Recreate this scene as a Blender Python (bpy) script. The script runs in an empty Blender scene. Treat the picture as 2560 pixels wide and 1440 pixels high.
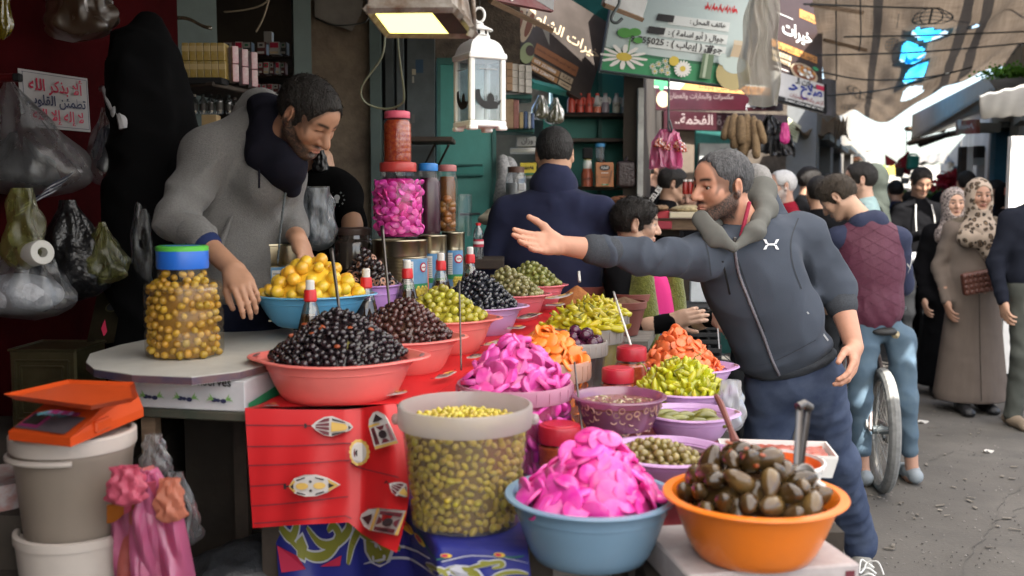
import bpy,math,random
import numpy as np
from mathutils import Matrix,Vector
random.seed(7)
rng=np.random.default_rng(7)
PI=math.pi
arr,sin,cos,BD=np.array,math.sin,math.cos,bpy.data
S=bpy.context.scene
COL=S.collection
# ------------------------------------------------------------------ camera, world, sun, exposure
CAM_H,PITCH,FPX=1.52,math.radians(5.05),2489.0
cd=BD.cameras.new('camera')
cam=BD.objects.new('camera',cd)
COL.objects.link(cam)
cam.location=(0,0,CAM_H)
cam.rotation_euler=(PI/2-PITCH,0,0)
cd.lens,cd.sensor_width=35.0,36.0
cd.clip_end=600
cd.dof.use_dof=True
cd.dof.focus_distance=3.4
cd.dof.aperture_fstop=3.0
S.camera=cam
SUN_EL,SUN_AZ=52.0,152.0 
wd=BD.worlds.new('World')
S.world=wd
wd.use_nodes=True
wn=wd.node_tree.nodes
bg=wn['Background']
sky=wn.new('ShaderNodeTexSky')
sky.sky_type='NISHITA'
sky.sun_disc=False
sky.sun_elevation=math.radians(SUN_EL)
sky.sun_rotation=math.radians(SUN_AZ)
sky.dust_density=2.5
wd.node_tree.links.new(sky.outputs[0],bg.inputs[0])
bg.inputs[1].default_value=0.11
sl=BD.lights.new('sun','SUN')
sl.energy=4.6
sl.angle=math.radians(0.53)
sl.color=(1.0,0.95,0.87)
sun=BD.objects.new('sun',sl)
COL.objects.link(sun)
el,az=math.radians(SUN_EL),math.radians(SUN_AZ)
sdir=Vector((sin(az)*cos(el),cos(az)*cos(el),sin(el)))
sun.rotation_euler=sdir.to_track_quat('Z','Y').to_euler()
S.view_settings.view_transform='Standard'
S.view_settings.look='None'
S.view_settings.exposure=2.08
S.view_settings.gamma=1.0
S.view_settings.use_curve_mapping=False
S.render.engine='CYCLES'
S.cycles.max_bounces=7
S.cycles.diffuse_bounces=4
S.cycles.glossy_bounces=3
S.cycles.transmission_bounces=5
S.cycles.transparent_max_bounces=16
S.cycles.caustics_reflective=False
S.cycles.caustics_refractive=False
S.cycles.sample_clamp_indirect=6.0
S.cycles.use_denoising=True
# ------------------------------------------------------------------ helpers
cp,sp=cos(PITCH),sin(PITCH)
def P(px,py,d):
 """a point of the place seen at that spot of the 2560 wide photograph, d metres in front of the camera"""
 a,b=(px-1280)/FPX,-(py-720)/FPX
 return arr([a*d,d*(cp+b*sp),CAM_H+d*(-sp+b*cp)])
def PZ(px,py,z):
 b=-(py-720)/FPX
 return P(px,py,(z-CAM_H)/(-sp+b*cp))
def unit(v):
 v=np.asarray(v,float)
 return v/(np.linalg.norm(v)+1e-12)
def frame_z(z,x=(1,0,0)):
 z=unit(z);x=np.asarray(x,float)
 if abs(np.dot(z,unit(x)))>.98:x=arr([0,1.,0])
 y=unit(np.cross(z,x));x=np.cross(y,z)
 return np.column_stack([x,y,z])
def rotz(a):
 c,s=cos(a),sin(a)
 return arr([[c,-s,0],[s,c,0],[0,0,1.]])
def rotx(a):
 c,s=cos(a),sin(a)
 return arr([[1.,0,0],[0,c,-s],[0,s,c]])
def roty(a):
 c,s=cos(a),sin(a)
 return arr([[c,0,s],[0,1.,0],[-s,0,c]])
class G:
 """collects geometry for one mesh"""
 def __init__(s):s.v,s.f,s.n=[],[],0
 def add(s,V,F):
  V=np.asarray(V,float)
  s.v.append(V)
  n=s.n
  if isinstance(F,np.ndarray):s.f.extend((F+n).tolist())
  else:s.f.extend([tuple(i+n for i in f)for f in F])
  s.n+=len(V)
  return s
 def V(s):return np.concatenate(s.v)if s.v else np.zeros((0,3))
 def box(s,c,half,R=None):
  hx,hy,hz=half
  V=arr([(x,y,z)for x in(-hx,hx)for y in(-hy,hy)for z in(-hz,hz)])
  if R is not None:V=V@np.asarray(R).T
  return s.add(V+np.asarray(c),[(0,1,3,2),(4,6,7,5),(0,4,5,1),(2,3,7,6),(0,2,6,4),(1,5,7,3)])
 def rbox(s,c,half,R=None,b=.004):
  """box with chamfered edges"""
  hx,hy,hz=half
  b=min(b,hx*.9,hy*.9,hz*.9)
  V,idx=[],{}
  for sx in(-1,1):
   for sy in(-1,1):
    for sz in(-1,1):
     for a,q in enumerate(((0,b,b),(b,0,b),(b,b,0))):
      idx[(sx,sy,sz,a)]=len(V)
      V.append((sx*(hx-q[0]),sy*(hy-q[1]),sz*(hz-q[2])))
  F=[]
  for a in range(3):
   u,w=[i for i in range(3)if i!=a]
   for sg in(-1,1):
    q=[]
    for su,sw in((-1,-1),(1,-1),(1,1),(-1,1)):
     k=[0,0,0];k[a]=sg;k[u]=su;k[w]=sw
     q.append(idx[(*k,a)])
    F.append(tuple(q))
  for a in range(3):
   u,w=[i for i in range(3)if i!=a]
   for su in(-1,1):
    for sw in(-1,1):
     k=[0,0,0];k[u]=su;k[w]=sw
     k1=list(k);k2=list(k);k1[a]=-1;k2[a]=1
     F.append((idx[(*k1,u)],idx[(*k2,u)],idx[(*k2,w)],idx[(*k1,w)]))
  for sx in(-1,1):
   for sy in(-1,1):
    for sz in(-1,1):
     F.append(tuple(idx[(sx,sy,sz,a)]for a in range(3)))
  V=arr(V)
  if R is not None:V=V@np.asarray(R).T
  return s.add(V+np.asarray(c),F)
 def tube(s,pts,r,n=8,cap=True):
  pts=[np.asarray(p,float)for p in pts]
  m=len(pts)
  rr=r if hasattr(r,'__len__')else[r]*m
  V,F=[],[]
  R=None
  for i in range(m):
   t=unit(pts[min(i+1,m-1)]-pts[max(i-1,0)])
   if R is None:R=frame_z(t)
   else:
    x=R[:,0]-t*np.dot(R[:,0],t)
    R=frame_z(t,x)
   for j in range(n):
    a=2*PI*j/n
    V.append(pts[i]+rr[i]*(cos(a)*R[:,0]+sin(a)*R[:,1]))
  for i in range(m-1):
   for j in range(n):
    k=(j+1)%n
    F.append((i*n+j,i*n+k,(i+1)*n+k,(i+1)*n+j))
  if cap:
   F.append(tuple(range(n-1,-1,-1)));F.append(tuple((m-1)*n+j for j in range(n)))
  return s.add(V,F)
 def lathe(s,prof,c=(0,0,0),n=32,R=None,sx=1.,sy=1.,cap0=False,cap1=False,fn=None):
  V,F=[],[]
  m=len(prof)
  for r,z in prof:
   for j in range(n):
    a=2*PI*j/n
    q=1.0 if fn is None else fn(a,r,z)
    V.append((r*q*cos(a)*sx,r*q*sin(a)*sy,z))
  for i in range(m-1):
   for j in range(n):
    k=(j+1)%n
    F.append((i*n+j,i*n+k,(i+1)*n+k,(i+1)*n+j))
  if cap0:F.append(tuple(range(n-1,-1,-1)))
  if cap1:F.append(tuple((m-1)*n+j for j in range(n)))
  V=arr(V)
  if R is not None:V=V@np.asarray(R).T
  return s.add(V+np.asarray(c),F)
 def ell(s,c,r,R=None,n=10,m=7):
  V=[(0,0,-1.)]
  for i in range(1,m):
   t=-PI/2+PI*i/m
   for j in range(n):
    a=2*PI*j/n
    V.append((cos(t)*cos(a),cos(t)*sin(a),sin(t)))
  V.append((0,0,1.))
  F=[]
  for j in range(n):
   k=(j+1)%n
   F.append((0,1+k,1+j))
   F.append((len(V)-1,1+(m-2)*n+j,1+(m-2)*n+k))
  for i in range(m-2):
   for j in range(n):
    k=(j+1)%n
    F.append((1+i*n+j,1+i*n+k,1+(i+1)*n+k,1+(i+1)*n+j))
  V=arr(V)*np.asarray(r)
  if R is not None:V=V@np.asarray(R).T
  return s.add(V+np.asarray(c),F)
 def sheet(s,fn,nu,nv,thick=0.0):
  """grid surface fn(u,v)->xyz"""
  V=arr([fn(i/nu,j/nv)for j in range(nv+1)for i in range(nu+1)],float)
  w=nu+1
  F=[(j*w+i,j*w+i+1,(j+1)*w+i+1,(j+1)*w+i)for j in range(nv)for i in range(nu)]
  if not thick:return s.add(V,F)
  A=V.reshape(nv+1,nu+1,3)
  du=np.gradient(A,axis=1);dv=np.gradient(A,axis=0)
  N=np.cross(du,dv);N/=(np.linalg.norm(N,axis=2,keepdims=True)+1e-12)
  B=(A-N*thick).reshape(-1,3)
  o=len(V)
  F2=F+[tuple(reversed([q+o for q in f]))for f in F]
  for i in range(nu):
   F2.append((i+1,i,i+o,i+1+o))
   a=nv*w+i
   F2.append((a,a+1,a+1+o,a+o))
  for j in range(nv):
   a,b=j*w,(j+1)*w
   F2.append((a,b,b+o,a+o))
   a,b=a+nu,b+nu
   F2.append((b,a,a+o,b+o))
  return s.add(np.concatenate([V,B]),F2)
 def prism(s,poly,o,ux,uy,t):
  """flat polygon in the plane (o; ux, uy) made t thick against its normal"""
  o,ux,uy=(np.asarray(q,float)for q in(o,ux,uy))
  n=unit(np.cross(ux,uy))
  A=[o+ux*a+uy*b for a,b in poly]
  B=[q-n*t for q in A]
  m=len(A)
  F=[tuple(range(m)),tuple(reversed(range(m,2*m)))]
  F+=[(i,i+m,(i+1)%m+m,(i+1)%m)for i in range(m)]
  return s.add(A+B,F)
def mk(name,V,F,m=None,smooth=True):
 me=BD.meshes.new(name)
 V=np.asarray(V,np.float32)
 if isinstance(F,np.ndarray):
  nf,k=F.shape
  me.vertices.add(len(V));me.vertices.foreach_set('co',V.ravel())
  me.loops.add(nf*k);me.loops.foreach_set('vertex_index',F.ravel().astype(np.int32))
  me.polygons.add(nf)
  me.polygons.foreach_set('loop_start',np.arange(0,nf*k,k,dtype=np.int32))
  me.update(calc_edges=True)
 else:
  me.from_pydata(V.tolist(),[],F)
  me.update()
 if m is not None:me.materials.append(m)
 if smooth is True:me.polygons.foreach_set('use_smooth',np.ones(len(me.polygons),bool))
 elif smooth:
  me.polygons.foreach_set('use_smooth',np.ones(len(me.polygons),bool))
  me.set_sharp_from_angle(angle=math.radians(smooth))
 return me
def link(name,data):
 o=BD.objects.new(name,data);COL.objects.link(o);return o
def tag(o,label=None,cat=None,group=None,kind=None):
 if label:o['label']=label
 if cat:o['category']=cat
 if group:o['group']=group
 if kind:o['kind']=kind
 return o
def empty(name,loc,label,cat,group=None):
 o=link(name,None);o.location=[float(q)for q in loc];o.empty_display_size=.05
 return tag(o,label,cat,group)
def child(root,name,g,m,smooth=40,label=None,kind=None):
 """a part of root; its geometry is given in world coordinates (root unrotated)"""
 V,F=(g.V(),g.f)if isinstance(g,G)else g
 off=np.zeros(3);r=root
 while r is not None:
  off+=arr(r.location);r=r.parent
 me=mk(name,np.asarray(V)-off,F,m,smooth)
 o=link(name,me);o.parent=root
 if label:o['label']=label
 if kind:o['kind']=kind
 return o
def single(name,g,m,label,cat,group=None,kind=None,smooth=40,loc=None):
 V,F=(g.V(),g.f)if isinstance(g,G)else g
 V=np.asarray(V)
 if loc is None:
  loc=arr([(V[:,0].min()+V[:,0].max())/2,(V[:,1].min()+V[:,1].max())/2,V[:,2].min()])
 o=link(name,mk(name,V-np.asarray(loc),F,m,smooth));o.location=[float(q)for q in loc]
 return tag(o,label,cat,group,kind)
def structure(name,g,m,smooth=40):
 o=single(name,g,m,None,None,kind='structure',smooth=smooth);return o
def put(name,me,loc,R=None,label=None,cat=None,group=None,s=1.0,parent=None,kind=None):
 o=BD.objects.new(name,me);COL.objects.link(o)
 M=np.eye(4)
 if R is not None:M[:3,:3]=R
 M[:3,:3]=M[:3,:3]*s
 M[:3,3]=loc
 o.matrix_world=Matrix(M.tolist())
 if parent is not None:o.parent=parent;o.matrix_parent_inverse=parent.matrix_world.inverted()if False else Matrix.Translation(-Vector(parent.location))
 return tag(o,label,cat,group,kind)
def copy_tree(o,delta,label=None,parent=None):
 c=o.copy();COL.objects.link(c)
 if parent is not None:c.parent=parent
 else:
  c.location=Vector(o.location)+Vector([float(q)for q in delta])
  if label:c['label']=label
 for ch in[q for q in o.children]:copy_tree(ch,None,None,c)
 return c
# ------------------------------------------------------------------ materials
MATS={}
def mat(name,col=(.5,.5,.5),rough=.6,metal=0.,spec=.4,var=None,bump=None,vary=0.,alpha=None,coat=0.,sheen=0.,sss=0.,transl=0.,attr=None,emit=None,col2=None,bumpdist=.002,stretch=None,hue=0.,fold=None):
 """var=(scale, amount) noise on the colour towards col2; bump=(scale, strength); vary = per object brightness spread; transl = share of light let through"""
 if name in MATS:return MATS[name]
 m=BD.materials.new(name);m.use_nodes=True
 nt=m.node_tree;N=nt.nodes;L=nt.links.new
 b=N['Principled BSDF']
 b.inputs['Roughness'].default_value=rough
 b.inputs['Metallic'].default_value=metal
 b.inputs['Specular IOR Level'].default_value=spec
 b.inputs['Coat Weight'].default_value=coat
 b.inputs['Sheen Weight'].default_value=sheen
 if sss:
  b.inputs['Subsurface Weight'].default_value=sss
  b.inputs['Subsurface Radius'].default_value=(.012,.004,.002)
  b.inputs['Subsurface Scale'].default_value=1.0
 c4=(*col,1)
 out=None
 tc=N.new('ShaderNodeTexCoord')
 vec=tc.outputs['Object']
 if stretch:
  mp=N.new('ShaderNodeMapping');mp.inputs['Scale'].default_value=stretch
  L(vec,mp.inputs[0]);vec=mp.outputs[0]
 if attr:
  a=N.new('ShaderNodeAttribute');a.attribute_name=attr;out=a.outputs['Color']
 if var:
  n=N.new('ShaderNodeTexNoise');n.inputs['Scale'].default_value=var[0];n.inputs['Detail'].default_value=5;n.inputs['Roughness'].default_value=.62
  L(vec,n.inputs['Vector'])
  mx=N.new('ShaderNodeMix');mx.data_type='RGBA'
  rp=N.new('ShaderNodeMapRange');rp.inputs[1].default_value=.35;rp.inputs[2].default_value=.68;rp.inputs[4].default_value=var[1]
  L(n.outputs['Fac'],rp.inputs[0]);L(rp.outputs[0],mx.inputs['Factor'])
  if out is None:mx.inputs['A'].default_value=c4
  else:L(out,mx.inputs['A'])
  mx.inputs['B'].default_value=(*(col2 or tuple(q*.35 for q in col)),1)
  out=mx.outputs['Result']
 if vary or hue:
  oi=N.new('ShaderNodeObjectInfo')
  hs=N.new('ShaderNodeHueSaturation')
  if out is None:hs.inputs['Color'].default_value=c4
  else:L(out,hs.inputs['Color'])
  r2=N.new('ShaderNodeMapRange');r2.inputs[3].default_value=1-vary;r2.inputs[4].default_value=1+vary
  L(oi.outputs['Random'],r2.inputs[0]);L(r2.outputs[0],hs.inputs['Value'])
  if hue:
   w=N.new('ShaderNodeMath');w.operation='MULTIPLY';w.inputs[1].default_value=7.31;L(oi.outputs['Random'],w.inputs[0])
   w2=N.new('ShaderNodeMath');w2.operation='FRACT';L(w.outputs[0],w2.inputs[0])
   r3=N.new('ShaderNodeMapRange');r3.inputs[3].default_value=.5-hue;r3.inputs[4].default_value=.5+hue
   L(w2.outputs[0],r3.inputs[0]);L(r3.outputs[0],hs.inputs['Hue'])
  out=hs.outputs[0]
 if out is None:b.inputs['Base Color'].default_value=c4
 else:L(out,b.inputs['Base Color'])
 if bump:
  n=N.new('ShaderNodeTexNoise');n.inputs['Scale'].default_value=bump[0];n.inputs['Detail'].default_value=4
  L(vec,n.inputs['Vector'])
  bp=N.new('ShaderNodeBump');bp.inputs['Strength'].default_value=bump[1];bp.inputs['Distance'].default_value=bumpdist
  L(n.outputs['Fac'],bp.inputs['Height']);L(bp.outputs[0],b.inputs['Normal'])
  if fold:
   n=N.new('ShaderNodeTexNoise');n.noise_type='RIDGED_MULTIFRACTAL';n.inputs['Scale'].default_value=fold[0];n.inputs['Detail'].default_value=2.5;n.inputs['Distortion'].default_value=.4
   L(tc.outputs['Object'],n.inputs['Vector']);b2=N.new('ShaderNodeBump');b2.inputs['Strength'].default_value=fold[1];b2.inputs['Distance'].default_value=.035
   L(n.outputs['Fac'],b2.inputs['Height']);L(b2.outputs[0],bp.inputs['Normal'])
 if emit:
  b.inputs['Emission Color'].default_value=(*emit[:3],1);b.inputs['Emission Strength'].default_value=emit[3]
 o=N['Material Output']
 if transl:
  t=N.new('ShaderNodeBsdfTranslucent')
  if out is None:t.inputs['Color'].default_value=c4
  else:L(out,t.inputs['Color'])
  ms=N.new('ShaderNodeMixShader');ms.inputs[0].default_value=transl
  L(b.outputs[0],ms.inputs[1]);L(t.outputs[0],ms.inputs[2]);L(ms.outputs[0],o.inputs[0])
 MATS[name]=m
 return m
def clear(name,tint=(1,1,1),haze=.12,rough=.12,col=(.8,.8,.8),gloss=.10,crinkle=None):
 """thin clear or milky plastic: see-through, with a gloss at grazing angles and a little milk"""
 if name in MATS:return MATS[name]
 m=BD.materials.new(name);m.use_nodes=True
 nt=m.node_tree;N=nt.nodes;L=nt.links.new
 N.remove(N['Principled BSDF'])
 tr=N.new('ShaderNodeBsdfTransparent');tr.inputs[0].default_value=(*tint,1)
 df=N.new('ShaderNodeBsdfDiffuse');df.inputs[0].default_value=(*col,1)
 tl=N.new('ShaderNodeBsdfTranslucent');tl.inputs[0].default_value=(*col,1)
 dd=N.new('ShaderNodeMixShader');dd.inputs[0].default_value=.5
 L(df.outputs[0],dd.inputs[1]);L(tl.outputs[0],dd.inputs[2])
 gl=N.new('ShaderNodeBsdfAnisotropic')if False else N.new('ShaderNodeBsdfGlossy')
 gl.inputs['Roughness'].default_value=rough
 m1=N.new('ShaderNodeMixShader');m1.inputs[0].default_value=haze
 L(tr.outputs[0],m1.inputs[1]);L(dd.outputs[0],m1.inputs[2])
 lw=N.new('ShaderNodeLayerWeight');lw.inputs['Blend'].default_value=.35
 mu=N.new('ShaderNodeMapRange');mu.inputs[3].default_value=gloss*.5;mu.inputs[4].default_value=min(.75,gloss*4)
 L(lw.outputs['Fresnel'],mu.inputs[0])
 m2=N.new('ShaderNodeMixShader')
 L(mu.outputs[0],m2.inputs[0]);L(m1.outputs[0],m2.inputs[1]);L(gl.outputs[0],m2.inputs[2])
 if crinkle:
  tc=N.new('ShaderNodeTexCoord');n=N.new('ShaderNodeTexNoise');n.inputs['Scale'].default_value=crinkle;n.inputs['Detail'].default_value=3
  L(tc.outputs['Object'],n.inputs['Vector'])
  bp=N.new('ShaderNodeBump');bp.inputs['Strength'].default_value=.8;bp.inputs['Distance'].default_value=.006
  L(n.outputs['Fac'],bp.inputs['Height']);L(bp.outputs[0],gl.inputs['Normal']);L(bp.outputs[0],df.inputs['Normal'])
  L(bp.outputs[0],lw.inputs['Normal'])
 L(m2.outputs[0],N['Material Output'].inputs[0])
 MATS[name]=m
 return m
# ------------------------------------------------------------------ Arabic and Latin lettering
_AR={}
def _ar(c,iso,fin,ini=None,med=None):_AR[c]=(iso,fin,ini,med)
for c,i,two in(('\u0621',0xFE80,0),('\u0622',0xFE81,1),('\u0623',0xFE83,1),('\u0624',0xFE85,1),('\u0625',0xFE87,1),('\u0626',0xFE89,2),('\u0627',0xFE8D,1),('\u0628',0xFE8F,2),('\u0629',0xFE93,1),('\u062A',0xFE95,2),('\u062B',0xFE99,2),('\u062C',0xFE9D,2),('\u062D',0xFEA1,2),('\u062E',0xFEA5,2),('\u062F',0xFEA9,1),('\u0630',0xFEAB,1),('\u0631',0xFEAD,1),('\u0632',0xFEAF,1),('\u0633',0xFEB1,2),('\u0634',0xFEB5,2),('\u0635',0xFEB9,2),('\u0636',0xFEBD,2),('\u0637',0xFEC1,2),('\u0638',0xFEC5,2),('\u0639',0xFEC9,2),('\u063A',0xFECD,2),('\u0641',0xFED1,2),('\u0642',0xFED5,2),('\u0643',0xFED9,2),('\u0644',0xFEDD,2),('\u0645',0xFEE1,2),('\u0646',0xFEE5,2),('\u0647',0xFEE9,2),('\u0648',0xFEED,1),('\u0649',0xFEEF,1),('\u064A',0xFEF1,2)):
 if two==0:_ar(c,i,i)
 elif two==1:_ar(c,i,i+1)
 else:_ar(c,i,i+1,i+2,i+3)
_LA={'\u0622':0xFEF5,'\u0623':0xFEF7,'\u0625':0xFEF9,'\u0627':0xFEFB}
def shape_ar(s):
 out=[];i=0;prev=False
 while i<len(s):
  c=s[i]
  if c not in _AR and c!='\u0640':out.append(c);prev=False;i+=1;continue
  if c=='\u0640':out.append(c);prev=True;i+=1;continue
  if c=='\u0644' and i+1<len(s)and s[i+1]in _LA:
   out.append(chr(_LA[s[i+1]]+(1 if prev else 0)));prev=False;i+=2;continue
  nxt=i+1<len(s)and(s[i+1]in _AR or s[i+1]=='\u0640')and s[i+1]!='\u0621'
  iso,fin,ini,med=_AR[c]
  if ini and nxt:out.append(chr(med if prev else ini));prev=True
  else:out.append(chr(fin if prev else iso));prev=bool(ini)and nxt
  i+=1
 import re
 r=''.join(reversed(out))
 r=re.sub(r'[0-9A-Za-z.*\-]+',lambda m:m.group(0)[::-1],r)
 return r.translate(str.maketrans('()[]<>\u00ab\u00bb',')(][><\u00bb\u00ab'))
_TX={}
def text_geo(s,bold=0.0):
 """flat mesh of the words, height of a capital about 1, centred on the origin"""
 key=(s,bold)
 if key in _TX:return _TX[key]
 body=shape_ar(s)if any('\u0600'<=c<='\u06ff' for c in s)else s
 c=BD.curves.new('lettering','FONT');c.body=body;c.resolution_u=2
 c.offset=bold;c.fill_mode='FRONT'
 o=BD.objects.new('lettering',c);COL.objects.link(o)
 dg=bpy.context.evaluated_depsgraph_get()
 me=BD.meshes.new_from_object(o.evaluated_get(dg))
 V=np.zeros(len(me.vertices)*3,np.float32);me.vertices.foreach_get('co',V);V=V.reshape(-1,3)
 F=[tuple(p.vertices)for p in me.polygons]
 BD.objects.remove(o);BD.curves.remove(c);BD.meshes.remove(me)
 V[:,2]=0
 lo,hi=V.min(0),V.max(0)
 V=V-arr([(lo[0]+hi[0])/2,(lo[1]+hi[1])/2,0])
 _TX[key]=(V,F,hi[0]-lo[0],hi[1]-lo[1])
 return _TX[key]
class Panel:
 """a flat board, sheet or sign with print; corners top left, top right, bottom left in the world"""
 def __init__(s,root,name,tl,tr,bl,m,t=.012,smooth=False,build=True):
  s.root=root
  s.o=np.asarray(tl,float);s.ux=np.asarray(tr,float)-s.o;s.uy=np.asarray(bl,float)-s.o
  s.n=unit(np.cross(s.uy,s.ux));s.k=1
  s.w,s.h=np.linalg.norm(s.ux),np.linalg.norm(s.uy)
  if build:
   g=G()
   A=[s.pt(0,0),s.pt(0,1),s.pt(1,1),s.pt(1,0)]
   B=[q-s.n*t for q in A]
   g.add(A+B,[(0,1,2,3),(7,6,5,4),(0,4,5,1),(1,5,6,2),(2,6,7,3),(3,7,4,0)])
   s.ob=child(root,name,g,m,smooth=False)
   s.par=s.ob
 def pt(s,u,v,off=0.):return s.o+s.ux*u+s.uy*v+s.n*off
 def layer(s):
  s.k+=1;return .0012*s.k
 def text(s,txt,u,v,w,m,name='lettering',bold=0.01,hmax=None,parent=None):
  """words centred at (u,v), as wide as the share w of the board"""
  V,F,tw,th=text_geo(txt,bold)
  k=w*s.w/tw
  if hmax and th*k>hmax*s.h:k=hmax*s.h/th
  ex,ey=s.ux/s.w,-s.uy/s.h
  c=s.pt(u,v,s.layer())
  W=c+k*(V[:,:1]*ex+V[:,1:2]*ey)
  return child(parent or s.root,name,(W,F),m,smooth=False)
 def scrawl(s,u,v,w,h,m,seed=1):
  """brush strokes too worn to read"""
  r=np.random.default_rng(seed);Q=[]
  for i in range(5):
   x=u-w/2+w*(i+.1)/5;a=r.uniform(.3,1);t=h*.16
   for j in range(4):
    x0,x1=x+w*.045*j,x+w*.045*(j+1.1);y0,y1=v+h*.3*sin(a*3*j+i),v+h*.3*sin(a*3*(j+1)+i);Q.append([(x0,y0-t),(x0,y0+t),(x1,y1+t),(x1,y1-t)])
   if r.uniform()<.6:Q.append([(x+w*.05,v-h*.5),(x+w*.05,v+h*.1),(x+w*.08,v+h*.1),(x+w*.08,v-h*.5)])
  return s.many(Q,m,'worn_lettering')
 def poly(s,uv,m,name='print',parent=None):
  off=s.layer()
  return child(parent or s.root,name,(arr([s.pt(u,v,off)for u,v in uv]),[tuple(range(len(uv)))[::1]]),m,smooth=False)
 def rect(s,u0,v0,u1,v1,m,name='print',parent=None):
  return s.poly([(u0,v0),(u0,v1),(u1,v1),(u1,v0)],m,name,parent)
 def disc(s,u,v,ru,m,name='print',rv=None,n=20,wob=0.,parent=None):
  rv=rv or ru*s.w/s.h
  return s.poly([(u+ru*(1+wob*sin(5*a))*cos(a),v+rv*(1+wob*sin(5*a))*sin(a))for a in(-2*PI*i/n for i in range(n))],m,name,parent)
 def many(s,polys,m,name='print',parent=None,fan=False):
  kd='stuff' if len(polys)>1 else None
  """several printed shapes as one print"""
  off=s.layer();V,F=[],[]
  for uv in polys:
   F.append(tuple(range(len(V),len(V)+len(uv))));V+=[s.pt(u,v,off)for u,v in uv]
  return child(parent or s.root,name,(arr(V),F),m,smooth=False,kind=kd)
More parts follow.
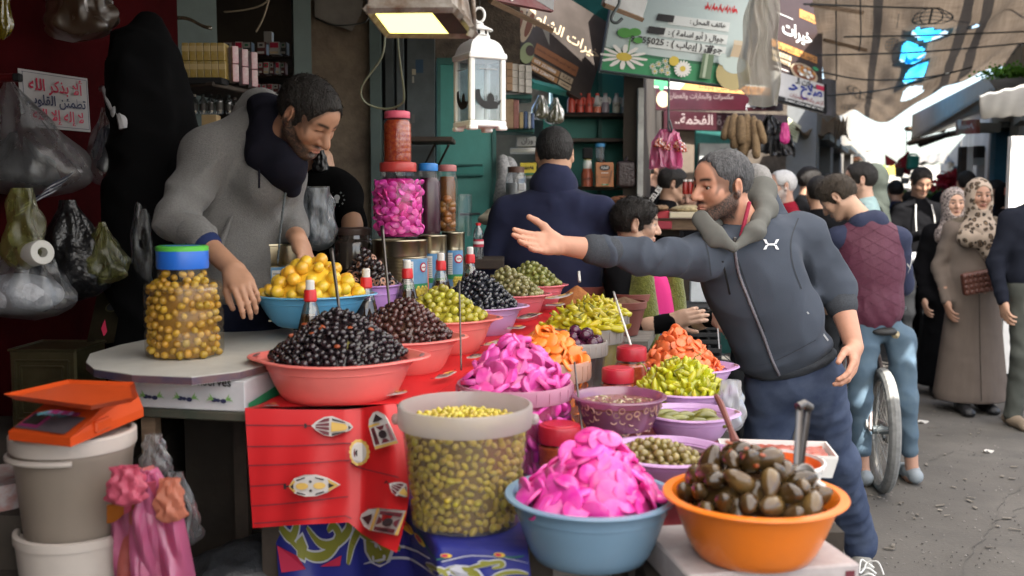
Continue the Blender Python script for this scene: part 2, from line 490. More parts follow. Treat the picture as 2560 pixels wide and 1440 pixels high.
# ------------------------------------------------------------------ soft bodies from distance fields
def sines(X,Y,Z,f,seed,n=5):
 r=np.random.default_rng(seed)
 out=0.
 for _ in range(n):
  d=unit(r.normal(size=3))*f*r.uniform(.6,1.5)
  out=out+np.sin(X*d[0]+Y*d[1]+Z*d[2]+r.uniform(0,6.28))
 return out/n
class SDF:
 def __init__(s,h):s.h=h;s.p=[]
 def rc(s,a,b,r1,r2=None,k=.02,op='u',wr=0.,wf=55.,seed=0,flat=None):
  a,b=np.asarray(a,float),np.asarray(b,float);r2=r1 if r2 is None else r2
  m=max(r1,r2)+abs(wr)*1.5
  s.p.append(('rc',np.minimum(a,b)-m,np.maximum(a,b)+m,k,op,(a,b,r1,r2,wr,wf,seed,flat)));return s
 def el(s,c,r,R=None,k=.02,op='u',wr=0.,wf=40.,seed=0):
  c=np.asarray(c,float);r=np.asarray(r,float)*np.ones(3);R=np.eye(3)if R is None else np.asarray(R)
  m=np.abs(R)@r+abs(wr)*1.5
  s.p.append(('el',c-m,c+m,k,op,(c,r,R,wr,wf,seed)));return s
 def bx(s,c,hf,R=None,r=.01,k=.02,op='u',wr=0.,wf=40.,seed=0):
  c=np.asarray(c,float);hf=np.asarray(hf,float);R=np.eye(3)if R is None else np.asarray(R)
  m=np.abs(R)@hf+abs(wr)*1.5
  s.p.append(('bx',c-m,c+m,k,op,(c,hf,R,r,wr,wf,seed)));return s
 def mesh(s,disp=None):
  h=s.h
  us=[p for p in s.p if p[4]=='u']
  lo=np.min([p[1]for p in us],0)-4*h;hi=np.max([p[2]for p in us],0)+4*h
  n=np.ceil((hi-lo)/h).astype(int)+1
  ax=[(lo[i]+h*np.arange(n[i])).astype(np.float32)for i in range(3)]
  F=np.full(n,1.,np.float32)
  for kind,a,b,k,op,q in s.p:
   pad=k+3*h
   i0=np.clip(np.floor((a-pad-lo)/h).astype(int),0,n);i1=np.clip(np.ceil((b+pad-lo)/h).astype(int)+1,0,n)
   if np.any(i1<=i0):continue
   sl=tuple(slice(i0[j],i1[j])for j in range(3))
   X,Y,Z=ax[0][sl[0]][:,None,None],ax[1][sl[1]][None,:,None],ax[2][sl[2]][None,None,:]
   if kind=='rc':
    A,B,r1,r2,wr,wf,seed,flat=q
    ab=B-A;L2=ab@ab+1e-12
    dx,dy,dz=X-A[0],Y-A[1],Z-A[2]
    tt=(dx*ab[0]+dy*ab[1]+dz*ab[2])/L2
    t=np.clip(tt,0,1)
    ex,ey,ez=dx-t*ab[0],dy-t*ab[1],dz-t*ab[2]
    if flat is not None: 
     fd,fs=flat
     w=(ex*fd[0]+ey*fd[1]+ez*fd[2])*(fs-1)
     ex,ey,ez=ex+w*fd[0],ey+w*fd[1],ez+w*fd[2]
    d=np.sqrt(ex*ex+ey*ey+ez*ez)-(r1+(r2-r1)*t)
    if wr:
     ph=tt*math.sqrt(L2)*wf*.55+4.5*sines(X,Y,Z,11,seed)
     am=np.clip(.45+1.3*sines(X,Y,Z,13,seed+1),0,1.2)
     d=d-wr*((.3-.55*np.abs(np.sin(ph)))*am+1.15*(.35-1.5*np.abs(sines(X,Y,Z,30,seed+3,4)))+.25*(.3-np.abs(sines(X,Y,Z,60,seed+2))))
   elif kind=='el':
    c,r,R,wr,wf,seed=q
    dx,dy,dz=X-c[0],Y-c[1],Z-c[2]
    u=[(dx*R[0,j]+dy*R[1,j]+dz*R[2,j])for j in range(3)]
    k0=np.sqrt(sum((u[j]/r[j])**2 for j in range(3)));k1=np.sqrt(sum((u[j]/r[j]**2)**2 for j in range(3)))+1e-9
    d=k0*(k0-1)/k1
    if wr:d=d-wr*(sines(X,Y,Z*.45,wf,seed,6)+1.3*(.3-1.5*np.abs(sines(X,Y,Z*.6,wf*1.25,seed+1,4))))
   else:
    c,hf,R,r,wr,wf,seed=q
    dx,dy,dz=X-c[0],Y-c[1],Z-c[2]
    u=[np.abs(dx*R[0,j]+dy*R[1,j]+dz*R[2,j])-(hf[j]-r)for j in range(3)]
    d=np.sqrt(sum(np.maximum(w,0)**2 for w in u))+np.minimum(np.maximum(np.maximum(u[0],u[1]),u[2]),0)-r
    if wr:d=d-wr*sines(X,Y,Z*.45,wf,seed,6)*1.5
   f=F[sl];d=d.astype(np.float32)
   if op=='s':
    hh=np.maximum(k-np.abs(f+d),0)/k
    F[sl]=np.maximum(f,-d)+hh*hh*k*.25
   else:
    hh=np.maximum(k-np.abs(f-d),0)/k
    F[sl]=np.minimum(f,d)-hh*hh*k*.25
  if disp is not None:F=disp(F,ax)
  return nets(F,lo,h)
def nets(F,lo,h):
 I=F<0
 nx,ny,nz=F.shape
 c=np.zeros((nx-1,ny-1,nz-1),np.uint8)
 offs=[(i,j,k)for i in(0,1)for j in(0,1)for k in(0,1)]
 for i,j,k in offs:c+=I[i:nx-1+i,j:ny-1+j,k:nz-1+k]
 act=np.argwhere((c>0)&(c<8))
 if not len(act):return np.zeros((0,3)),np.zeros((0,4),int)
 idx=np.full(c.shape,-1,np.int32);idx[tuple(act.T)]=np.arange(len(act))
 val={o:F[act[:,0]+o[0],act[:,1]+o[1],act[:,2]+o[2]]for o in offs}
 acc=np.zeros((len(act),3));cnt=np.zeros(len(act))
 for o in offs:
  for a in range(3):
   if o[a]==0:
    p=list(o);p[a]=1;p=tuple(p)
    va,vb=val[o],val[p]
    x=(va<0)!=(vb<0)
    t=np.where(x,va/(va-vb+1e-20),0)
    q=arr(o,float)[None,:].repeat(len(act),0);q[:,a]+=t
    acc+=q*x[:,None];cnt+=x
 V=lo+h*(act+acc/cnt[:,None])
 Q=[]
 for a in range(3):
  b,cc=(a+1)%3,(a+2)%3
  s0=[slice(None)]*3;s1=[slice(None)]*3
  s0[a]=slice(0,-1);s1[a]=slice(1,None)
  d=I[tuple(s0)]!=I[tuple(s1)]
  e=np.argwhere(d)
  e=e[(e[:,b]>0)&(e[:,cc]>0)&(e[:,b]<F.shape[b]-1)&(e[:,cc]<F.shape[cc]-1)]
  if not len(e):continue
  ins=I[tuple(e.T)]
  def g(db,dc):
   q=e.copy();q[:,b]+=db;q[:,cc]+=dc
   return idx[tuple(q.T)]
  f=np.stack([g(-1,-1),g(0,-1),g(0,0),g(-1,0)],1)
  f[~ins]=f[~ins][:,::-1]
  Q.append(f)
 return V,np.concatenate(Q)
# ------------------------------------------------------------------ people
def head_R(yaw,pitch=0,roll=0):
 return rotz(-math.radians(yaw))@rotx(math.radians(pitch))@roty(math.radians(roll))
def head_prims(s,o,R,sc=1.,female=False,nose=1.,jaw=1.,ears=True,chub=0.):
 L=lambda x,y,z:o+R@(sc*arr([x,y,z]))
 e=lambda c,r,k=.02,op='u',Q=None:s.el(L(*c),sc*arr(r),R if Q is None else R@Q,k*sc,op)
 r_=lambda a,b,r1,r2,k=.015,op='u':s.rc(L(*a),L(*b),r1*sc,r2*sc,k*sc,op)
 e((0,-.014,.028),(.076,.096,.087))
 e((0,.045,.035),(.062,.052,.055),.03)
 e((0,.034,-.040),(.056*jaw,.058,.068),.03)
 r_((0,.064,-.094),(0,.072,-.098),.022*jaw,.019,.03)
 for x in(-1,1):
  r_((x*.056*jaw,.000,-.052),(x*.024,.062,-.094),.019,.017,.03)
  e((x*.040,.062,-.022),(.026+chub,.026,.026+chub),.025)
  r_((x*.012,.088,.026),(x*.046,.072,.025),.0085,.008,.014)
 for x in(-1,1):
  e((x*.032,.094,.004),(.019,.013,.0105),.010,'s')
  r_((x*.017,.0845,.0125),(x*.032,.0875,.0135),.0052,.0052,.006)
  r_((x*.032,.0875,.0135),(x*.048,.076,.009),.0052,.005,.006)
  r_((x*.020,.084,-.008),(x*.045,.076,-.006),.005,.005,.008)
 r_((0,.088,.018),(0,.108,-.018),.0085,.0105,.014)
 r_((0,.102,-.014),(0,.113+.006*(nose-1)*5,-.030),.010,.0125*nose,.012)
 for x in(-1,1):e((x*.0125,.100,-.034),(.0085*nose,.011,.0085),.008)
 r_((-.018,.0885,-.0595),(.018,.0885,-.0595),.006,.006,.008)
 e((0,.0945,-.0595),(.014,.008,.006),.006)
 e((0,.0925,-.0705),(.019,.0095,.0072),.007)
 e((0,.092,-.0655),(.022,.010,.0016),.003,'s')
 e((0,.090,-.083),(.02,.01,.006),.01,'s')
 if ears:
  for x in(-1,1):
   Q=rotz(x*-.35)@rotx(-.15)
   e((x*.080,-.008,-.004),(.0085,.019,.032),.008,'u',Q)
   e((x*.087,-.004,.000),(.0065,.010,.019),.005,'s',Q)
   e((x*.078,-.002,-.030),(.008,.009,.010),.008)
def skin_cols(V,o,R,sc=1.,skin=(.50,.29,.19),beard=0.,beardc=(.03,.025,.022),brow=(.025,.018,.014),lips=(.38,.15,.12),fade=0.,redness=.5,lidline=True,hl=None):
 q=((V-o)@R)/sc
 x,y,z=q[:,0],q[:,1],q[:,2]
 ss=lambda a,b,t:np.clip((t-a)/(b-a),0,1)**2*(3-2*np.clip((t-a)/(b-a),0,1))
 inh=(np.linalg.norm(q,axis=1)<.19)
 C=np.ones((len(V),3))*arr(skin)
 n1=sines(V[:,0],V[:,1],V[:,2],60,3);n2=sines(V[:,0],V[:,1],V[:,2],420,5)
 C*=(1+.07*n1+.05*n2)[:,None]
 red=np.exp(-(((np.abs(x)-.045)/.022)**2+((z+.025)/.02)**2))*(y>.03)+np.exp(-((x/.02)**2+((z+.028)/.018)**2))*(y>.09)+1.0*(np.abs(x)>.078)*inh
 C=C*(1-(.10*redness*red*inh)[:,None]*arr([.2,1.1,1.2]))
 def blend(m,c):
  nonlocal C
  m=np.clip(m*inh,0,1)[:,None];C=C*(1-m)+arr(c)*m
 if beard:
  line=-.004-.052*np.clip(y/.08,0,1.2)
  m=ss(-.002,.014,line-z)*ss(-.022,-.004,y)*(1-ss(.105,.14,-z))
  mus=np.exp(-((x/.027)**4+((z+.0505)/.0068)**4))*(y>.07)
  m=np.maximum(m,mus)
  lp=np.exp(-((x/.022)**4+((z+.065)/.010)**4))*(y>.075)
  m=m*(1-lp)
  blend(m*beard*np.random.default_rng(3).uniform(.72,1.1,len(V)),beardc)
 lp=np.exp(-((x/.021)**4+((z+.0655)/.0095)**4))*(y>.08)
 blend(lp*.75,lips)
 ax=np.abs(x)
 bz=.0275+.004*np.sin((ax-.012)/.042*2.4)-.0
 bm=np.exp(-((ax-.031)/.0215)**6)*np.exp(-((z-bz)/.0055)**2)*(y>.04)
 blend(bm*1.1,brow)
 em=np.exp(-((ax-.032)/.016)**4)*np.exp(-((z-.0065)/.0035)**2)*(y>.06)
 blend(em*.75,(.03,.02,.015))
 blend(np.exp(-(((ax-.032)/.018)**2+((z+.008)/.008)**2))*(y>.05)*.22,arr(skin)*.5)
 if hl is not None:
  e1=np.sqrt((x/.078)**2+((y-.108)/.074)**2+((z+.022-hl[0])/.088)**2);e2=np.sqrt(((ax-.094)/.030)**2+((y-.052)/.044)**2+((z+.045-hl[1])/.086)**2)
  m=np.maximum(ss(.90,1.02,np.minimum(e1,e2+.04)),0)*ss(-.03,-.01,z)*(ax<.079)
  blend(m*.6,(.022,.018,.016))
 if fade: 
  m=ss(.0,.03,z-.0-.6*np.clip(y,-.0,.1))*ss(-.085,-.06,-y)
  m=np.maximum(m,ss(.035,.015,y)*ss(-.05,-.03,z))*(ax<.078)
  blend(m*fade,(.03,.028,.027))
 return C
def set_cols(me,C):
 a=me.color_attributes.new('Col','FLOAT_COLOR','POINT')
 a.data.foreach_set('color',np.concatenate([C,np.ones((len(C),1))],1).astype(np.float32).ravel())
def hair_prims(s,o,R,sc=1.,t=.012,line=0.,top=0.,back=-.05,side=.0,ear=True):
 L=lambda x,y,z:o+R@(sc*arr([x,y,z]))
 e=lambda c,r,k=.02,op='u',wr=0.,seed=1,wf=90:s.el(L(*c),sc*arr(r),R,k*sc,op,wr,wf,seed)
 e((0,-.014,.028),(.076+t,.096+t,.087+t),wr=.0018,wf=160)
 e((0,.04,.042+top),(.062+t*.6,.050+t*.6,.052+t),.03,wr=.0018,wf=160)
 if top:e((0,.0,.07+top),(.066,.08,.05),.04,wr=.004)
 e((0,.108,-.022+line),(.078,.074,.088),.020,'s',.0034,2,120)
 for x in(-1,1):
  e((x*.094,.052,-.045+side),(.030,.044,.086),.016,'s',.0025,4,120)
  if ear:e((x*.088,-.008,-.010),(.026,.026,.043),.006,'s')
 s.bx(L(0,0,back-.15),sc*arr([.2,.2,.15]),R,.005,.012*sc,'s',.003,100)
def hand_prims(s,w,d,n,side=1,sc=1.,curl=(.2,.25,.3,.35),bend=.9,thumb=.0,spread=.05,r=1.):
 """w wrist point, d direction to the fingers, n direction the palm faces, side=+1 when the thumb lies along n x d"""
 d=unit(d);n=unit(np.asarray(n)-d*np.dot(n,d));x=side*np.cross(n,d)
 R=np.column_stack([x,d,n])
 L=lambda a,b,c:np.asarray(w)+R@(sc*arr([a,b,c]))
 bases=[(.030,.090,0),(.0105,.095,-.002),(-.010,.091,-.001),(-.0285,.082,.002)]
 lens=[(.042,.024,.019),(.047,.028,.020),(.043,.026,.019),(.033,.020,.017)]
 for(bx,by,bz)in bases:s.rc(L(bx*.62,.012,0),L(bx,by-.012,bz),.0145*sc*r,.0115*sc*r,.016)
 s.rc(L(.012,.03,.004),L(-.016,.045,.006),.016*sc,.014*sc,.02)
 for i,(b,ln)in enumerate(zip(bases,lens)):
  a0=curl[i];p=arr(b,float);ang=a0;sp_=(1.5-i)*spread
  rr=[.0098,.0088,.0080,.0068]
  if i==3:rr=[q*.88 for q in rr]
  for j,l in enumerate(ln):
   q=p+l*arr([sin(sp_)*cos(ang),cos(ang)*cos(sp_),sin(ang)])
   s.rc(L(*p),L(*q),rr[j]*sc*r,rr[j+1]*sc*r,.004)
   p=q;ang+=a0*bend+.08
 t=thumb
 a=arr([.020,.022,.006]);b=a+.046*unit([.9-t*.7,.75,.25+t*.5]);c=b+.032*unit([.55-t*.8,1.,.15+t*.6]);e=c+.026*unit([.35-t*.8,1.,.1+t*.6])
 s.rc(L(*a),L(*b),.0165*sc*r,.0125*sc*r,.018);s.rc(L(*b),L(*c),.0118*sc*r,.0102*sc*r,.006);s.rc(L(*c),L(*e),.0102*sc*r,.0085*sc*r,.004)
M_SKIN=mat('skin',attr='Col',rough=.48,spec=.35,bump=(260,.25),bumpdist=.0006)
def m_hair(name,col,col2=None):return mat(name,col,rough=.6,spec=.3,var=(150,1.),col2=col2 or tuple(q*1.9+.004 for q in col),bump=(260,1.),bumpdist=.006,stretch=(1,1,.3))
M_HAIR=m_hair('black_hair',(.0075,.006,.005))
M_EYE=mat('eyeball',attr='Col',rough=.15,spec=.6)
def fabric(name,col,scale=420,b=.35,var=None,**k):
 return mat(name,col,rough=.95,spec=.06,bump=(scale,b),bumpdist=.0012,var=var or(9,.22),col2=tuple(q*.72 for q in col),sheen=k.pop('sheen',.0),fold=(8,.6),**k)
class Person:
 def __init__(s,name,label,cat,base,group=None,skin=(.50,.29,.19),h=.006,hh=.0045):
  s.root=empty(name,base,label,cat,group);s.base=np.asarray(base,float)
  s.h,s.hh,s.skin=h,hh,skin
  s.f,s.cols=SDF(hh),None
 def add(s,sdf):s.f.p+=sdf.p
 def arm(s,neck,sh,el_,r=.026):s.f.rc(neck-(0,0,.05),sh,.03,r,.02);s.f.rc(sh,el_,r,r,.02)
 def head_at(s,o,R,neck=None,sc=1.,eyes=True,chest=True,gaze=(0,1,0),**k):
  s.o,s.R,s.sc=np.asarray(o,float),R,sc
  f=s.f
  hp={q:k.pop(q)for q in('female','nose','jaw','ears','chub')if q in k}
  head_prims(f,s.o,R,sc,**hp)
  if neck is not None:
   a=s.o+R@(sc*arr([0,-.022,-.05]))
   f.rc(a,neck,.057*sc,.066*sc,.03)
   if chest:f.el(np.asarray(neck)+arr([0,0,-.05]),(.10,.075,.05),None,.05)
  k.setdefault('skin',s.skin)
  s.cols=lambda V:skin_cols(V,s.o,R,sc,**k)
  if eyes:
   for x in(-1,1):
    g=G();c=s.o+R@(sc*arr([x*.032,.0775,.0035]));g.ell(c,np.ones(3)*.0122*sc,None,14,10)
    V=g.V();dirn=unit(R@arr(gaze,float));dt=(V-c)@dirn/(.0122*sc)
    C=np.where((dt>.86)[:,None],arr([.012,.007,.005]),np.where((dt>.80)[:,None],arr([.05,.025,.015]),arr([.55,.50,.47])))
    ob=child(s.root,'eye',g,M_EYE,True);set_cols(ob.data,C)
 def hair(s,m=None,h=None,**k):
  f=SDF(h or s.hh);hair_prims(f,s.o,s.R,s.sc,**k);V,F=f.mesh();ob=child(s.root,'hair',(V,F),m or M_HAIR,True)
  if s.hh<.005: 
   r=np.random.default_rng(len(V));t=k.get('t',.012);n=2600;A=V[r.integers(0,len(V),n)]+r.normal(size=(n,3))*.0012
   N_=A-s.o;N_/=np.linalg.norm(N_,axis=1,keepdims=True);fl=s.R@arr([.3,.5,-.2]);tg=fl-N_*(N_@fl)[:,None]+r.normal(size=(n,3))*.35;D=N_*.55+tg;D/=np.linalg.norm(D,axis=1,keepdims=True)
   W=np.cross(D,N_+r.normal(size=(n,3))*.3);W/=np.linalg.norm(W,axis=1,keepdims=True)+1e-9;L_=(t*r.uniform(.5,1.3,n))[:,None];A=A-N_*.002
   Q=np.stack([A-W*.0009,A+W*.0009,A+D*L_*.6+N_*.0006+W*.0006,A+D*L_-N_*L_*.12],1).reshape(-1,3);i=np.arange(n)[:,None]*4
   child(s.root,'hair_strands',(Q,i+arr([[0,1,2,3]])),m or M_HAIR,False,kind='stuff')
  return ob
 def part(s,name,f,m,disp=None,label=None):
  V,F=f.mesh(disp)
  if not len(V):return None
  return child(s.root,name,(V,F),m,True,label)
 def finish(s):
  V,F=s.f.mesh();C=s.cols(V)if s.cols else np.ones((len(V),3))*arr(s.skin)
  ob=child(s.root,'body',(V,F),M_SKIN,True);set_cols(ob.data,C)
  return s.root
def limb(f,pts,rs,k=.03,wr=0.,wf=55.,seed=0):
 for i in range(len(pts)-1):f.rc(pts[i],pts[i+1],rs[i],rs[i+1],k,'u',wr,wf,seed+i)
def shoe(p,heel,toe,m,h=.006,sc=1.,name='shoe'):
 f=SDF(h);heel=np.asarray(heel,float);toe=np.asarray(toe,float);u=unit(toe-heel);x=np.cross(u,(0,0,1))
 up=arr([0,0,1.])
 f.rc(heel+up*.045,heel+u*.07+up*.055,.040,.042,.03);f.rc(heel+u*.08+up*.045,toe-u*.05+up*.03,.044,.036,.03)
 f.el(toe-u*.045+up*.028,(.045,.045,.030),None,.02)
 f.bx(heel*.5+toe*.5+up*-.03,(.2,.2,.032),None,.002,.006,'s')
 ob=p.part(name,f,m)
 return ob
# a standing or walking figure of the crowd, facing yaw degrees (0 = away, 180 = towards the camera)
def stander(name,label,cat,x,y,ht,yaw,top,bottom,shoes=None,z=0.,hairm=None,hairk=None,walk=.0,lean=(0,0),head=(0,0,0),arms=None,hood=None,h=.011,hh=.0055,skin=(.46,.27,.18),beard=0.,wide=1.,bare=0.,headk=None,legs=True,group=None,hands=True,topname='jacket',scarf=None,robe=None,cap=None,vest=None,headoff=(0,0,0),flare=.235,beardc=(.03,.025,.022)):
 k=ht/1.75
 base=arr([x,y,z]);p=Person(name,label,cat,base,group,skin,h,hh)
 Rb=rotz(-math.radians(yaw));Lb=lambda a,b,c:base+Rb@(arr([a,b,c])*k)+arr([lean[0],lean[1],0])*(c/1.4)*k
 hips=[Lb(-.09,0,.92),Lb(.09,0,.92)];w=walk
 knees=[Lb(-.10,.06+w*.6,.49),Lb(.10,.05-w*.4,.49)]
 ank=[Lb(-.10,w*.8,.08),Lb(.10,-w-.02,.08+abs(w)*.12)]
 sh=[Lb(-.168*wide,-.01,1.385),Lb(.168*wide,-.01,1.385)]
 el_=[Lb(-.215*wide,-.035,1.10),Lb(.215*wide,-.035,1.10)]
 wr_=[Lb(-.225*wide,.06,.88),Lb(.225*wide,.06,.88)]
 if arms:
  for i,a in arms.items():el_[i]=Lb(*a[0]);wr_[i]=Lb(*a[1])
 o=Lb(0,.035,ht/k-.118)+arr(headoff)
 hy=head[0];R=head_R(yaw+hy,head[1],head[2])
 neck=Lb(0,-.01,1.45)
 hk_=hairk or{}
 p.head_at(o,R,neck,sc=.98*min(1.02,max(.93,k)),beard=beard,beardc=beardc,hl=None if(scarf or hood or hairm is not None)else(hk_.get('line',0),hk_.get('side',0)),**(headk or{}))
 if hairm is not False and not scarf and not hood:p.hair(hairm,**(hairk or{}))
 if cap is not None:
  f=SDF(hh);
  f.el(o+R@arr([0,-.014,.045]),(.09,.108,.088),R,.02);f.bx(o+R@arr([0,0,-.13]),(.2,.2,.16),R,.005,.01,'s');p.part('cap',f,cap)
 if hands:
  for i in(0,1):
   f=SDF(.0045 if hh<.006 else .006);d=unit(wr_[i]-el_[i]);nrm=Rb@arr([1.if i==0 else-1.,0,0])
   f.rc(wr_[i]-d*.10,wr_[i],.036,.027,.02)
   hand_prims(f,wr_[i],d,nrm,side=(1 if i==1 else-1)*1,sc=1.0*k,curl=(.3,.35,.4,.45),r=1.15);p.arm(neck,sh[i],el_[i]);p.f.rc(el_[i],wr_[i]-d*.09,.026,.032,.02);p.add(f)
 if not robe and legs:
  f=SDF(h)
  f.el(Lb(0,0,.95),arr([.175*wide,.125,.13])*k,Rb,.05)
  for i in(0,1):limb(f,[hips[i],knees[i],ank[i]],[.090*k,.066*k,.058*k],.04,.007,60,11*i)
  p.part('trousers',f,bottom)
  for i in(0,1):shoe(p,ank[i]-Rb@arr([0,.06,.08])*k*(1,1,1),ank[i]+Rb@arr([0,.20,-.08])*k,shoes or MATS['black_leather'])
 f=SDF(h)
 f.el(Lb(0,-.005,1.22),arr([.19*wide,.125,.26])*k,Rb,.05,'u',.006,30,5)
 f.el(Lb(0,0,1.02),arr([.185*wide,.13,.15])*k,Rb,.06,'u',.006,30,6)
 f.rc(sh[0],sh[1],.062*k,.062*k,.06)
 for i in(0,1):f.rc(sh[i],Lb(0,-.015,1.46),.052*k,.058*k,.04)
 f.rc(Lb(0,-.015,1.42),Lb(0,-.005,1.475),.085*k,.066*k,.03)
 for i in(0,1):limb(f,[sh[i],el_[i],el_[i]+(wr_[i]-el_[i])*(1-bare)],[.068*k,.053*k,.041*k],.03,.008,60,21*i)
 if robe:
  for i in(0,1):
   pass
  f.rc(Lb(0,0,1.0),Lb(0,w*.2,.14),.17*k,flare*k,.1,'u',.0,40,3,flat=(Rb@arr([0,1.,0]),1.25))
  f.bx(base+arr([0,0,-.12]),(.6,.6,.2),None,.01,.01,'s')
  for i in(0,1):shoe(p,Lb((-.09,.09)[i],.02+(w if i else-w)*.4,0),Lb((-.11,.11)[i],.28+(w if i else-w)*.4,0),shoes or MATS['black_leather'])
 p.part(topname if not robe else 'robe',f,top)
 if vest:
  f=SDF(h*.8);f.el(Lb(0,-.005,1.22),arr([.19*wide+.020,.152,.27])*k,Rb,.05,'u',.002,60,15);f.el(Lb(0,0,1.0),arr([.185*wide+.020,.155,.17])*k,Rb,.06,'u',.005,60,16)
  for i in(0,1):f.rc(sh[i]*.75+Lb(0,0,1.385)*.25,Lb(0,-.012,1.45),.078*k,.076*k,.05)
  p.part('vest',f,vest)
 if hood:
  f=SDF(h*.8)
  f.el(o+R@arr([0,-.02,.02]),(.10,.12,.125),R,.03,'u',.004);f.rc(o+R@arr([0,-.03,-.06]),neck,.085,.105,.04)
  f.el(o+R@arr([0,.115,-.01]),(.062,.085,.095),R,.01,'s')
  p.part('hood',f,hood)
 if scarf:
  f=SDF(h*.7)
  f.el(o+R@arr([0,-.015,.028]),(.092,.113,.105),R,.03,'u',.003)
  f.el(o+R@arr([0,.015,-.05]),(.082,.088,.09),R,.04,'u',.003)
  f.rc(o+R@arr([0,.0,-.09]),Lb(0,.03,1.42),.075,.115,.05,'u',.007,70,8)
  f.el(Lb(0,.05,1.36),arr([.15,.12,.09]),Rb,.04,'u',.008,40,9)
  f.el(o+R@arr([0,.122,-.010]),(.064,.092,.092),R,.010,'s')
  p.part('headscarf',f,scarf)
 p.finish()
 return p,dict(L=Lb,sh=sh,el=el_,wr=wr_,o=o,R=R,Rb=Rb,k=k,neck=neck)
MATS_BLACK=mat('black_leather',(.012,.012,.013),.45,spec=.5,bump=(90,.3))
# ------------------------------------------------------------------ the setting: ground, shop walls, roofs
ST=unit((.37,.929,0)) 
def X_(px,d):return(px-1280)/FPX*d
def wallq(name,px0,d0,px1,d1,z0,z1,m,t=.12,y=None,**k):
 """upright wall between two spots"""
 a=arr([X_(px0,d0),d0,z0]);b=arr([X_(px1,d1),d1,z0])
 u=unit(b-a);n=arr([u[1],-u[0],0])
 g=G();c=(a+b)/2-n*0+arr([0,0,(z1-z0)/2])+arr([-u[1],u[0],0])*t/2
 g.box(c,(np.linalg.norm(b-a)/2,t/2,(z1-z0)/2),np.column_stack([u,[-u[1],u[0],0],[0,0,1]]))
 return structure(name,g,m,False)
m_ground=mat('street_concrete',(.140,.129,.115),.9,spec=.15,var=(1.3,.85),col2=(.085,.079,.071),bump=(55,.6),bumpdist=.004,fold=(1.1,.25))
_n=m_ground.node_tree;_b=_n.nodes['Principled BSDF'];_src=_b.inputs['Base Color'].links[0].from_socket 
for sc_,lo_,hi_,amt_,c_ in((85,.60,.70,.45,(.07,.065,.06)),(3.2,.47,.66,.6,(.085,.08,.074)),(.7,.45,.65,.45,(.11,.10,.09)),(140,.66,.72,.5,(.34,.32,.30))):
 _t=_n.nodes.new('ShaderNodeTexCoord');_k=_n.nodes.new('ShaderNodeTexNoise');_k.inputs['Scale'].default_value=sc_;_k.inputs['Detail'].default_value=4;_n.links.new(_t.outputs['Object'],_k.inputs['Vector'])
 _r=_n.nodes.new('ShaderNodeMapRange');_r.inputs[1].default_value=lo_;_r.inputs[2].default_value=hi_;_r.inputs[4].default_value=amt_;_n.links.new(_k.outputs['Fac'],_r.inputs[0])
 _m=_n.nodes.new('ShaderNodeMix');_m.data_type='RGBA';_n.links.new(_r.outputs[0],_m.inputs['Factor']);_n.links.new(_src,_m.inputs['A']);_m.inputs['B'].default_value=(*c_,1);_src=_m.outputs['Result']
_n.links.new(_src,_b.inputs['Base Color'])
def spline(pts,n=24):
 pts=arr(pts,float);m=len(pts);out=[]
 for i in range(m-1):
  p0,p1,p2,p3=pts[max(i-1,0)],pts[i],pts[i+1],pts[min(i+2,m-1)]
  for t in np.linspace(0,1,max(2,n//(m-1)),endpoint=False):
   out.append(.5*((2*p1)+(-p0+p2)*t+(2*p0-5*p1+4*p2-p3)*t*t+(-p0+3*p1-3*p2+p3)*t**3))
 out.append(pts[-1]);return out
# ground sheet with slight unevenness near the camera
g=G()
g.sheet(lambda u,v:(-90+180*u,-40+260*v,0),6,8)
structure('ground',g,m_ground,True)
# litter: paper scraps and chips on the paving
g=G()
for i in range(110):
 d=4.2+9*rng.random()**1.6;x=X_(2100+480*rng.random(),d)
 a=rng.random()*6.28;w,l=rng.uniform(.004,.012),rng.uniform(.008,.03)
 ux,uy=arr([cos(a),sin(a),rng.uniform(-.1,.1)]),arr([-sin(a),cos(a),rng.uniform(-.1,.1)])
 c=arr([x,d,.007]);q=[c+ux*l*sx+uy*w*sy for sx,sy in((-1,-.6),(.7,-1),(1,.8),(-.6,1))]
 g.add(q+[p+arr([0,0,.003])for p in q],[(4,5,6,7),(3,2,1,0),(0,1,5,4),(1,2,6,5),(2,3,7,6),(3,0,4,7)])
single('litter',g,mat('litter',(.22,.195,.16),.9,var=(9,.8),col2=(.07,.06,.05)),None,None,kind='stuff',smooth=False)
for nm,cl,n_ in(('grit',(.24,.22,.20),420),('dark_grit',(.05,.045,.04),380)):
 g=G()
 for i in range(n_):
  d=4+7*rng.random()**1.5;c=arr([X_(2050+560*rng.random(),d),d,.004]);r_=rng.uniform(.0025,.006);a=rng.random()*6
  q=[(r_*cos(a+t)*rng.uniform(.6,1.3),r_*sin(a+t)*rng.uniform(.6,1.3),0)for t in(0,1.6,3.1,4.7)];g.add([c+p for p in q]+[c+(0,0,r_*.8)],[(0,1,4),(1,2,4),(2,3,4),(3,0,4)])
 single(nm,g,mat(nm,cl,.95),None,None,kind='stuff',smooth=False)
for pts in(((2410,1440),(2440,1360),(2490,1310),(2570,1260)),((2320,1150),(2400,1128),(2450,1140)),((2490,1310),(2510,1250),(2570,1210))):
 q=[PZ(x+7*rng.normal(),y+3*rng.normal(),.004)for x,y,_ in spline([(a,b,0)for a,b in pts],22)];g=G()
 for a,b in zip(q[:-1],q[1:]):w_=.0008+.0022*rng.random();g.add([a+(0,-w_,0),b+(0,-w_,0),b+(0,w_,0),a+(0,w_,0)],[(0,1,2,3)])
 structure('pavement_crack',g,mat('crack',(.07,.065,.058),.95),False)
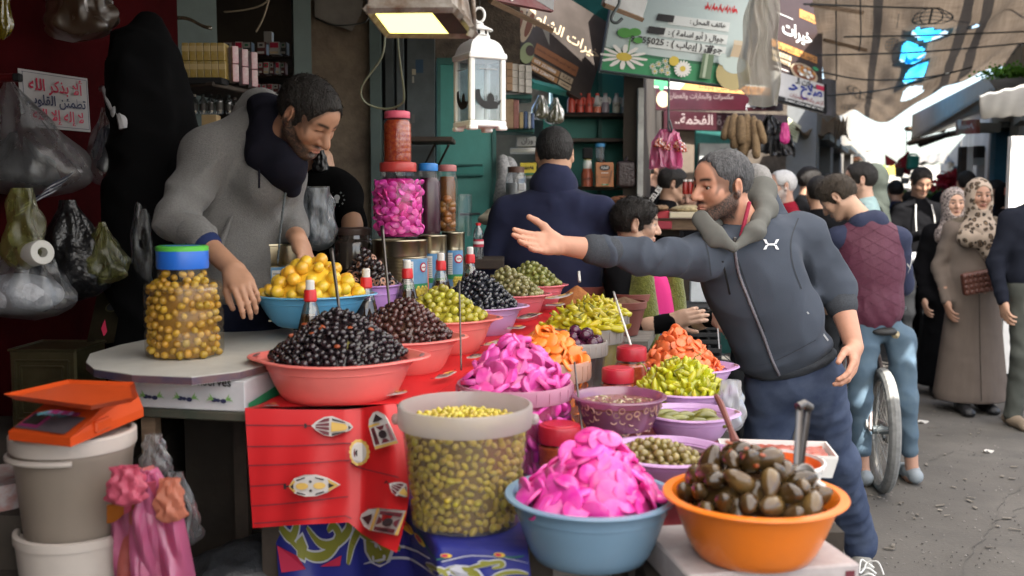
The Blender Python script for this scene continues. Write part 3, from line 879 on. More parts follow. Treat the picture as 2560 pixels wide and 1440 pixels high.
for(px,py,s_,n)in((2306,1056,.018,'small crumpled white paper scrap lying on the grey paving'),(2470,1130,.014,'tiny yellowish chip on the open paving below the walking woman')):
 c=PZ(px,py,.006);g=G()
 g.sheet(lambda u,v:c+arr([(u-.5)*4*s_,(v-.5)*2.6*s_,.008*sin(7*u+5*v)+.006]),5,4,.001)
 single('paper_scrap',g,mat('scrap',(.6,.58,.54),.9),n,'litter')
RL=lambda d:-2.874+.398*d 
m_red=mat('red_paint',(.046,.0022,.0034),.85,spec=.06,var=(2.2,.8),col2=(.014,.0008,.0012),bump=(70,.5),bumpdist=.003)
g=G();u=ST;n=arr([u[1],-u[0],0])
a=arr([RL(.9),.9,0]);b=arr([RL(3.95),3.95,0])
g.box((a+b)/2-n*.08+(0,0,1.45),(np.linalg.norm(b-a)/2,.08,1.45),np.column_stack([u,[-u[1],u[0],0],[0,0,1]]))
structure('wall_red',g,m_red,False)
def redwall(px,py,off=0.):
 """point on the red wall seen at that spot"""
 aa=(px-1280)/FPX;d=-2.874/(aa-.398)
 return P(px,py,d)+n*off
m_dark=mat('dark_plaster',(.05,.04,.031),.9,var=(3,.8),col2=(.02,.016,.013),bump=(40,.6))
m_jamb=mat('grey_green_paint',(.085,.12,.115),.55,var=(4,.5),bump=(50,.3))
m_beige=mat('beige_plaster',(.21,.165,.12),.9,var=(5,1.0),col2=(.085,.065,.05),bump=(60,.7),bumpdist=.004)
m_steel=mat('grey_steel',(.075,.09,.095),.5,var=(6,.6),metal=.2,bump=(60,.3))
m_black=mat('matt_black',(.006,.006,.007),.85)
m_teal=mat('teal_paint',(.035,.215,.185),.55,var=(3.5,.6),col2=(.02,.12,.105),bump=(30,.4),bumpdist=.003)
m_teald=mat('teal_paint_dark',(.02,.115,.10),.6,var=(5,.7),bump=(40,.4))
m_wood=mat('raw_wood',(.20,.13,.08),.8,var=(7,.8),stretch=(1,1,6),bump=(40,.5))
m_woodd=mat('dark_wood',(.055,.04,.03),.75,var=(9,.7),bump=(40,.5))
m_greywood=mat('weathered_wood',(.20,.185,.165),.85,var=(10,.7),stretch=(1,5,5),bump=(50,.6))
m_white=mat('white_paint',(.72,.71,.68),.6,var=(7,.35),col2=(.5,.48,.44))
wallq('wall_jamb',395,4.15,556,4.3,0,2.9,m_jamb)
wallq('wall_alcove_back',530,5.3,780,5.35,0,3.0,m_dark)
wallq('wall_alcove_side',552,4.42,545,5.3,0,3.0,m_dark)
wallq('pillar_green',744,4.6,787,4.62,0,3.0,m_jamb,.16)
wallq('wall_beige',786,5.05,938,5.05,0,3.0,m_beige)
g=G();g.add([P(787,-60,4.9),P(912,-60,4.9),P(905,30,4.9),P(880,78,4.9),P(787,42,4.9)]+[P(787,-60,5.045),P(912,-60,5.045),P(905,30,5.045),P(880,78,5.045),P(787,42,5.045)],[(0,4,3,2,1),(0,5,9,4),(4,9,8,3),(3,8,7,2),(2,7,6,1)])
structure('ceiling_soffit',g,mat('grey_plaster',(.20,.185,.165),.9,var=(4,.6),bump=(50,.5)),False)
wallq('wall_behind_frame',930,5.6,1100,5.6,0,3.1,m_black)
for i,(x0,x1,d,m)in enumerate(((930,956,4.98,m_jamb),(968,988,5.2,m_steel),(996,1012,5.0,m_steel))):wallq('door_frame_post',x0,d,x1,d,0,2.9,m,.05)
wallq('wall_brown',1080,5.35,1300,5.45,2.16,3.2,mat('brown_plaster',(.10,.08,.062),.95,var=(14,.9),bump=(90,.9),bumpdist=.006))
# steel door leaf with stickers, then the shut teal door
r=empty('steel_door',P(1052,700,5.1)*(1,1,0),'dark grey steel door leaf with torn stickers beside the teal door','door')
pn=Panel(r,'door_leaf',P(1018,60,5.12),P(1086,60,5.12),P(1018,1250,5.12),m_steel,.05)
for(u,v,w,h,c)in((.45,.075,.28,.028,(.02,.05,.09)),(.25,.095,.14,.012,(.3,.27,.2)),(.22,.11,.07,.014,(.25,.25,.22)),(.22,.19,.12,.018,(.1,.1,.1)),(.5,.3,.2,.01,(.12,.12,.12))):
 pn.rect(u-w/2,v,u+w/2,v+h,mat('sticker%.2f'%(u+v),c,.6),'sticker')
r=empty('teal_door',P(1165,700,5.2)*(1,1,0),'shut teal painted metal door with a sliding bolt','door')
pn=Panel(r,'door_leaf',P(1092,146,5.2),P(1240,146,5.25),P(1092,1250,5.2),m_teal,.05)
for(u0,v0,u1,v1)in((.0,0,.06,1),(.93,0,1,1),(.06,0,.93,.014)):
 g=G();
 A=[pn.pt(u0,v0,.012),pn.pt(u0,v1,.012),pn.pt(u1,v1,.012),pn.pt(u1,v0,.012)]
 g.add(A+[q-pn.n*.011 for q in A],[(0,1,2,3),(0,4,5,1),(1,5,6,2),(2,6,7,3),(3,7,4,0)]);child(r,'door_rail',g,m_teald,False)
for v in(.245,.268):
 g=G();a,b=pn.pt(.30,v,.02),pn.pt(.76,v,.02);g.tube([a,b],.007);child(r,'bolt',g,m_teald)
g=G();g.box(pn.pt(.5,.256,.008),(.09,.008,.022));child(r,'bolt_plate',g,m_teal,False)
g=G();g.tube([pn.pt(.38,.355,.02),pn.pt(.72,.355,.02)],.006);child(r,'handle',g,m_steel)
# house number plate
r=empty('number_plate',P(1135,92,5.3),'dark blue house number plate above the shut doors','sign')
pn=Panel(r,'plate',P(1108,80,5.32),P(1162,80,5.32),P(1108,100,5.32),mat('plate_blue',(.012,.02,.05),.5),.006)
pn.text('2114',.5,.5,.8,mat('plate_white',(.35,.35,.36),.6),'number')
# bracket shelf beside the teal door
r=empty('bracket_shelf',P(1090,350,4.9),'small dark wall shelf on brackets beside the teal door','shelf')
g=G();g.rbox(P(1080,352,4.85),(.108,.14,.012));child(r,'board',g,m_woodd)
for px in(1075,1110):
 g=G();g.tube([P(px-20,425,5.02),P(px+12,362,4.8)],.006);child(r,'bracket',g,m_woodd)
# unseen roof over the stall, shaped to darken the left and light the goods
m_roof=mat('roof_boards',(.09,.07,.055),.85,var=(6,.6),bump=(30,.5))
def EDGE(d):return .42*d-.95
A=[(EDGE(-1.6),-1.6,2.22),(EDGE(6.0),6.0,3.02),(-4,6.0,2.92),(-4,-1.6,2.22)];g=G()
g.add(A+[(x,y,z+.05)for x,y,z in A],[(3,2,1,0),(4,5,6,7),(0,1,5,4),(1,2,6,5),(2,3,7,6),(3,0,4,7)])
structure('roof_shading_stall',g,m_roof,False)
structure('wall_left_end',G().box((-3.3,.8,1.4),(.06,3.0,1.4)),m_dark,False)  # unseen side wall, placed to keep sky light off the left interior
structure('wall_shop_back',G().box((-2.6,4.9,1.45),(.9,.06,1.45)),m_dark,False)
structure('wall_light_block',G().box((-2.15,-1.2,1.45),(1.45,.06,1.45)),m_dark,False)  # added out of view to block light reaching the left interior
# dark pole and rafters, cables
m_cable=mat('cable',(.03,.03,.028),.6)
def cable(name,pts,rad,m,label,cat='cable',group=None,n=6):
 g=G();g.tube(pts,rad,n);return single(name,g,m,label,cat,group,smooth=True)
cable('cable',spline([P(958,-20,2.75),P(962,60,2.75),P(955,140,2.76),P(905,215,2.78),P(912,255,2.8),P(960,272,2.8),P(1000,262,2.78),P(1010,235,2.76),P(996,120,2.72),P(995,20,2.7)],60),.0032,mat('cable_grey',(.14,.15,.10),.5),'loose grey cable loop hanging below the floodlight')
cable('cable',spline([P(790,45,4.8),P(830,62,4.75),P(890,60,4.75),P(920,45,4.75),P(912,-20,4.8)],30),.004,m_cable,'dark cable bundle slung along the beige plaster wall')
cable('cable',spline([P(640,80,4.3),P(660,40,4.3),P(680,-30,4.3)],12),.004,mat('cable_tan',(.25,.2,.14),.5),'tan cable dangling in front of the shelf alcove')
cable('cable',spline([P(560,30,4.35),P(610,25,4.35),P(655,12,4.35),P(690,-20,4.35)],12),.004,mat('cable_tan',(.25,.2,.14),.5),'tan cable sagging across the top of the shelf alcove')
# ------------------------------------------------------------------ street beyond: teal spice shop
wallq('wall_teal_back',1380,6.6,1590,6.65,0,2.55,m_teal)
wallq('wall_teal_side',1378,5.9,1384,6.6,0,2.08,m_teal,.05)
wallq('wall_white_strip',1240,6.3,1372,6.3,0,2.6,mat('dull_white',(.35,.34,.31),.8,var=(5,.6)))
wallq('shop_post',1592,6.15,1606,6.15,0,2.2,mat('post_white',(.42,.43,.41),.7,var=(9,.6)),.05)
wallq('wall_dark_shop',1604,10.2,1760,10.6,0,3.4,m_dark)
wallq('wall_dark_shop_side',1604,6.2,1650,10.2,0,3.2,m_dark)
wallq('wall_brown_door',1672,9.2,1732,9.3,0,2.25,mat('brown_door',(.13,.10,.075),.8,var=(5,.5)))
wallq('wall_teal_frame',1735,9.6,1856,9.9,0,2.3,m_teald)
wallq('wall_pale_shop',1745,9.4,1842,9.5,1.3,2.05,mat('pale_panel',(.42,.44,.42),.7,var=(5,.5)),.04)
wallq('wall_brown_upper',1755,10.7,1960,11.0,0,4.0,MATS['brown_plaster'])
m_shelf=m_woodd
def shelf(name,px0,px1,py,d,depth,label,m=None,t=.012,grp=None):
 a,b=P(px0,py,d),P(px1,py,d);g=G()
 g.rbox((a+b)/2+arr([0,depth/2,0]),(np.linalg.norm(b-a)/2,depth/2,t));return single(name,g,m or m_shelf,label,'shelf',grp)
shelf('shelf',1408,1592,287,6.35,.22,'dark shelf board under the red and clear bottles in the teal shop',m_woodd)
shelf('shelf',1418,1588,350,6.3,.22,'middle dark shelf board of the teal shop with one jerrycan',m_woodd)
shelf('shelf',1418,1592,470,6.25,.26,'lowest dark shelf board of the teal shop under the orange oil tin',m_woodd)
shelf('shelf',1275,1352,375,5.6,.25,'white painted shelf board behind the man in navy fleece',m_white)
shelf('shelf',1265,1345,440,5.6,.25,'lower white shelf board behind the yellow carton',m_white)
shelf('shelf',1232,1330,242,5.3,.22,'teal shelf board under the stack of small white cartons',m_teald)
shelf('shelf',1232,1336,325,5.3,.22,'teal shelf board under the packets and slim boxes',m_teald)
for(px,t)in((1500,.02),):
 g=G();g.box(P(px,300,6.5)*(1,1,0)+(0,0,1.6),(.012,.012,.8));structure('wall_teal_batten',g,m_teald,False)
g=G();a,b=P(1325,208,5.8),P(1422,232,6.3);g.tube([a,b],.028,4);structure('beam_teal',g,m_teal,False)
# ------------------------------------------------------------------ street beyond: facades on both sides
def LF(d):return X_(2010,10)+.398*(d-10) 
def RF(d):return X_(2560,9)+.398*(d-9) 
m_fac=[mat('facade_%d'%i,c,.85,var=(1.5,.6),bump=(20,.4))for i,c in enumerate([(.30,.28,.25),(.36,.33,.28),(.24,.25,.25),(.33,.26,.2),(.42,.40,.36)])]
def facade(line,side,d0,d1,h,m,label,openings,awn=None):
 """a low shop building along the street with recessed openings (start, end, top)"""
 u=ST;nn=arr([u[1],-u[0],0])*side 
 at=lambda d,z,off=0.:arr([line(d),d,z])+nn*off
 r=empty('shop_building',at((d0+d1)/2,0,-.6),label,'building')
 R=np.column_stack([u,[-u[1],u[0],0],[0,0,1]]);g=G()
 def blk(a,b,z0,z1,off=-.9,half=.9):
  L_=(b-a)/ST[1]
  g.box(at((a+b)/2,(z0+z1)/2,off),(L_/2,half,(z1-z0)/2),R)
 cur=d0
 for(a,b,top)in openings:
  blk(cur,a,0,h);blk(a,b,top,h-.002);blk(a,b,0,top-.001,-1.4,.4);cur=b
 blk(cur,d1,0,h)
 child(r,'wall',g,m,False)
 for(a,b,top)in openings:
  q=G();q.box(at((a+b)/2,top+.03,.05),((b-a)/ST[1]/2,.06,.03),R);child(r,'shutter_box',q,m_steel,False)
 return r
facade(LF,1,11,15,2.9,m_fac[2],'grey low shop building beyond the hanging black bags',[(11.4,13,2.2),(13.4,14.8,2.2)])
facade(LF,1,15.1,21,3.1,m_fac[1],'beige shop building halfway down the shaded side of the street',[(15.5,17.4,2.3),(18,20.4,2.3)])
facade(LF,1,21.2,34,3.0,m_fac[4],'pale shop building at the far end of the shaded side',[(22,25,2.3),(26,29,2.3)])
facade(RF,-1,8.4,9.9,3.0,m_fac[1],'cream shop building at the right edge with a bright doorway return',[(8.6,9.2,2.2)])
facade(RF,-1,10.0,13.4,3.1,m_fac[2],'grey green shop building with the blue post and meter boxes',[(10.8,11.8,2.3)])
facade(RF,-1,13.6,21,2.8,m_fac[4],'pale shop building on the sunlit side beyond the blue post',[(14.2,16,2.2),(17,19,2.2)])
facade(RF,-1,21.3,36,2.8,m_fac[0],'far pale building on the sunlit side of the street',[(22,25,2.2),(27,30,2.2)])
# house closing the street
g=G();g.box((16,52,1.6),(11,3,1.6));o=single('far_building',g,m_fac[4],'low pale building closing the far end of the street','building',smooth=False)
# ------------------------------------------------------------------ signs
def flat(name,c,**k):return mat(name,c,k.pop('rough',.55),spec=.35,**k)
k_red,k_navy,k_ink=flat('print_red',(.40,.02,.06)),flat('print_navy',(.02,.025,.07)),flat('print_ink',(.02,.02,.022))
k_white,k_orange,k_teal=flat('print_white',(.70,.69,.66)),flat('print_orange',(.50,.22,.06)),flat('print_tealish',(.42,.56,.55))
k_grey,k_yellow,k_green,k_greend=flat('print_grey',(.33,.34,.35)),flat('print_yellow',(.55,.42,.06)),flat('print_green',(.035,.24,.10)),flat('print_dark_green',(.02,.12,.06))
k_black,k_brown,k_tan=flat('print_black',(.012,.012,.012)),flat('print_brown',(.055,.035,.028)),flat('print_tan',(.42,.33,.22))
# poster on the red wall
tl,tr,bl=redwall(33,171,.02),redwall(207,197,.02),redwall(43,316,.02)
r=empty('poster',(tl+tr+bl)/3,'white paper poster with red and navy Arabic lines on the red wall','poster')
pn=Panel(r,'paper',tl,tr,bl,mat('poster_paper',(.38,.365,.37),.7,var=(6,.3),col2=(.30,.28,.27)),.002)
for(a,b,c,d)in((.035,.04,.965,.047),(.035,.953,.965,.96),(.035,.04,.042,.96),(.958,.04,.965,.96)):pn.rect(a,b,c,d,k_navy,'border')
pn.text('ألا بذكر الله',.5,.24,.78,k_red,bold=.02)
pn.text('تطمئن القلوب',.49,.53,.86,k_navy,bold=.02)
pn.text('لا إله إلا الله',.50,.80,.74,k_red,bold=.02)
# dark brown sign of the delicacies shop, tipped down the street
r=empty('shop_sign',P(1400,130,6),'dark brown slanted shop board with pale Arabic lettering and orange strips','sign')
pn=Panel(r,'board',P(1318,-70,6.2),P(1528,62,6.6),P(1243,132,5.9),mat('sign_brown',(.075,.062,.055),.35,var=(3,.7),bump=(20,.2)),.03)
pn.text('خيرات الشام',.60,.44,.74,k_tan,bold=.015)
pn.rect(.32,.68,.80,.80,flat('print_rust',(.26,.11,.05)));pn.text('اجود انواع التمور والمكسرات والعطارة',.56,.74,.44,k_brown)
for(v,n1,n2)in((.885,'059 2528888','إدارة'),(1.02,'059 2284775','محمد')):
 pass
pn.rect(.33,.84,.63,.91,flat('print_tanorange',(.36,.20,.09)));pn.text('059 2528888',.47,.875,.24,k_white);pn.rect(.64,.84,.78,.91,k_tan);pn.text('إدارة',.71,.875,.09,k_brown)
pn.rect(.33,.93,.63,.99,flat('print_tanorange',(.36,.20,.09)));pn.text('059 2284775',.47,.96,.24,k_white);pn.rect(.64,.93,.78,.99,k_tan);pn.text('محمد',.71,.96,.09,k_brown)
for(u,v,a,b,m)in((.06,.62,.075,.26,k_tan),(.07,.64,.045,.19,flat('print_date',(.16,.06,.03))),(.17,.56,.05,.22,k_tan),(.18,.56,.03,.15,flat('print_date',(.16,.06,.03))),(.25,.86,.07,.12,flat('print_olive',(.22,.26,.13))),(.27,.82,.045,.06,k_brown)):
 pn.disc(u,v,a,m,rv=b)
# white and green herbs sign
r=empty('shop_sign',P(1690,80,6.0),'white and green hanging sign with daisies, a spray bottle and phone numbers','sign')
pn=Panel(r,'board',P(1541,-70,6.0),P(1887,-25,6.05),P(1499,178,5.95),mat('sign_pale',(.40,.50,.50),.4,var=(3,.35),col2=(.50,.54,.54)),.03)
pn.scrawl(.78,.235,.24,.10,flat('print_bright_red',(.55,.03,.04)),4)
for v,t,w in((.405,'هاتف المحل : 082',.60),(.535,'جوال ( أبو اسامة ) : 059',.66),(.655,'جوال ( إيهاب ) : 9-755025',.74)):
 pn.rect(.90-w*.8,v-.045,.86,v+.05,flat('print_pill',(.60,.64,.63)))
for v,t,w in((.405,'هاتف المحل : ',.26),(.535,'جوال ( أبو اسامة ) :',.40),(.655,'جوال ( إيهاب ) : 9-755025',.66)):
 pn.text(t,.835-w/2,v,w,k_ink,bold=.02)
g2=[]
for(u0,v0)in((.36,.40),(.40,.40),(.44,.40),(.31,.535),(.35,.535),(.39,.535)):
 for q in range(5):g2.append([(u0-.02+q*.008,v0-.035),(u0-.025+q*.008,v0+.035),(u0-.017+q*.008,v0+.035),(u0-.012+q*.008,v0-.035)])
pn.many(g2,k_ink,'scribble')
wave=[(0,.745+.01)]+[(u,.755+.035*sin(u*2.6+.2))for u in np.linspace(.05,1,14)]
pn.poly(list(reversed(wave+[(1,.995),(0,.995)])),k_greend);wave2=[(u,v+.03)for u,v in wave]
pn.poly(list(reversed(wave2+[(1,.99),(0,.99)])),k_green)
def daisy(u,v,ru,n,mp,mc,rv=None,sq=1.,wd=.28):
 rv=rv or ru*pn.w/pn.h*sq;pts=[]
 for i in range(n):
  a=2*PI*i/n
  pts.append([(u+ru*t*cos(a)-ru*w*sin(a),v+rv*t*sin(a)+rv*w*cos(a))for t,w in reversed(((.2,-.04),(.6,-wd*.5),(.95,-wd*.35),(1,0),(.95,wd*.35),(.6,wd*.5),(.2,.04)))])
 pn.many(pts,mp,'petals');pn.disc(u,v,ru*.33,mc,rv=rv*.33)
for(u,v,a)in((.13,.60,.10),(.20,.58,.08),(.23,.66,.06)):pn.disc(u,v,a*.55,flat('print_leaf',(.08,.28,.06)),rv=a*.5)
pn.rect(.168,.62,.178,.78,flat('print_leaf',(.08,.28,.06)))
daisy(.15,.84,.17,12,k_white,k_yellow,rv=.125,wd=.22)
for(u,v)in((.36,.90),(.40,.87),(.43,.93),(.46,.89),(.38,.95),(.47,.95),(.44,.84)):daisy(u,v,.024,8,k_white,k_yellow)
daisy(.57,.895,.062,16,k_white,k_yellow)
pn.disc(.50,.83,.035,k_yellow)
for(u0,v0,u1,v1,m)in((.695,.72,.775,.965,flat('print_spray',(.10,.16,.09))),(.715,.715,.735,.96,flat('print_spray_hi',(.33,.40,.30))),(.718,.655,.75,.715,k_ink),(.70,.64,.765,.652,k_ink)):pn.rect(u0,v0,u1,v1,m)
pn.disc(.93,.88,.125,flat('print_oil',(.36,.30,.14)),rv=.17);pn.disc(.925,.80,.085,flat('print_glass',(.42,.50,.48)),rv=.085)
pn.poly([(.90,.58),(.885,.72),(.975,.72),(.96,.58)],k_tan);pn.rect(.895,.555,.965,.60,flat('print_cork',(.5,.43,.32)))
pn.disc(.835,.76,.03,flat('print_glass',(.42,.50,.48)),rv=.06)
g=G()
for(a,b)in((pn.pt(0,0,.01),pn.pt(0,1,.01)),(pn.pt(0,1,.01),pn.pt(1,1,.01)),(pn.pt(1,1,.01),pn.pt(1,0,.01))):g.tube([a,b],.010,4)
child(r,'frame',g,m_steel,False)
# small painted board with a timber edge, grey board end with a hook
r=empty('shop_sign',P(1310,20,4.3),'tilted red and grey painted board on a timber batten above the lantern','sign')
pn=Panel(r,'board',P(1236,-75,4.2),P(1390,-40,4.5),P(1228,-2,4.15),mat('sign_redgrey',(.24,.035,.045),.5,var=(5,.6),col2=(.3,.3,.3)),.02)
pn.poly([(.45,-.0),(.45,.55),(.99,.98),(.99,0)],k_grey);pn.scrawl(.70,.45,.4,.3,k_white,5);pn.disc(.3,.5,.14,k_white,wob=.2);pn.disc(.3,.5,.1,k_red)
g=G();g.tube([P(1226,2,4.15),P(1380,76,4.5)],.014,4);child(r,'batten',g,m_wood,False)
r=empty('board_end',P(1560,10,4.6),'plain grey hanging board end with a timber rim beside the green sign','board')
pn=Panel(r,'board',P(1530,-60,4.5),P(1625,-20,4.7),P(1510,12,4.5),mat('board_grey',(.30,.31,.31),.6,var=(5,.4)),.02)
g=G();g.tube([pn.pt(0,1),pn.pt(1,1.0)],.013,4);child(r,'batten',g,m_wood,False)
g=G();g.tube(spline([P(1547,-20,4.4),P(1548,8,4.4),P(1532,36,4.4),P(1530,52,4.4),P(1542,57,4.4),P(1556,46,4.4)],24),.007);single('hook',g,m_steel,'grey steel meat hook hanging beside the grey board end','hook')
# white sign behind the bulb, orange strip sign, maroon signs
r=empty('shop_sign',P(1510,180,7.0),'dusty white sign with red writing lit by the bare bulb','sign')
pn=Panel(r,'board',P(1492,88,7.1),P(1578,150,7.4),P(1462,222,6.9),mat('sign_cream',(.55,.52,.45),.6,var=(4,.4)),.02)
pn.scrawl(.55,.40,.7,.35,k_red,6);pn.rect(.1,.75,.95,.95,k_orange);pn.text('إدارة ابو هيثم بليل',.52,.85,.75,k_brown);pn.disc(.82,.66,.07,k_red,n=4)
r=empty('shop_sign',P(1760,215,8.0),'narrow white and orange strip sign under the big green sign','sign')
pn=Panel(r,'board',P(1622,193,7.9),P(1925,216,8.2),P(1622,218,7.9),mat('sign_dull_white',(.5,.5,.47),.6,var=(4,.4)),.02)
pn.poly([(.30,.15),(.25,.98),(1,.98),(1,.15)],k_orange);pn.text('(إدارة ابو هيثم بليل) وأولاده',.66,.55,.52,k_brown,bold=.01);pn.disc(.10,.3,.06,k_green,wob=.3)
m_maroon=mat('sign_maroon',(.034,.004,.009),.35,var=(4,.6),bump=(12,.2))
r=empty('shop_sign',P(1780,255,8.4),'maroon shop fascia with faded pale lettering under the strip sign','sign')
pn=Panel(r,'board',P(1640,222,8.3),P(1958,228,8.9),P(1640,274,8.3),m_maroon,.04)
pn.text('مكسرات والبهارات والعطارة',.34,.35,.5,flat('print_dim',(.16,.12,.12)));pn.text('ابو هيثم',.78,.75,.18,k_grey);pn.disc(.05,.5,.05,k_tan)
r=empty('shop_sign',P(1760,300,8.9),'lower maroon shop fascia with large washed out lettering','sign')
pn=Panel(r,'board',P(1660,276,9.0),P(1970,288,9.4),P(1660,322,9.0),m_maroon,.05)
pn.text('عطارة الفخمة..',.36,.5,.55,flat('print_dim2',(.20,.16,.16)),bold=.015)
# vertical brown banner and the white spice sign by the tarp
r=empty('banner',P(1990,90,8.6),'tall dark brown shop banner with a bowl of nuts and white lettering','sign')
pn=Panel(r,'board',P(1925,-60,8.5),P(2056,0,8.9),P(1925,176,8.5),mat('sign_brown2',(.045,.028,.026),.45,var=(3,.4)),.02)
pn.rect(.55,.21,.92,.30,k_orange);pn.text('محلات',.73,.255,.26,k_brown)
pn.text('خيرات',.50,.50,.56,k_white,bold=.02);pn.rect(.1,.355,.42,.362,k_white)
pn.rect(.02,.66,.88,.735,k_orange);pn.text('لاجود أنواع التمور وال',.47,.698,.76,k_brown)
pn.rect(.02,.77,.38,.82,k_tan);pn.text('إدارة فا',.22,.795,.24,k_brown);pn.rect(.02,.84,.36,.885,k_tan);pn.text('محمد',.22,.863,.2,k_brown)
pn.disc(.62,.90,.26,k_tan,rv=.10);pn.disc(.62,.89,.22,flat('print_nuts',(.23,.08,.04)),rv=.075)
for i in range(16):pn.disc(.62+.17*cos(i*2.4)*math.sqrt((i+.5)/16),.888+.058*sin(i*2.4)*math.sqrt((i+.5)/16),.035,(k_tan,k_orange,k_white)[i%3],rv=.017)
pn.disc(.80,.815,.06,k_green,rv=.02);pn.rect(.02,.955,.3,.963,k_white)
r=empty('shop_sign',P(2000,235,8.4),'white hanging spice shop sign with blue and black lettering and a red bar','sign')
pn=Panel(r,'board',P(1936,176,8.3),P(2061,212,8.7),P(1936,250,8.25),mat('sign_white2',(.52,.51,.49),.5,var=(4,.4)),.03)
pn.rect(0,.82,1,1,k_black);pn.text('إدارة / ابو احمد حجازي (حمودة)',.58,.905,.75,k_white)
pn.text('محلات الـ',.62,.13,.44,k_ink,bold=.02);pn.rect(.82,.08,.98,.24,k_red);pn.text('صلاح حـ',.60,.42,.68,flat('print_blue',(.02,.035,.22)),bold=.03);pn.text('للزعتر والدقة والبهارات',.62,.70,.68,flat('print_dark_red',(.2,.02,.02)),bold=.01)
g=G();g.tube([pn.pt(1,0,.01),pn.pt(1,1,.01)],.012,4);g.tube([pn.pt(0,1,.01),pn.pt(1,1,.01)],.010,4);child(r,'frame',g,m_black,False)
# ------------------------------------------------------------------ lamps
m_rust=mat('rusty_metal',(.30,.28,.25),.6,metal=.5,var=(22,1.0),col2=(.12,.07,.04),bump=(60,.5))
r=empty('floodlight',P(1060,40,2.55),'rusty square floodlight with a glowing yellow panel over the stall','lamp')
d0=2.5
q=[P(918,22,d0-.25),P(1132,20,d0-.22),P(1186,86,d0+.03),P(966,84,d0)]
# housing: frustum above the glass frame
top=[p+arr([.02*s_,.02*t_,.11])for p,s_,t_ in zip(q,(1,-1,-1,1),(-1,-1,1,1))]
g=G();g.add(q+top,[(0,1,5,4),(1,2,6,5),(2,3,7,6),(3,0,4,7),(4,5,6,7)]);child(r,'housing',g,m_rust,False)
g=G()
for i in range(4):
 g.tube([q[i],q[(i+1)%4]],.011,4)
child(r,'rim',g,m_rust,False)
c0=sum(q)/4;inn=[c0+(p-c0)*.97-arr([0,0,.001])for p in q]
def lerp2(u,v):return(inn[0]*(1-u)+inn[1]*u)*(1-v)+(inn[3]*(1-u)+inn[2]*u)*v
g=G();g.add([lerp2(0.02,.02),lerp2(.02,.98),lerp2(.72,.98),lerp2(.72,.02)],[(0,1,2,3)]);child(r,'lit_panel',g,mat('lit_panel',(.5,.5,.1),.5,emit=(1.0,.86,.20,.95)),False)
g=G();g.add([lerp2(.73,.02),lerp2(.73,.98),lerp2(.98,.98),lerp2(.98,.02)],[(0,1,2,3)]);child(r,'dark_panel',g,m_woodd,False)
for i in range(11):
 a=q[0]*(1-i/10)+q[1]*i/10;b=q[3]*(1-i/10)+q[2]*i/10
 g=G();e0,e1=b+(0,0.0,.012),b+(b-a)*-.08+(0,0,.10);g.tube([e0,e1],.006,5);child(r,'fin',g,m_rust,True)
g=G();g.tube([P(1130,10,d0-.1),P(1180,75,d0-.16)],.012,6);g.tube([P(1180,75,d0-.16),P(1172,92,d0-.16)],.008,6);child(r,'bracket',g,m_rust)
g=G();g.tube([P(1150,30,d0-.12),P(1140,-60,d0-.1)],.012,6);child(r,'arm',g,m_rust)
# white Ramadan lantern
m_lw=mat('lantern_white',(.80,.80,.78),.4,spec=.4,bump=(60,.1))
LC=P(1199,325,2.72);zb=LC[2]
k=2.72/FPX
r=empty('lantern',LC,'white hanging candle lantern with crescent and mosque print on its panes','lantern')
Rl=rotz(math.radians(28));hb=70*k*.72
def lbox(cx,cy,cz,hx,hy,hz,nm,m=m_lw,b=.003):
 g=G();g.rbox(LC+Rl@arr([cx,cy,cz]),(hx,hy,hz),Rl,b);return child(r,nm,g,m,False)
H0,H1=.022,.022+150*k
lbox(0,0,.014,hb,hb,.008,'base')
for sx in(-1,1):
 for sy in(-1,1):
  lbox(sx*(hb-.011),sy*(hb-.011),.003,.013,.013,.006,'foot');lbox(sx*(hb*.84),sy*(hb*.84),(H0+H1)/2,.0075,.0075,(H1-H0)/2,'post')
lbox(0,0,H1+.007,hb*1.03,hb*1.03,.008,'eave')
g=G()
for i in range(9):
 pass
prof=[(1.32,0),(1.22,.012),(1.14,.021),(1.00,.030),(.80,.037),(.60,.041),(.55,.043),(.55,.051)]
g.lathe([(hb*a,H1+.015+b*1.0)for a,b in prof],LC,4,Rl@rotz(PI/4));child(r,'roof',g,m_lw,30)
g=G();zt_=H1+.066
g.lathe([(.027,zt_),(.024,zt_+.014)],LC,20,cap1=True);g.lathe([(.037,zt_+.014),(.036,zt_+.017),(.022,zt_+.024),(.011,zt_+.030),(.012,zt_+.033),(.006,zt_+.037)],LC,20,cap0=True,cap1=True);child(r,'chimney_cap',g,m_lw,40)
for i in range(8):
 a=i*PI/4;g=G();g.box(LC+arr([.0262*cos(a),.0262*sin(a),zt_+.007]),(.001,.003,.005),rotz(a));child(r,'vent_hole',g,m_black,False)
g=G();rc=zt_+.037+.019;g.tube([LC+arr([.0+.0145*sin(t),0,rc+.019*cos(t)])for t in np.linspace(0,2*PI,25)],.0035,8,False);child(r,'ring',g,m_lw)
m_pane=clear('lantern_pane',(.86,.9,.92),.10,.05,(.7,.75,.78),.12)
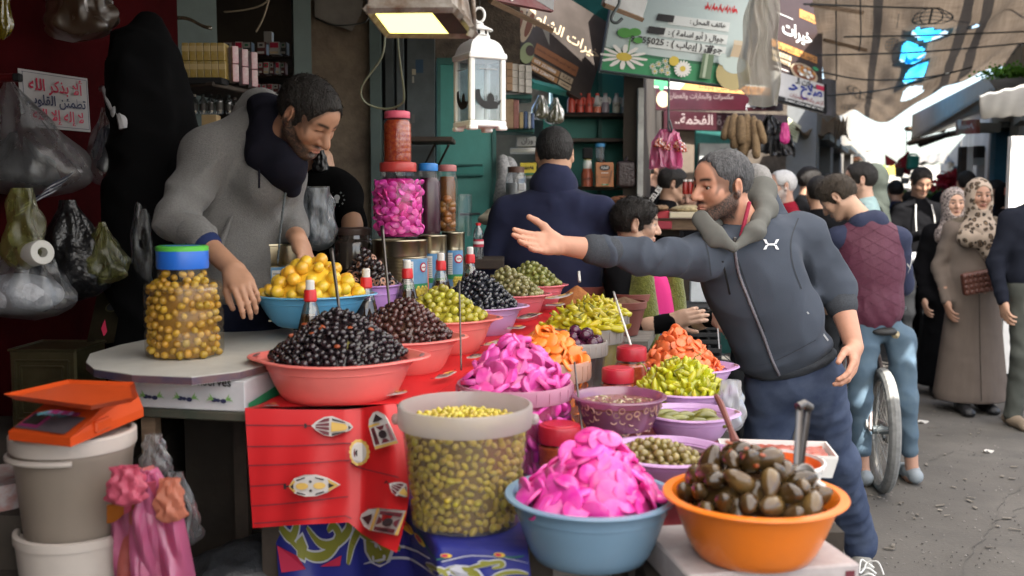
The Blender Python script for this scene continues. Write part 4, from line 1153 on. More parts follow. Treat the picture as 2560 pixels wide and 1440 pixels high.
for a in range(4):
 Ra=Rl@rotz(a*PI/2)
 o_=LC+Ra@arr([-hb*.84,-hb*.86,H1-.002]);tr_=LC+Ra@arr([hb*.84,-hb*.86,H1-.002]);bl_=LC+Ra@arr([-hb*.84,-hb*.86,H0])
 pn=Panel(r,'pane',o_,tr_,bl_,m_pane,.0015)
 cr=[(.53+.44*cos(t),.58+.23*sin(t))for t in np.linspace(3.5,.45,20)]
 cr2=[(.62+.37*cos(t),.53+.195*sin(t))for t in np.linspace(.62,3.35,20)]
 if a in(0,3):
  pn.k=2;pn.poly(cr+cr2,k_black,'crescent')
  pn.poly([(.32,.72),(.36,.80),(.80,.80),(.84,.70),(.80,.70),(.80,.58),(.775,.58),(.775,.68),(.70,.68),(.70,.62),(.66,.57),(.60,.55),(.585,.50),(.57,.55),(.51,.57),(.47,.62),(.47,.68),(.40,.68),(.40,.60),(.375,.60),(.375,.70)],k_black,'mosque_print')
  pn.rect(.2,.15,.8,.165,k_grey,'print')
g=G();g.lathe([(.012,H0+.002),(.012,H0+.045),(.0,H0+.046)],LC,14);g.lathe([(.022,H0+.001),(.022,H0+.006),(.012,H0+.007)],LC,14);child(r,'candle',g,m_lw)
cable('cord',[LC+arr([0,0,rc+.02]),LC+arr([.01,.01,rc+.5])],.002,m_cable,'thin cord holding up the white lantern','cord')
# bare bulb under the signs and small bulbs further along
def bulb(px,py,d,rad,label,e=16,grp=None):
 c=P(px,py,d);r=empty('light_bulb',c,label,'lamp',grp)
 g=G();g.lathe([(0,-rad),(rad*.6,-rad*.82),(rad*.97,-rad*.25),(rad*.95,rad*.25),(rad*.7,rad*.75),(rad*.45,rad*1.1)],c,16);child(r,'bulb',g,mat('lit_bulb%d'%e,(.9,.9,.9),.4,emit=(.95,1.0,.98,e)),True)
 g=G();g.lathe([(rad*.5,rad*1.05),(rad*.52,rad*1.6),(rad*.3,rad*1.9),(0,rad*1.95)],c,12);g.tube([c+(0,0,rad*1.9),c+(0,.01,rad*5)],.004);child(r,'socket',g,m_white)
bulb(1519,203,6.7,.034,'glowing round white bulb below the slanted brown board')
bulb(2002,328,11.5,.05,'small glowing bulb beside the hanging black bags',10)
bulb(2037,371,17,.05,'far glowing bulb under the beige awnings',10)
# ------------------------------------------------------------------ the patched burlap tarp over the street
def interp(pts,u):
 xs=[p[0]for p in pts]
 return arr([np.interp(u,xs,[p[1][k]for p in pts])for k in range(3)])
m=BD.materials.new('burlap');m.use_nodes=True
nt=m.node_tree;N=nt.nodes;Lk=nt.links.new
b_=N['Principled BSDF'];b_.inputs['Roughness'].default_value=.95;b_.inputs['Specular IOR Level'].default_value=.1
uvn=N.new('ShaderNodeUVMap')
def noise_(scale,st,det=3):
 mp=N.new('ShaderNodeMapping');mp.inputs['Scale'].default_value=st;Lk(uvn.outputs[0],mp.inputs[0])
 n=N.new('ShaderNodeTexNoise');n.inputs['Scale'].default_value=scale;n.inputs['Detail'].default_value=det;Lk(mp.outputs[0],n.inputs['Vector']);return n.outputs['Fac']
n1,n2,n3=noise_(9,(40,1.2,1)),noise_(9,(1.2,40,1)),noise_(5,(1,1,1),6)
ad=N.new('ShaderNodeMath');ad.operation='ADD';Lk(n1,ad.inputs[0]);Lk(n2,ad.inputs[1])
ad2=N.new('ShaderNodeMath');ad2.operation='ADD';Lk(ad.outputs[0],ad2.inputs[0]);Lk(n3,ad2.inputs[1])
rp=N.new('ShaderNodeMapRange');rp.inputs[1].default_value=1.1;rp.inputs[2].default_value=1.95;Lk(ad2.outputs[0],rp.inputs[0])
mx=N.new('ShaderNodeMix');mx.data_type='RGBA';mx.inputs['A'].default_value=(.115,.085,.060,1);mx.inputs['B'].default_value=(.30,.235,.175,1);Lk(rp.outputs[0],mx.inputs['Factor'])
sx=N.new('ShaderNodeSeparateXYZ');Lk(uvn.outputs[0],sx.inputs[0])
rm=N.new('ShaderNodeValToRGB');rm.color_ramp.interpolation='CONSTANT'
el_=rm.color_ramp.elements;el_[0].position=0;el_[0].color=(0,0,0,1);el_[1].position=.235;el_[1].color=(1,1,1,1)
for p_,c_ in((.272,0),(.53,1),(.56,0),(.588,1),(.618,0),(.80,1),(.845,0)):e_=el_.new(p_);e_.color=(c_,c_,c_,1)
ws=N.new('ShaderNodeMath');ws.operation='MULTIPLY_ADD';ws.inputs[1].default_value=.035;Lk(n3,ws.inputs[0]);Lk(sx.outputs[0],ws.inputs[2]);Lk(ws.outputs[0],rm.inputs[0])
mx2=N.new('ShaderNodeMix');mx2.data_type='RGBA';mx2.inputs['B'].default_value=(.03,.028,.028,1);Lk(mx.outputs['Result'],mx2.inputs['A'])
mf=N.new('ShaderNodeMath');mf.operation='MULTIPLY';mf.inputs[1].default_value=.88;Lk(rm.outputs[0],mf.inputs[0]);Lk(mf.outputs[0],mx2.inputs['Factor'])
Lk(mx2.outputs['Result'],b_.inputs['Base Color'])
tl_=N.new('ShaderNodeBsdfTranslucent');Lk(mx2.outputs['Result'],tl_.inputs[0])
ms_=N.new('ShaderNodeMixShader');ms_.inputs[0].default_value=.26;Lk(b_.outputs[0],ms_.inputs[1]);Lk(tl_.outputs[0],ms_.inputs[2]);Lk(ms_.outputs[0],N['Material Output'].inputs[0])
bp=N.new('ShaderNodeBump');bp.inputs['Strength'].default_value=.5;bp.inputs['Distance'].default_value=.02;Lk(ad2.outputs[0],bp.inputs['Height']);Lk(bp.outputs[0],b_.inputs['Normal']);Lk(bp.outputs[0],tl_.inputs['Normal'])
m_burlap=m
def uv_sheet(name,fn,nu,nv,mt,keep=None):
 V=arr([fn(i/nu,j/nv)for j in range(nv+1)for i in range(nu+1)],float);w=nu+1
 F,T=[],[]
 for j in range(nv):
  for i in range(nu):
   if keep is not None and not keep((i+.5)/nu,(j+.5)/nv):continue
   F.append((j*w+i,j*w+i+1,(j+1)*w+i+1,(j+1)*w+i));T.append((i,j))
 me=mk(name,V,F,mt,True);uvl=me.uv_layers.new(name='UVMap')
 C=[]
 for(i,j)in T:C+=[i/nu,j/nv,(i+1)/nu,j/nv,(i+1)/nu,(j+1)/nv,i/nu,(j+1)/nv]
 uvl.data.foreach_set('uv',arr(C,np.float32));return me
near_=[(0,P(2015,-170,6.6)),(.35,P(2300,-190,6.9)),(.7,P(2620,-190,7.2)),(1,P(2900,-190,7.6))]
far_=[(0,P(2078,284,14.0)),(.25,P(2170,293,14.6)),(.42,P(2232,300,14.8)),(.52,P(2330,243,13.5)),(.66,P(2450,172,12)),(.80,P(2562,150,11.2)),(1,P(2740,95,10.6))]
def tarp_fn(u,v):
 a,b=interp(near_,u),interp(far_,u)
 p=a*(1-v)+b*v
 s_=.16*sin(PI*v)*(1+.4*sin(3*u))+.035*sin(19*u+4*v+2*sin(5*v))+.03*sin(8*v*(1+u)+9*u)+.014*sin(46*u+17*v)+.012*sin(37*v-21*u+3*sin(9*u))
 return p+arr([0,0,-s_*min(1,6*v+.2)])
# where the photograph shows holes, in the tarp's own share of width and length
holes=[(.440,.302,.060,.017,.22),(.402,.378,.042,.045,.1),(.433,.525,.036,.078,.5),(.571,.322,.010,.011,.0),(.448,.70,.030,.05,.5)]
def in_hole(u,v,grow=0.):
 for(a,b,ru,rv,sh)in holes:
  x,y=(u-a)/(ru+grow),(v-b-sh*(u-a))/(rv+grow)
  if abs(x)**2.6+abs(y)**2.6<1+.16*sin(9*u*7+5)+.12*sin(80*v):return True
 return False
V0=arr([tarp_fn(u,v)for u in(0,1)for v in(0,1)]).mean(0)
r=empty('tarp',V0,'torn brown burlap tarp with black stripes stretched over the street','tarp')
me=uv_sheet('cloth',lambda u,v:tarp_fn(u,v)-V0,150,130,m_burlap,lambda u,v:not in_hole(u,v))
o=link('cloth',me);o.parent=r
m_blue=mat('blue_sheet',(.02,.30,.62),.5,transl=.85,var=(4,.5),col2=(.10,.45,.75),bump=(12,.5),bumpdist=.02)
for(a,b,ru,rv,sh)in holes[:4]:
 g=G();g.sheet(lambda u,v:tarp_fn(a+(u-.5)*2.6*ru,b+(v-.5)*2.6*rv+sh*(u-.5)*2.6*ru)+arr([0,0,.05+.02*sin(9*u)]),12,10)
 child(r,'patch',g,m_blue)
k_stamp=mat('stamp_ink',(.075,.10,.13),.9,transl=.3)
def ring_uv(cu,cv,ru,rv,w,n=40,a0=0,a1=2*PI):
 t=np.linspace(a0,a1,n)
 return[[(cu+ru*cos(x),cv+rv*sin(x)),(cu+ru*cos(y),cv+rv*sin(y)),(cu+(ru-w)*cos(y),cv+(rv-w*rv/ru)*sin(y)),(cu+(ru-w)*cos(x),cv+(rv-w*rv/ru)*sin(x))]for x,y in zip(t[:-1],t[1:])]
def stamp(cu,cv,ru,rv,word=True):
 """globe emblem printed on the burlap"""
 g=G();quads=ring_uv(cu,cv,ru,rv,ru*.09)+ring_uv(cu,cv,ru*.55,rv,ru*.06)
 for v_ in(-.45,0,.45):
  x=math.sqrt(1-v_*v_)
  quads+=[[(cu-ru*x+2*ru*x*i/12,cv+rv*v_-rv*.05),(cu-ru*x+2*ru*x*(i+1)/12,cv+rv*v_-rv*.05),(cu-ru*x+2*ru*x*(i+1)/12,cv+rv*v_+rv*.05),(cu-ru*x+2*ru*x*i/12,cv+rv*v_+rv*.05)]for i in range(12)]
 quads+=[[(cu-ru*.05,cv-rv+2*rv*i/12),(cu+ru*.05,cv-rv+2*rv*i/12),(cu+ru*.05,cv-rv+2*rv*(i+1)/12),(cu-ru*.05,cv-rv+2*rv*(i+1)/12)]for i in range(12)]
 for q in quads:
  if any(in_hole(u,v,.004)for u,v in q):continue
  g.add([tarp_fn(u,v)+arr([0,-.004,-.008])for u,v in q],[(0,1,2,3)])
 child(r,'printed_emblem',g,k_stamp,kind='stuff')
 if word:
  V,F,tw,th=text_geo('HO-HO',.01);s_=rv*2/tw
  W=arr([tarp_fn(cu-ru*1.9-y*s_*.9,cv+x*s_)for x,y in V[:,:2]])+arr([0,-.004,-.008]);child(r,'printed_lettering',(W,F),k_stamp,False)
stamp(.437,.245,.060,.026);stamp(.312,.325,.03,.022);stamp(.185,.645,.075,.05,False);stamp(.12,.83,.05,.03,False)
# the neighbouring tarp, further on and lower, and grey flap
g=G();g.sheet(lambda u,v:interp([(0,P(2040,196,9.4)),(1,P(2092,200,9.6))],u)*(1-v)+interp([(0,P(2052,288,9.2)),(1,P(2092,292,9.3))],u)*v+arr([0,.03*sin(8*u),0]),8,8,.004)
single('tarp_flap',g,mat('grey_flap',(.16,.15,.15),.9,transl=.4,var=(5,.5)),'small dark grey cloth flap hanging at the edge of the burlap tarp','tarp')
# lines and sticks under the tarp
for(a,b,rad,lab)in(((2028,12,7.5),(2156,32,8.0),.018,'upper'),((2060,100,9),(2166,126,9.2),.018,'lower')):
 g=G();g.tube([P(*a),P(*b)],rad,5);single('stick',g,m_wood,'%s timber stick poking out below the burlap tarp'%lab,'stick')
for i,(pts,lab)in enumerate((([(2010,10,7.4),(2300,20,8.5),(2580,22,9)],'topmost wire crossing under the tarp from the brown banner'),([(2110,92,8.6),(2330,88,9),(2580,78,9.5)],'wire crossing just over the largest blue patch'),([(2040,138,8.6),(2300,130,9),(2580,106,9.5)],'wire crossing the middle blue patch of the tarp'),([(2050,180,8.8),(2170,200,9.2),(2320,193,9.2),(2430,168,9.5)],'wire sagging under the lower blue patch'),([(2055,240,8.8),(2200,226,10),(2330,195,10),(2430,168,10.5)],'lowest slack wire rising to the awning'),([(2090,-20,7.6),(2091,200,9)],'upright cord hanging in front of the tarp beside the banner'),([(2150,-20,7.6),(2152,90,8),(2147,128,8.2)],'short upright cord hanging in front of the tarp'))):
 cable('wire',spline([P(*p)for p in pts],16),.008 if i<5 else .006,m_cable,lab,'wire',n=5)
# hanging clear plastic sheet beside the green sign
m_film=clear('film',(.75,.74,.69),.72,.5,(.40,.385,.35),.02,crinkle=9)
top_=[(0,P(1880,-60,5.2)),(.5,P(1915,-60,5.25)),(1,P(1938,-60,5.2))];bot_=[(0,P(1842,225,5.3)),(.3,P(1868,258,5.25)),(.6,P(1925,268,5.2)),(1,P(1956,262,5.2))]
g=G();g.sheet(lambda u,v:interp(top_,u)*(1-v)+interp(bot_,u)*v+arr([.01*sin(14*v+4*u),.05*sin(11*u+3*v)*(0.4+v)+.018*sin(31*u-9*v),0]),26,26)
single('plastic_sheet',g,m_film,'cloudy torn plastic sheet hanging beside the green and white sign','plastic sheet',smooth=True)
# unseen canvas sheets added overhead to block the sun and soften its light
m_canvas=mat('canvas',(.74,.71,.67),.9,transl=.8,var=(2.5,.5),col2=(.60,.57,.53),bump=(9,.5),bumpdist=.03)
def shade_tarp(d0,d1,w0,w1,z,label,s_):
 g=G()
 def fn(u,v):
  d=d0+(d1-d0)*v;x=.42*d+w0+(w1-w0)*u
  return arr([x,d,z+.25*u*(1-u)*-1.2-.12*sin(PI*v)+.03*sin(12*u+5*v+s_)+.02*sin(17*v-4*u)])
 hl_=((2.81,3.33,.10,.14),(2.93,3.62,.05,.06),(2.3,4.6,.03,.05),(3.4,4.9,.03,.04))  # holes placed so sun patches land on the lad's leg and the paving
 keep=lambda u,v:not any(((fn(u,v)[0]-a)/ra)**2+((fn(u,v)[1]-b)/rb_)**2<1 for a,b,ra,rb_ in hl_)
 me=uv_sheet('tarp',fn,110,120,m_canvas,keep);return tag(link('tarp',me),label,'tarp')
shade_tarp(-.6,6.9,-1.2,3.6,3.15,'pale canvas sheet stretched above the near stretch of the street',0)
shade_tarp(-5,-.75,-1.2,4.4,3.3,'pale canvas sheet over the street behind the viewer',2)
# ------------------------------------------------------------------ goods hung and shelved around
def bag_geo(top,w,h,dp=None,seed=0,folds=9,neck=.14,slump=.15,tilt=(0,0),n=36,m=22,crumple=.06):
 """a hanging plastic bag gathered at its neck, belly below"""
 dp=dp or w*.6;r=np.random.default_rng(seed);ph=r.uniform(0,6.28,8);g=G()
 def fn(u,v):
  a=2*PI*u
  prof=neck+(1-neck)*(sin(min(1,v*1.12)*PI/2)**1.25)
  if v>.78:prof*=math.sqrt(max(0.0,1-((v-.78)/.225)**2))
  q=1+(.30*(1-v)+.05)*sin(folds*a+ph[0]+2.5*v)*min(1,v*4)*.6+crumple*(sin(3*a+9*v+ph[1])+sin(5*a-13*v+ph[2])+.6*sin(11*a+17*v+ph[3]))
  x,y=prof*q*w/2*cos(a),prof*q*dp/2*sin(a)
  z=-h*v-slump*h*.12*sin(a+ph[4])*v
  return np.asarray(top)+arr([x+tilt[0]*v*h,y+tilt[1]*v*h,z])
 g.sheet(fn,n,m)
 return g
def vest_bag_geo(c,w,h,seed=0,thick=.02,ux=(1,0,0),fold=.03,flare=1.15,sway=0.):
 """flat bundle of carrier bags hung by the handles: two loops and a creased skirt"""
 r=np.random.default_rng(seed);ph=r.uniform(0,6.28,6);ux=unit(ux);nn=unit(np.cross(ux,(0,0,1)));g=G()
 def fn(u,v):
  ww=w*(.30+.70*min(1,v*3))*(1+(flare-1)*v)
  x=(u-.5)*ww+sway*v*h
  y=fold*sin(7*u+ph[0]+3*v)*min(1,v*2+.3)+fold*.45*sin(17*u-6*v+ph[1])+thick*sin(PI*u)
  z=-h*v-.03*h*sin(9*u+ph[2])*v
  return np.asarray(c)+ux*x+nn*y+arr([0,0,z])
 g.sheet(fn,22,18,.004)
 return g
def carton(label,c,half,m,name='carton',cat='box',group=None,R=None,face=None,b=.002):
 g=G();g.rbox((0,0,0),half,None,b);me=mk(name,g.V(),g.f,m,False)
 return put(name,me,c,R,label,cat,group)
def frontpanel(o,c,half,R=None,inset=.0015):
 """print area on the side of a carton towards -y"""
 R=np.eye(3)if R is None else R
 c=np.asarray(c,float);hx,hy,hz=half
 f=lambda x,z:c+R@arr([x,-hy-inset,z])
 return Panel(o,'x',f(-hx,hz),f(hx,hz),f(-hx,-hz),None,build=False)
# yellow packs with pink packs beside them on the tilted shelf by the seller
SR=rotz(-math.radians(0));d=3.85;kx=d/FPX
m_ypack=mat('yellow_pack',(.30,.20,.035),.35,vary=.12,coat=.3,var=(30,.5),col2=(.42,.36,.22))
m_ppack=mat('pink_pack',(.34,.12,.15),.35,vary=.15,coat=.3,var=(26,.9),col2=(.5,.42,.38))
c0=P(472,190,d);gy=G();gy.rbox((0,0,0),(.0128,.03,.0335),None,.0015);mey=mk('pack',gy.V(),gy.f,m_ypack,False)
gl=G();gl.rbox((0,0,0),(.0128,.0012,.010),None,.0005);mel=mk('print',gl.V(),gl.f,mat('pack_print',(.45,.34,.17),.4),False)
for j in range(2):
 for i in range(6):
  q=c0+arr([i*.0275-.003*j,.004*j,j*.069+.02])
  o=put('pack',mey,q,None,'slim yellow pack in the shrink-wrapped stack on the dark shelf','pack','yellow packs stacked by the seller')
  put('print',mel,(0,-.0302,.012),None,parent=None).parent=o
gy=G();gy.rbox((0,0,0),(.012,.03,.0335),None,.0015);mep=mk('pack',gy.V(),gy.f,m_ppack,False)
for j in range(2):
 for i in range(3):
  q=c0+arr([6*.0275+.002+i*.024,.03+.05*i,j*.069+.012-i*.004])
  put('pack',mep,q,rotz(.5),'pink and white pack at the end of the shrink-wrapped stack','pack','pink packs stacked by the seller')
a,b=P(466,212,3.8),P(626,246,4.2);g=G();u_=unit(b-a);g.rbox((a+b)/2,(np.linalg.norm(b-a)/2,.12,.009),np.column_stack([u_,unit(np.cross((0,0,1),u_)),np.cross(u_,unit(np.cross((0,0,1),u_)))]))
single('shelf',g,m_woodd,'dark sloping shelf carrying the yellow packs behind the seller','shelf',smooth=False)
carton('black tray carton with a silver lid under the yellow packs',P(515,205,3.82),(.075,.05,.012),m_black)
m_dglass=mat('dark_glass',(.03,.03,.028),.12,spec=.6)
def small_bottle(c,r_,h,m,mcap,label,cat='bottle',group=None,neck=.4,name='bottle',lab=None):
 ro=empty(name,c,label,cat,group);g=G()
 g.lathe([(0,0),(r_*.96,.001),(r_,.006),(r_,h*.62),(r_*.9,h*.70),(r_*neck,h*.84),(r_*neck,h*.92)],c,16);child(ro,'body',g,m)
 g=G();g.lathe([(r_*(neck+.08),h*.88),(r_*(neck+.08),h),(0,h)],c,14);child(ro,'cap',g,mcap,30)
 if lab is not None:
  g=G();g.lathe([(r_*1.012,h*.18),(r_*1.012,h*.52)],c,16);child(ro,'label',g,lab)
 return ro
for i,(px,hh,cp_)in enumerate(((487,.10,'white'),(508,.10,'steel'),(528,.105,'steel'),(549,.115,'pale pink'),(573,.095,'steel'),(588,.085,'dark'))):
 small_bottle(P(px,286,4.0),.014+.002*(i==3),hh*.8,clear('bottle_glass',(.55,.56,.56),.18,.1,(.3,.3,.3),.2),{'white':m_white,'steel':m_steel,'pale pink':mat('cap_pink',(.4,.25,.24),.5),'dark':m_woodd}[cp_],'small glass bottle under the dark shelf, '+('first','second','third','pink capped fourth','fifth','last and shortest')[i]+' in its row',group='glass bottles under the dark shelf',lab=mat('dark_label',(.05,.045,.04),.6))
carton('orange and cream carton under the row of glass bottles',P(528,302,3.98),(.03,.03,.022),mat('cream_box',(.36,.25,.12),.6))
# boxes in the dark alcove
for y_ in(142,190,240):shelf('shelf',556,745,y_,4.75,.3,{142:'top',190:'middle',240:'bottom'}[y_]+' dark shelf board inside the alcove behind the seller',m_woodd,.008)
m_bxw,m_bxr,m_bxk=mat('box_white',(.32,.31,.30),.5,vary=.2),mat('box_maroon',(.09,.02,.022),.5,vary=.2),mat('box_darkgrey',(.03,.03,.032),.5)
rows=[(139,[(575,26),(602,20),(622,22),(658,22),(690,26),(713,14)],'upper'),(187,[(640,12),(656,12),(670,14),(684,10),(698,10),(711,10)],'middle'),(237,[(650,12),(665,14),(679,13),(694,14)],'lower')]
ic=0
for(yb,its,wd_)in rows:
 for j,(px,w_)in enumerate(its):
  ic+=1;hz=(.030,.028,.024)[('upper','middle','lower').index(wd_)];hx=w_/2*4.7/FPX
  c=P(px,yb,4.7)+arr([0,0,hz]);m_=(m_bxk,m_bxr,m_bxw)[ic%3]if wd_=='upper' else(m_bxr,m_bxw)[ic%2]
  o=carton(('dark','maroon','white')[[m_bxk,m_bxr,m_bxw].index(m_)]+' small carton on the %s alcove shelf, '%wd_+('first','second','third','fourth','fifth','sixth')[j]+' along the row',c,(hx,.03,hz),m_,group='small cartons in the dark alcove')
  pn=frontpanel(o,np.zeros(3),(hx,.03,hz));pn.root=o
  off=Vector(o.location)
  for(a0,b0,a1,b1,mm)in((.1,.08,.9,.48,m_bxw if m_ is not m_bxw else k_red),(.3,.2,.7,.36,(k_greend,k_ink,k_red)[ic%3]),(.1,.78,.9,.95,m_bxw if m_ is not m_bxw else k_tan)):
   q=[pn.pt(a,b,pn.layer())for a,b in((a0,b0),(a0,b1),(a1,b1),(a1,b0))]
   me=mk('print',arr(q),[(0,1,2,3)],mm,False);k_=link('print',me);k_.parent=o
for j,(px,py)in enumerate(((672,78),)):
 carton('single small white and dark carton standing alone on the upper alcove boxes',P(672,95,4.72),(.019,.02,.028),m_bxw)
# hanging bags on the left wall
m_clearbag=clear('clear_bag',(.82,.83,.84),.16,.28,(.42,.43,.45),.07,crinkle=22)
m_yelbag=clear('yellow_bag',(.72,.72,.42),.20,.35,(.42,.42,.14),.07,crinkle=30)
m_blackbag=mat('black_bag',(.008,.008,.009),.28,spec=.5,bump=(22,.9),bumpdist=.02)
def hang(px,py,d,wpx,hpx,m,label,seed,**k):
 kx=d/FPX
 return single('plastic_bag',bag_geo(P(px,py,d),wpx*kx,hpx*kx,seed=seed,**k),m,label,'bag',None,smooth=True)
hang(20,200,3.0,330,290,m_clearbag,'large clear bag hanging over the corner of the paper poster with dark clothing inside',1,tilt=(.12,0),neck=.06)
g=G();g.sheet(lambda u,v:P(75+115*u-45*v,497-75*u+50*v,2.98)+arr([0,.012*sin(9*u),0]),14,8)
bm=mat('striped_cloth',(.018,.02,.06),.8);o=single('folded_cloth',g,bm,'folded navy cloth with white stripes inside the large clear bag','clothing',smooth=True)
for t in(.2,.5,.8):
 g=G();g.sheet(lambda u,v:P(75+115*u-45*(t+.07*v),497-75*u+50*(t+.1*v),2.972)+arr([0,.012*sin(9*u),0]),14,1);child(o,'stripe',g,mat('stripe_white',(.33,.33,.36),.8))
single('plastic_bag',bag_geo(P(40,330,3.05),200*3.05/FPX,150*3.05/FPX,seed=2),mat('dark_content',(.012,.012,.014),.6,bump=(14,.8),bumpdist=.02),'black bundle of clothing inside the large clear bag','bag',smooth=True)
hang(50,590,2.85,250,210,m_clearbag,'milky clear bag of white wrappers low on the red wall',3,neck=.3)
g=G();g.ell(P(45,735,2.86),(.13,.08,.06),None,20,12);single('wrapped_bundle',g,mat('white_wrap',(.42,.43,.46),.5,bump=(20,.9),bumpdist=.02),'white wrapped bundle inside the milky clear bag','bundle',smooth=True)
hang(55,470,2.8,105,205,m_yelbag,'pale yellow carrier bag holding a paper roll',4,neck=.5,folds=6,crumple=.11)
ro=empty('paper_roll',P(85,630,2.82),'white paper roll inside the pale yellow bag','paper roll')
Rr=frame_z(P(122,628,2.74)-P(45,642,2.86));g=G();g.lathe([(.014,-.045),(.033,-.045),(.035,-.04),(.035,.04),(.033,.045),(.014,.045),(.014,-.04)],P(88,634,2.8),24,Rr);child(ro,'roll',g,mat('tissue',(.55,.54,.50),.9,bump=(40,.3)))
hang(170,500,2.95,190,250,m_blackbag,'bulging black bin bag hanging on the red wall',5,neck=.2,crumple=.09)
hang(255,555,2.95,120,155,m_yelbag,'crumpled greenish bag twisted from a long neck beside the black bin bag',6,neck=.12,crumple=.12)
hang(350,500,3.1,80,235,m_clearbag,'narrow clear bag hanging beside the dark coat',7,neck=.5,folds=5)
hang(268,270,3.25,115,195,m_clearbag,'clear knotted bag with a navy cushion hung from the red peg',8,neck=.25)
g=G();g.ell(P(270,370,3.27),(.05,.035,.08),roty(.25),18,12);single('cushion',g,mat('navy_cloth',(.012,.014,.035),.8,bump=(30,.5)),'navy cushion inside the clear knotted bag','cushion',smooth=True)
m_cloth_w=mat('white_cloth',(.40,.40,.42),.85,bump=(40,.7),bumpdist=.006)
ro=empty('knotted_cloth',P(290,240,3.2),'white knotted cloth strip tied round the red peg','cloth')
g=G();g.tube(spline([P(262,222,3.22),P(270,250,3.18),P(282,275,3.16),P(295,285,3.16)],14),[.010]*13,8)
g.tube(spline([P(284,218,3.2),P(296,245,3.16),P(303,262,3.16),P(298,280,3.16)],14),[.010]*13,8);g.ell(P(297,282,3.15),(.026,.02,.024),rotz(.3),14,10)
child(ro,'strip',g,m_cloth_w)
g=G();g.tube(spline([P(300,285,3.14),P(308,302,3.13),P(312,322,3.13)],8),[.014,.014,.016,.017,.018,.018,.018,.018,.018][:9],8);child(ro,'tail',g,m_cloth_w)
m_redm=mat('red_bracket',(.10,.008,.010),.5,bump=(40,.4))
g=G();g.rbox(P(280,185,3.35),(.014,.02,.05));g.tube([P(255,222,3.4),P(312,228,3.15)],.012,8);single('peg',g,m_redm,'red metal peg on the wall holding the knotted cloth','peg')
g=G();g.tube([P(-40,196,3.0),P(48,194,2.95)],.013,8);o=single('peg',g,m_redm,'red metal peg with a black tip over the poster edge','peg');g=G();g.rbox(P(44,194,2.94),(.012,.012,.012));child(o,'tip',g,m_black)
hang(195,-90,3.2,165,190,clear('brown_film',(.45,.36,.28),.40,.35,(.16,.10,.06),.10,crinkle=22),'brown clear bag with copper coloured wrap at the top of the red wall',9,neck=.6,crumple=.1)
hang(0,-60,3.0,50,155,clear('yel_film',(.5,.42,.03),.45,.2,(.35,.28,.01),.15,crinkle=14),'bright yellow crumpled bag in the upper corner of the red wall',10,neck=.5)
# the black gown on the wall
f=SDF(.014);T=lambda px,py,dy=0.:P(px,py,3.25+dy)
f.rc(T(365,60),T(362,120),.035,.075,.06,'u',.012,40,1);f.rc(T(355,150),T(400,500),.11,.15,.08,'u',.028,34,3);f.rc(T(380,500),T(400,900),.15,.17,.06,'u',.012,20,5);f.rc(T(330,150),T(340,400),.06,.07,.04,'u',.01,30,7);f.rc(T(410,160),T(455,420),.06,.08,.04,'u',.01,30,8)
single('black_gown',f.mesh(),mat('gown_black',(.0035,.0035,.004),.95,spec=.1,bump=(200,.3)),'long black hooded gown hanging between the red wall and the grey green jamb','clothing',smooth=True)
g=G();g.sheet(lambda u,v:P(405+125*u,28+36*u+9*v+4*sin(9*u),4.0),12,2,.004);single('film_strip',g,clear('strip_film',(.6,.5,.4),.4,.15,(.30,.24,.17),.3,crinkle=20),'crumpled strip of clear film stuck on the grey green jamb','strip',smooth=True)
# gold oil tins under the wall
m_gold=mat('gold_tin',(.22,.20,.11),.32,metal=.9,var=(6,.7),col2=(.08,.07,.04),bump=(30,.2))
ro=empty('oil_tin',P(150,1000,2.95),'square gold oil tin with embossed panel standing open on the floor crate','tin')
Rt=rotz(-.05);c=P(150,960,2.95)
g=G();g.rbox(c,(.098,.095,.115),Rt,.006);child(ro,'body',g,m_gold,False)
for(w_,h_,off)in((.078,.085,.0965),(.062,.068,.0985)):
 g=G()
 for a,b in(((-w_,h_),(w_,h_)),((w_,h_),(w_,-h_)),((w_,-h_),(-w_,-h_)),((-w_,-h_),(-w_,h_))):g.tube([c+Rt@arr([a[0],-off,a[1]]),c+Rt@arr([b[0],-off,b[1]])],.004,6)
 child(ro,'embossed_rim',g,m_gold)
g=G()
for a,b in(((-.098,-.095),(.098,-.095)),((.098,-.095),(.098,.095)),((.098,.095),(-.098,.095)),((-.098,.095),(-.098,-.095))):g.tube([c+Rt@arr([*a,.115]),c+Rt@arr([*b,.115])],.004,6)
child(ro,'rim',g,m_gold)
ro=empty('tin_lid',P(262,800,3.0),'dull gold tin lid bent open with a round hole and a red tab','tin lid')
pn=Panel(ro,'plate',P(243,735,3.15),P(310,725,3.2),P(214,868,3.0),mat('dull_gold',(.06,.05,.03),.3,metal=.8,var=(8,.6)),.003);pn.disc(.68,.32,.26,m_gold,'ring');pn.k=3;pn.disc(.68,.32,.21,m_black,'hole');pn.poly([(.50,.55),(.42,.72),(.58,.88),(.68,.80),(.60,.70)],k_red,'tab')
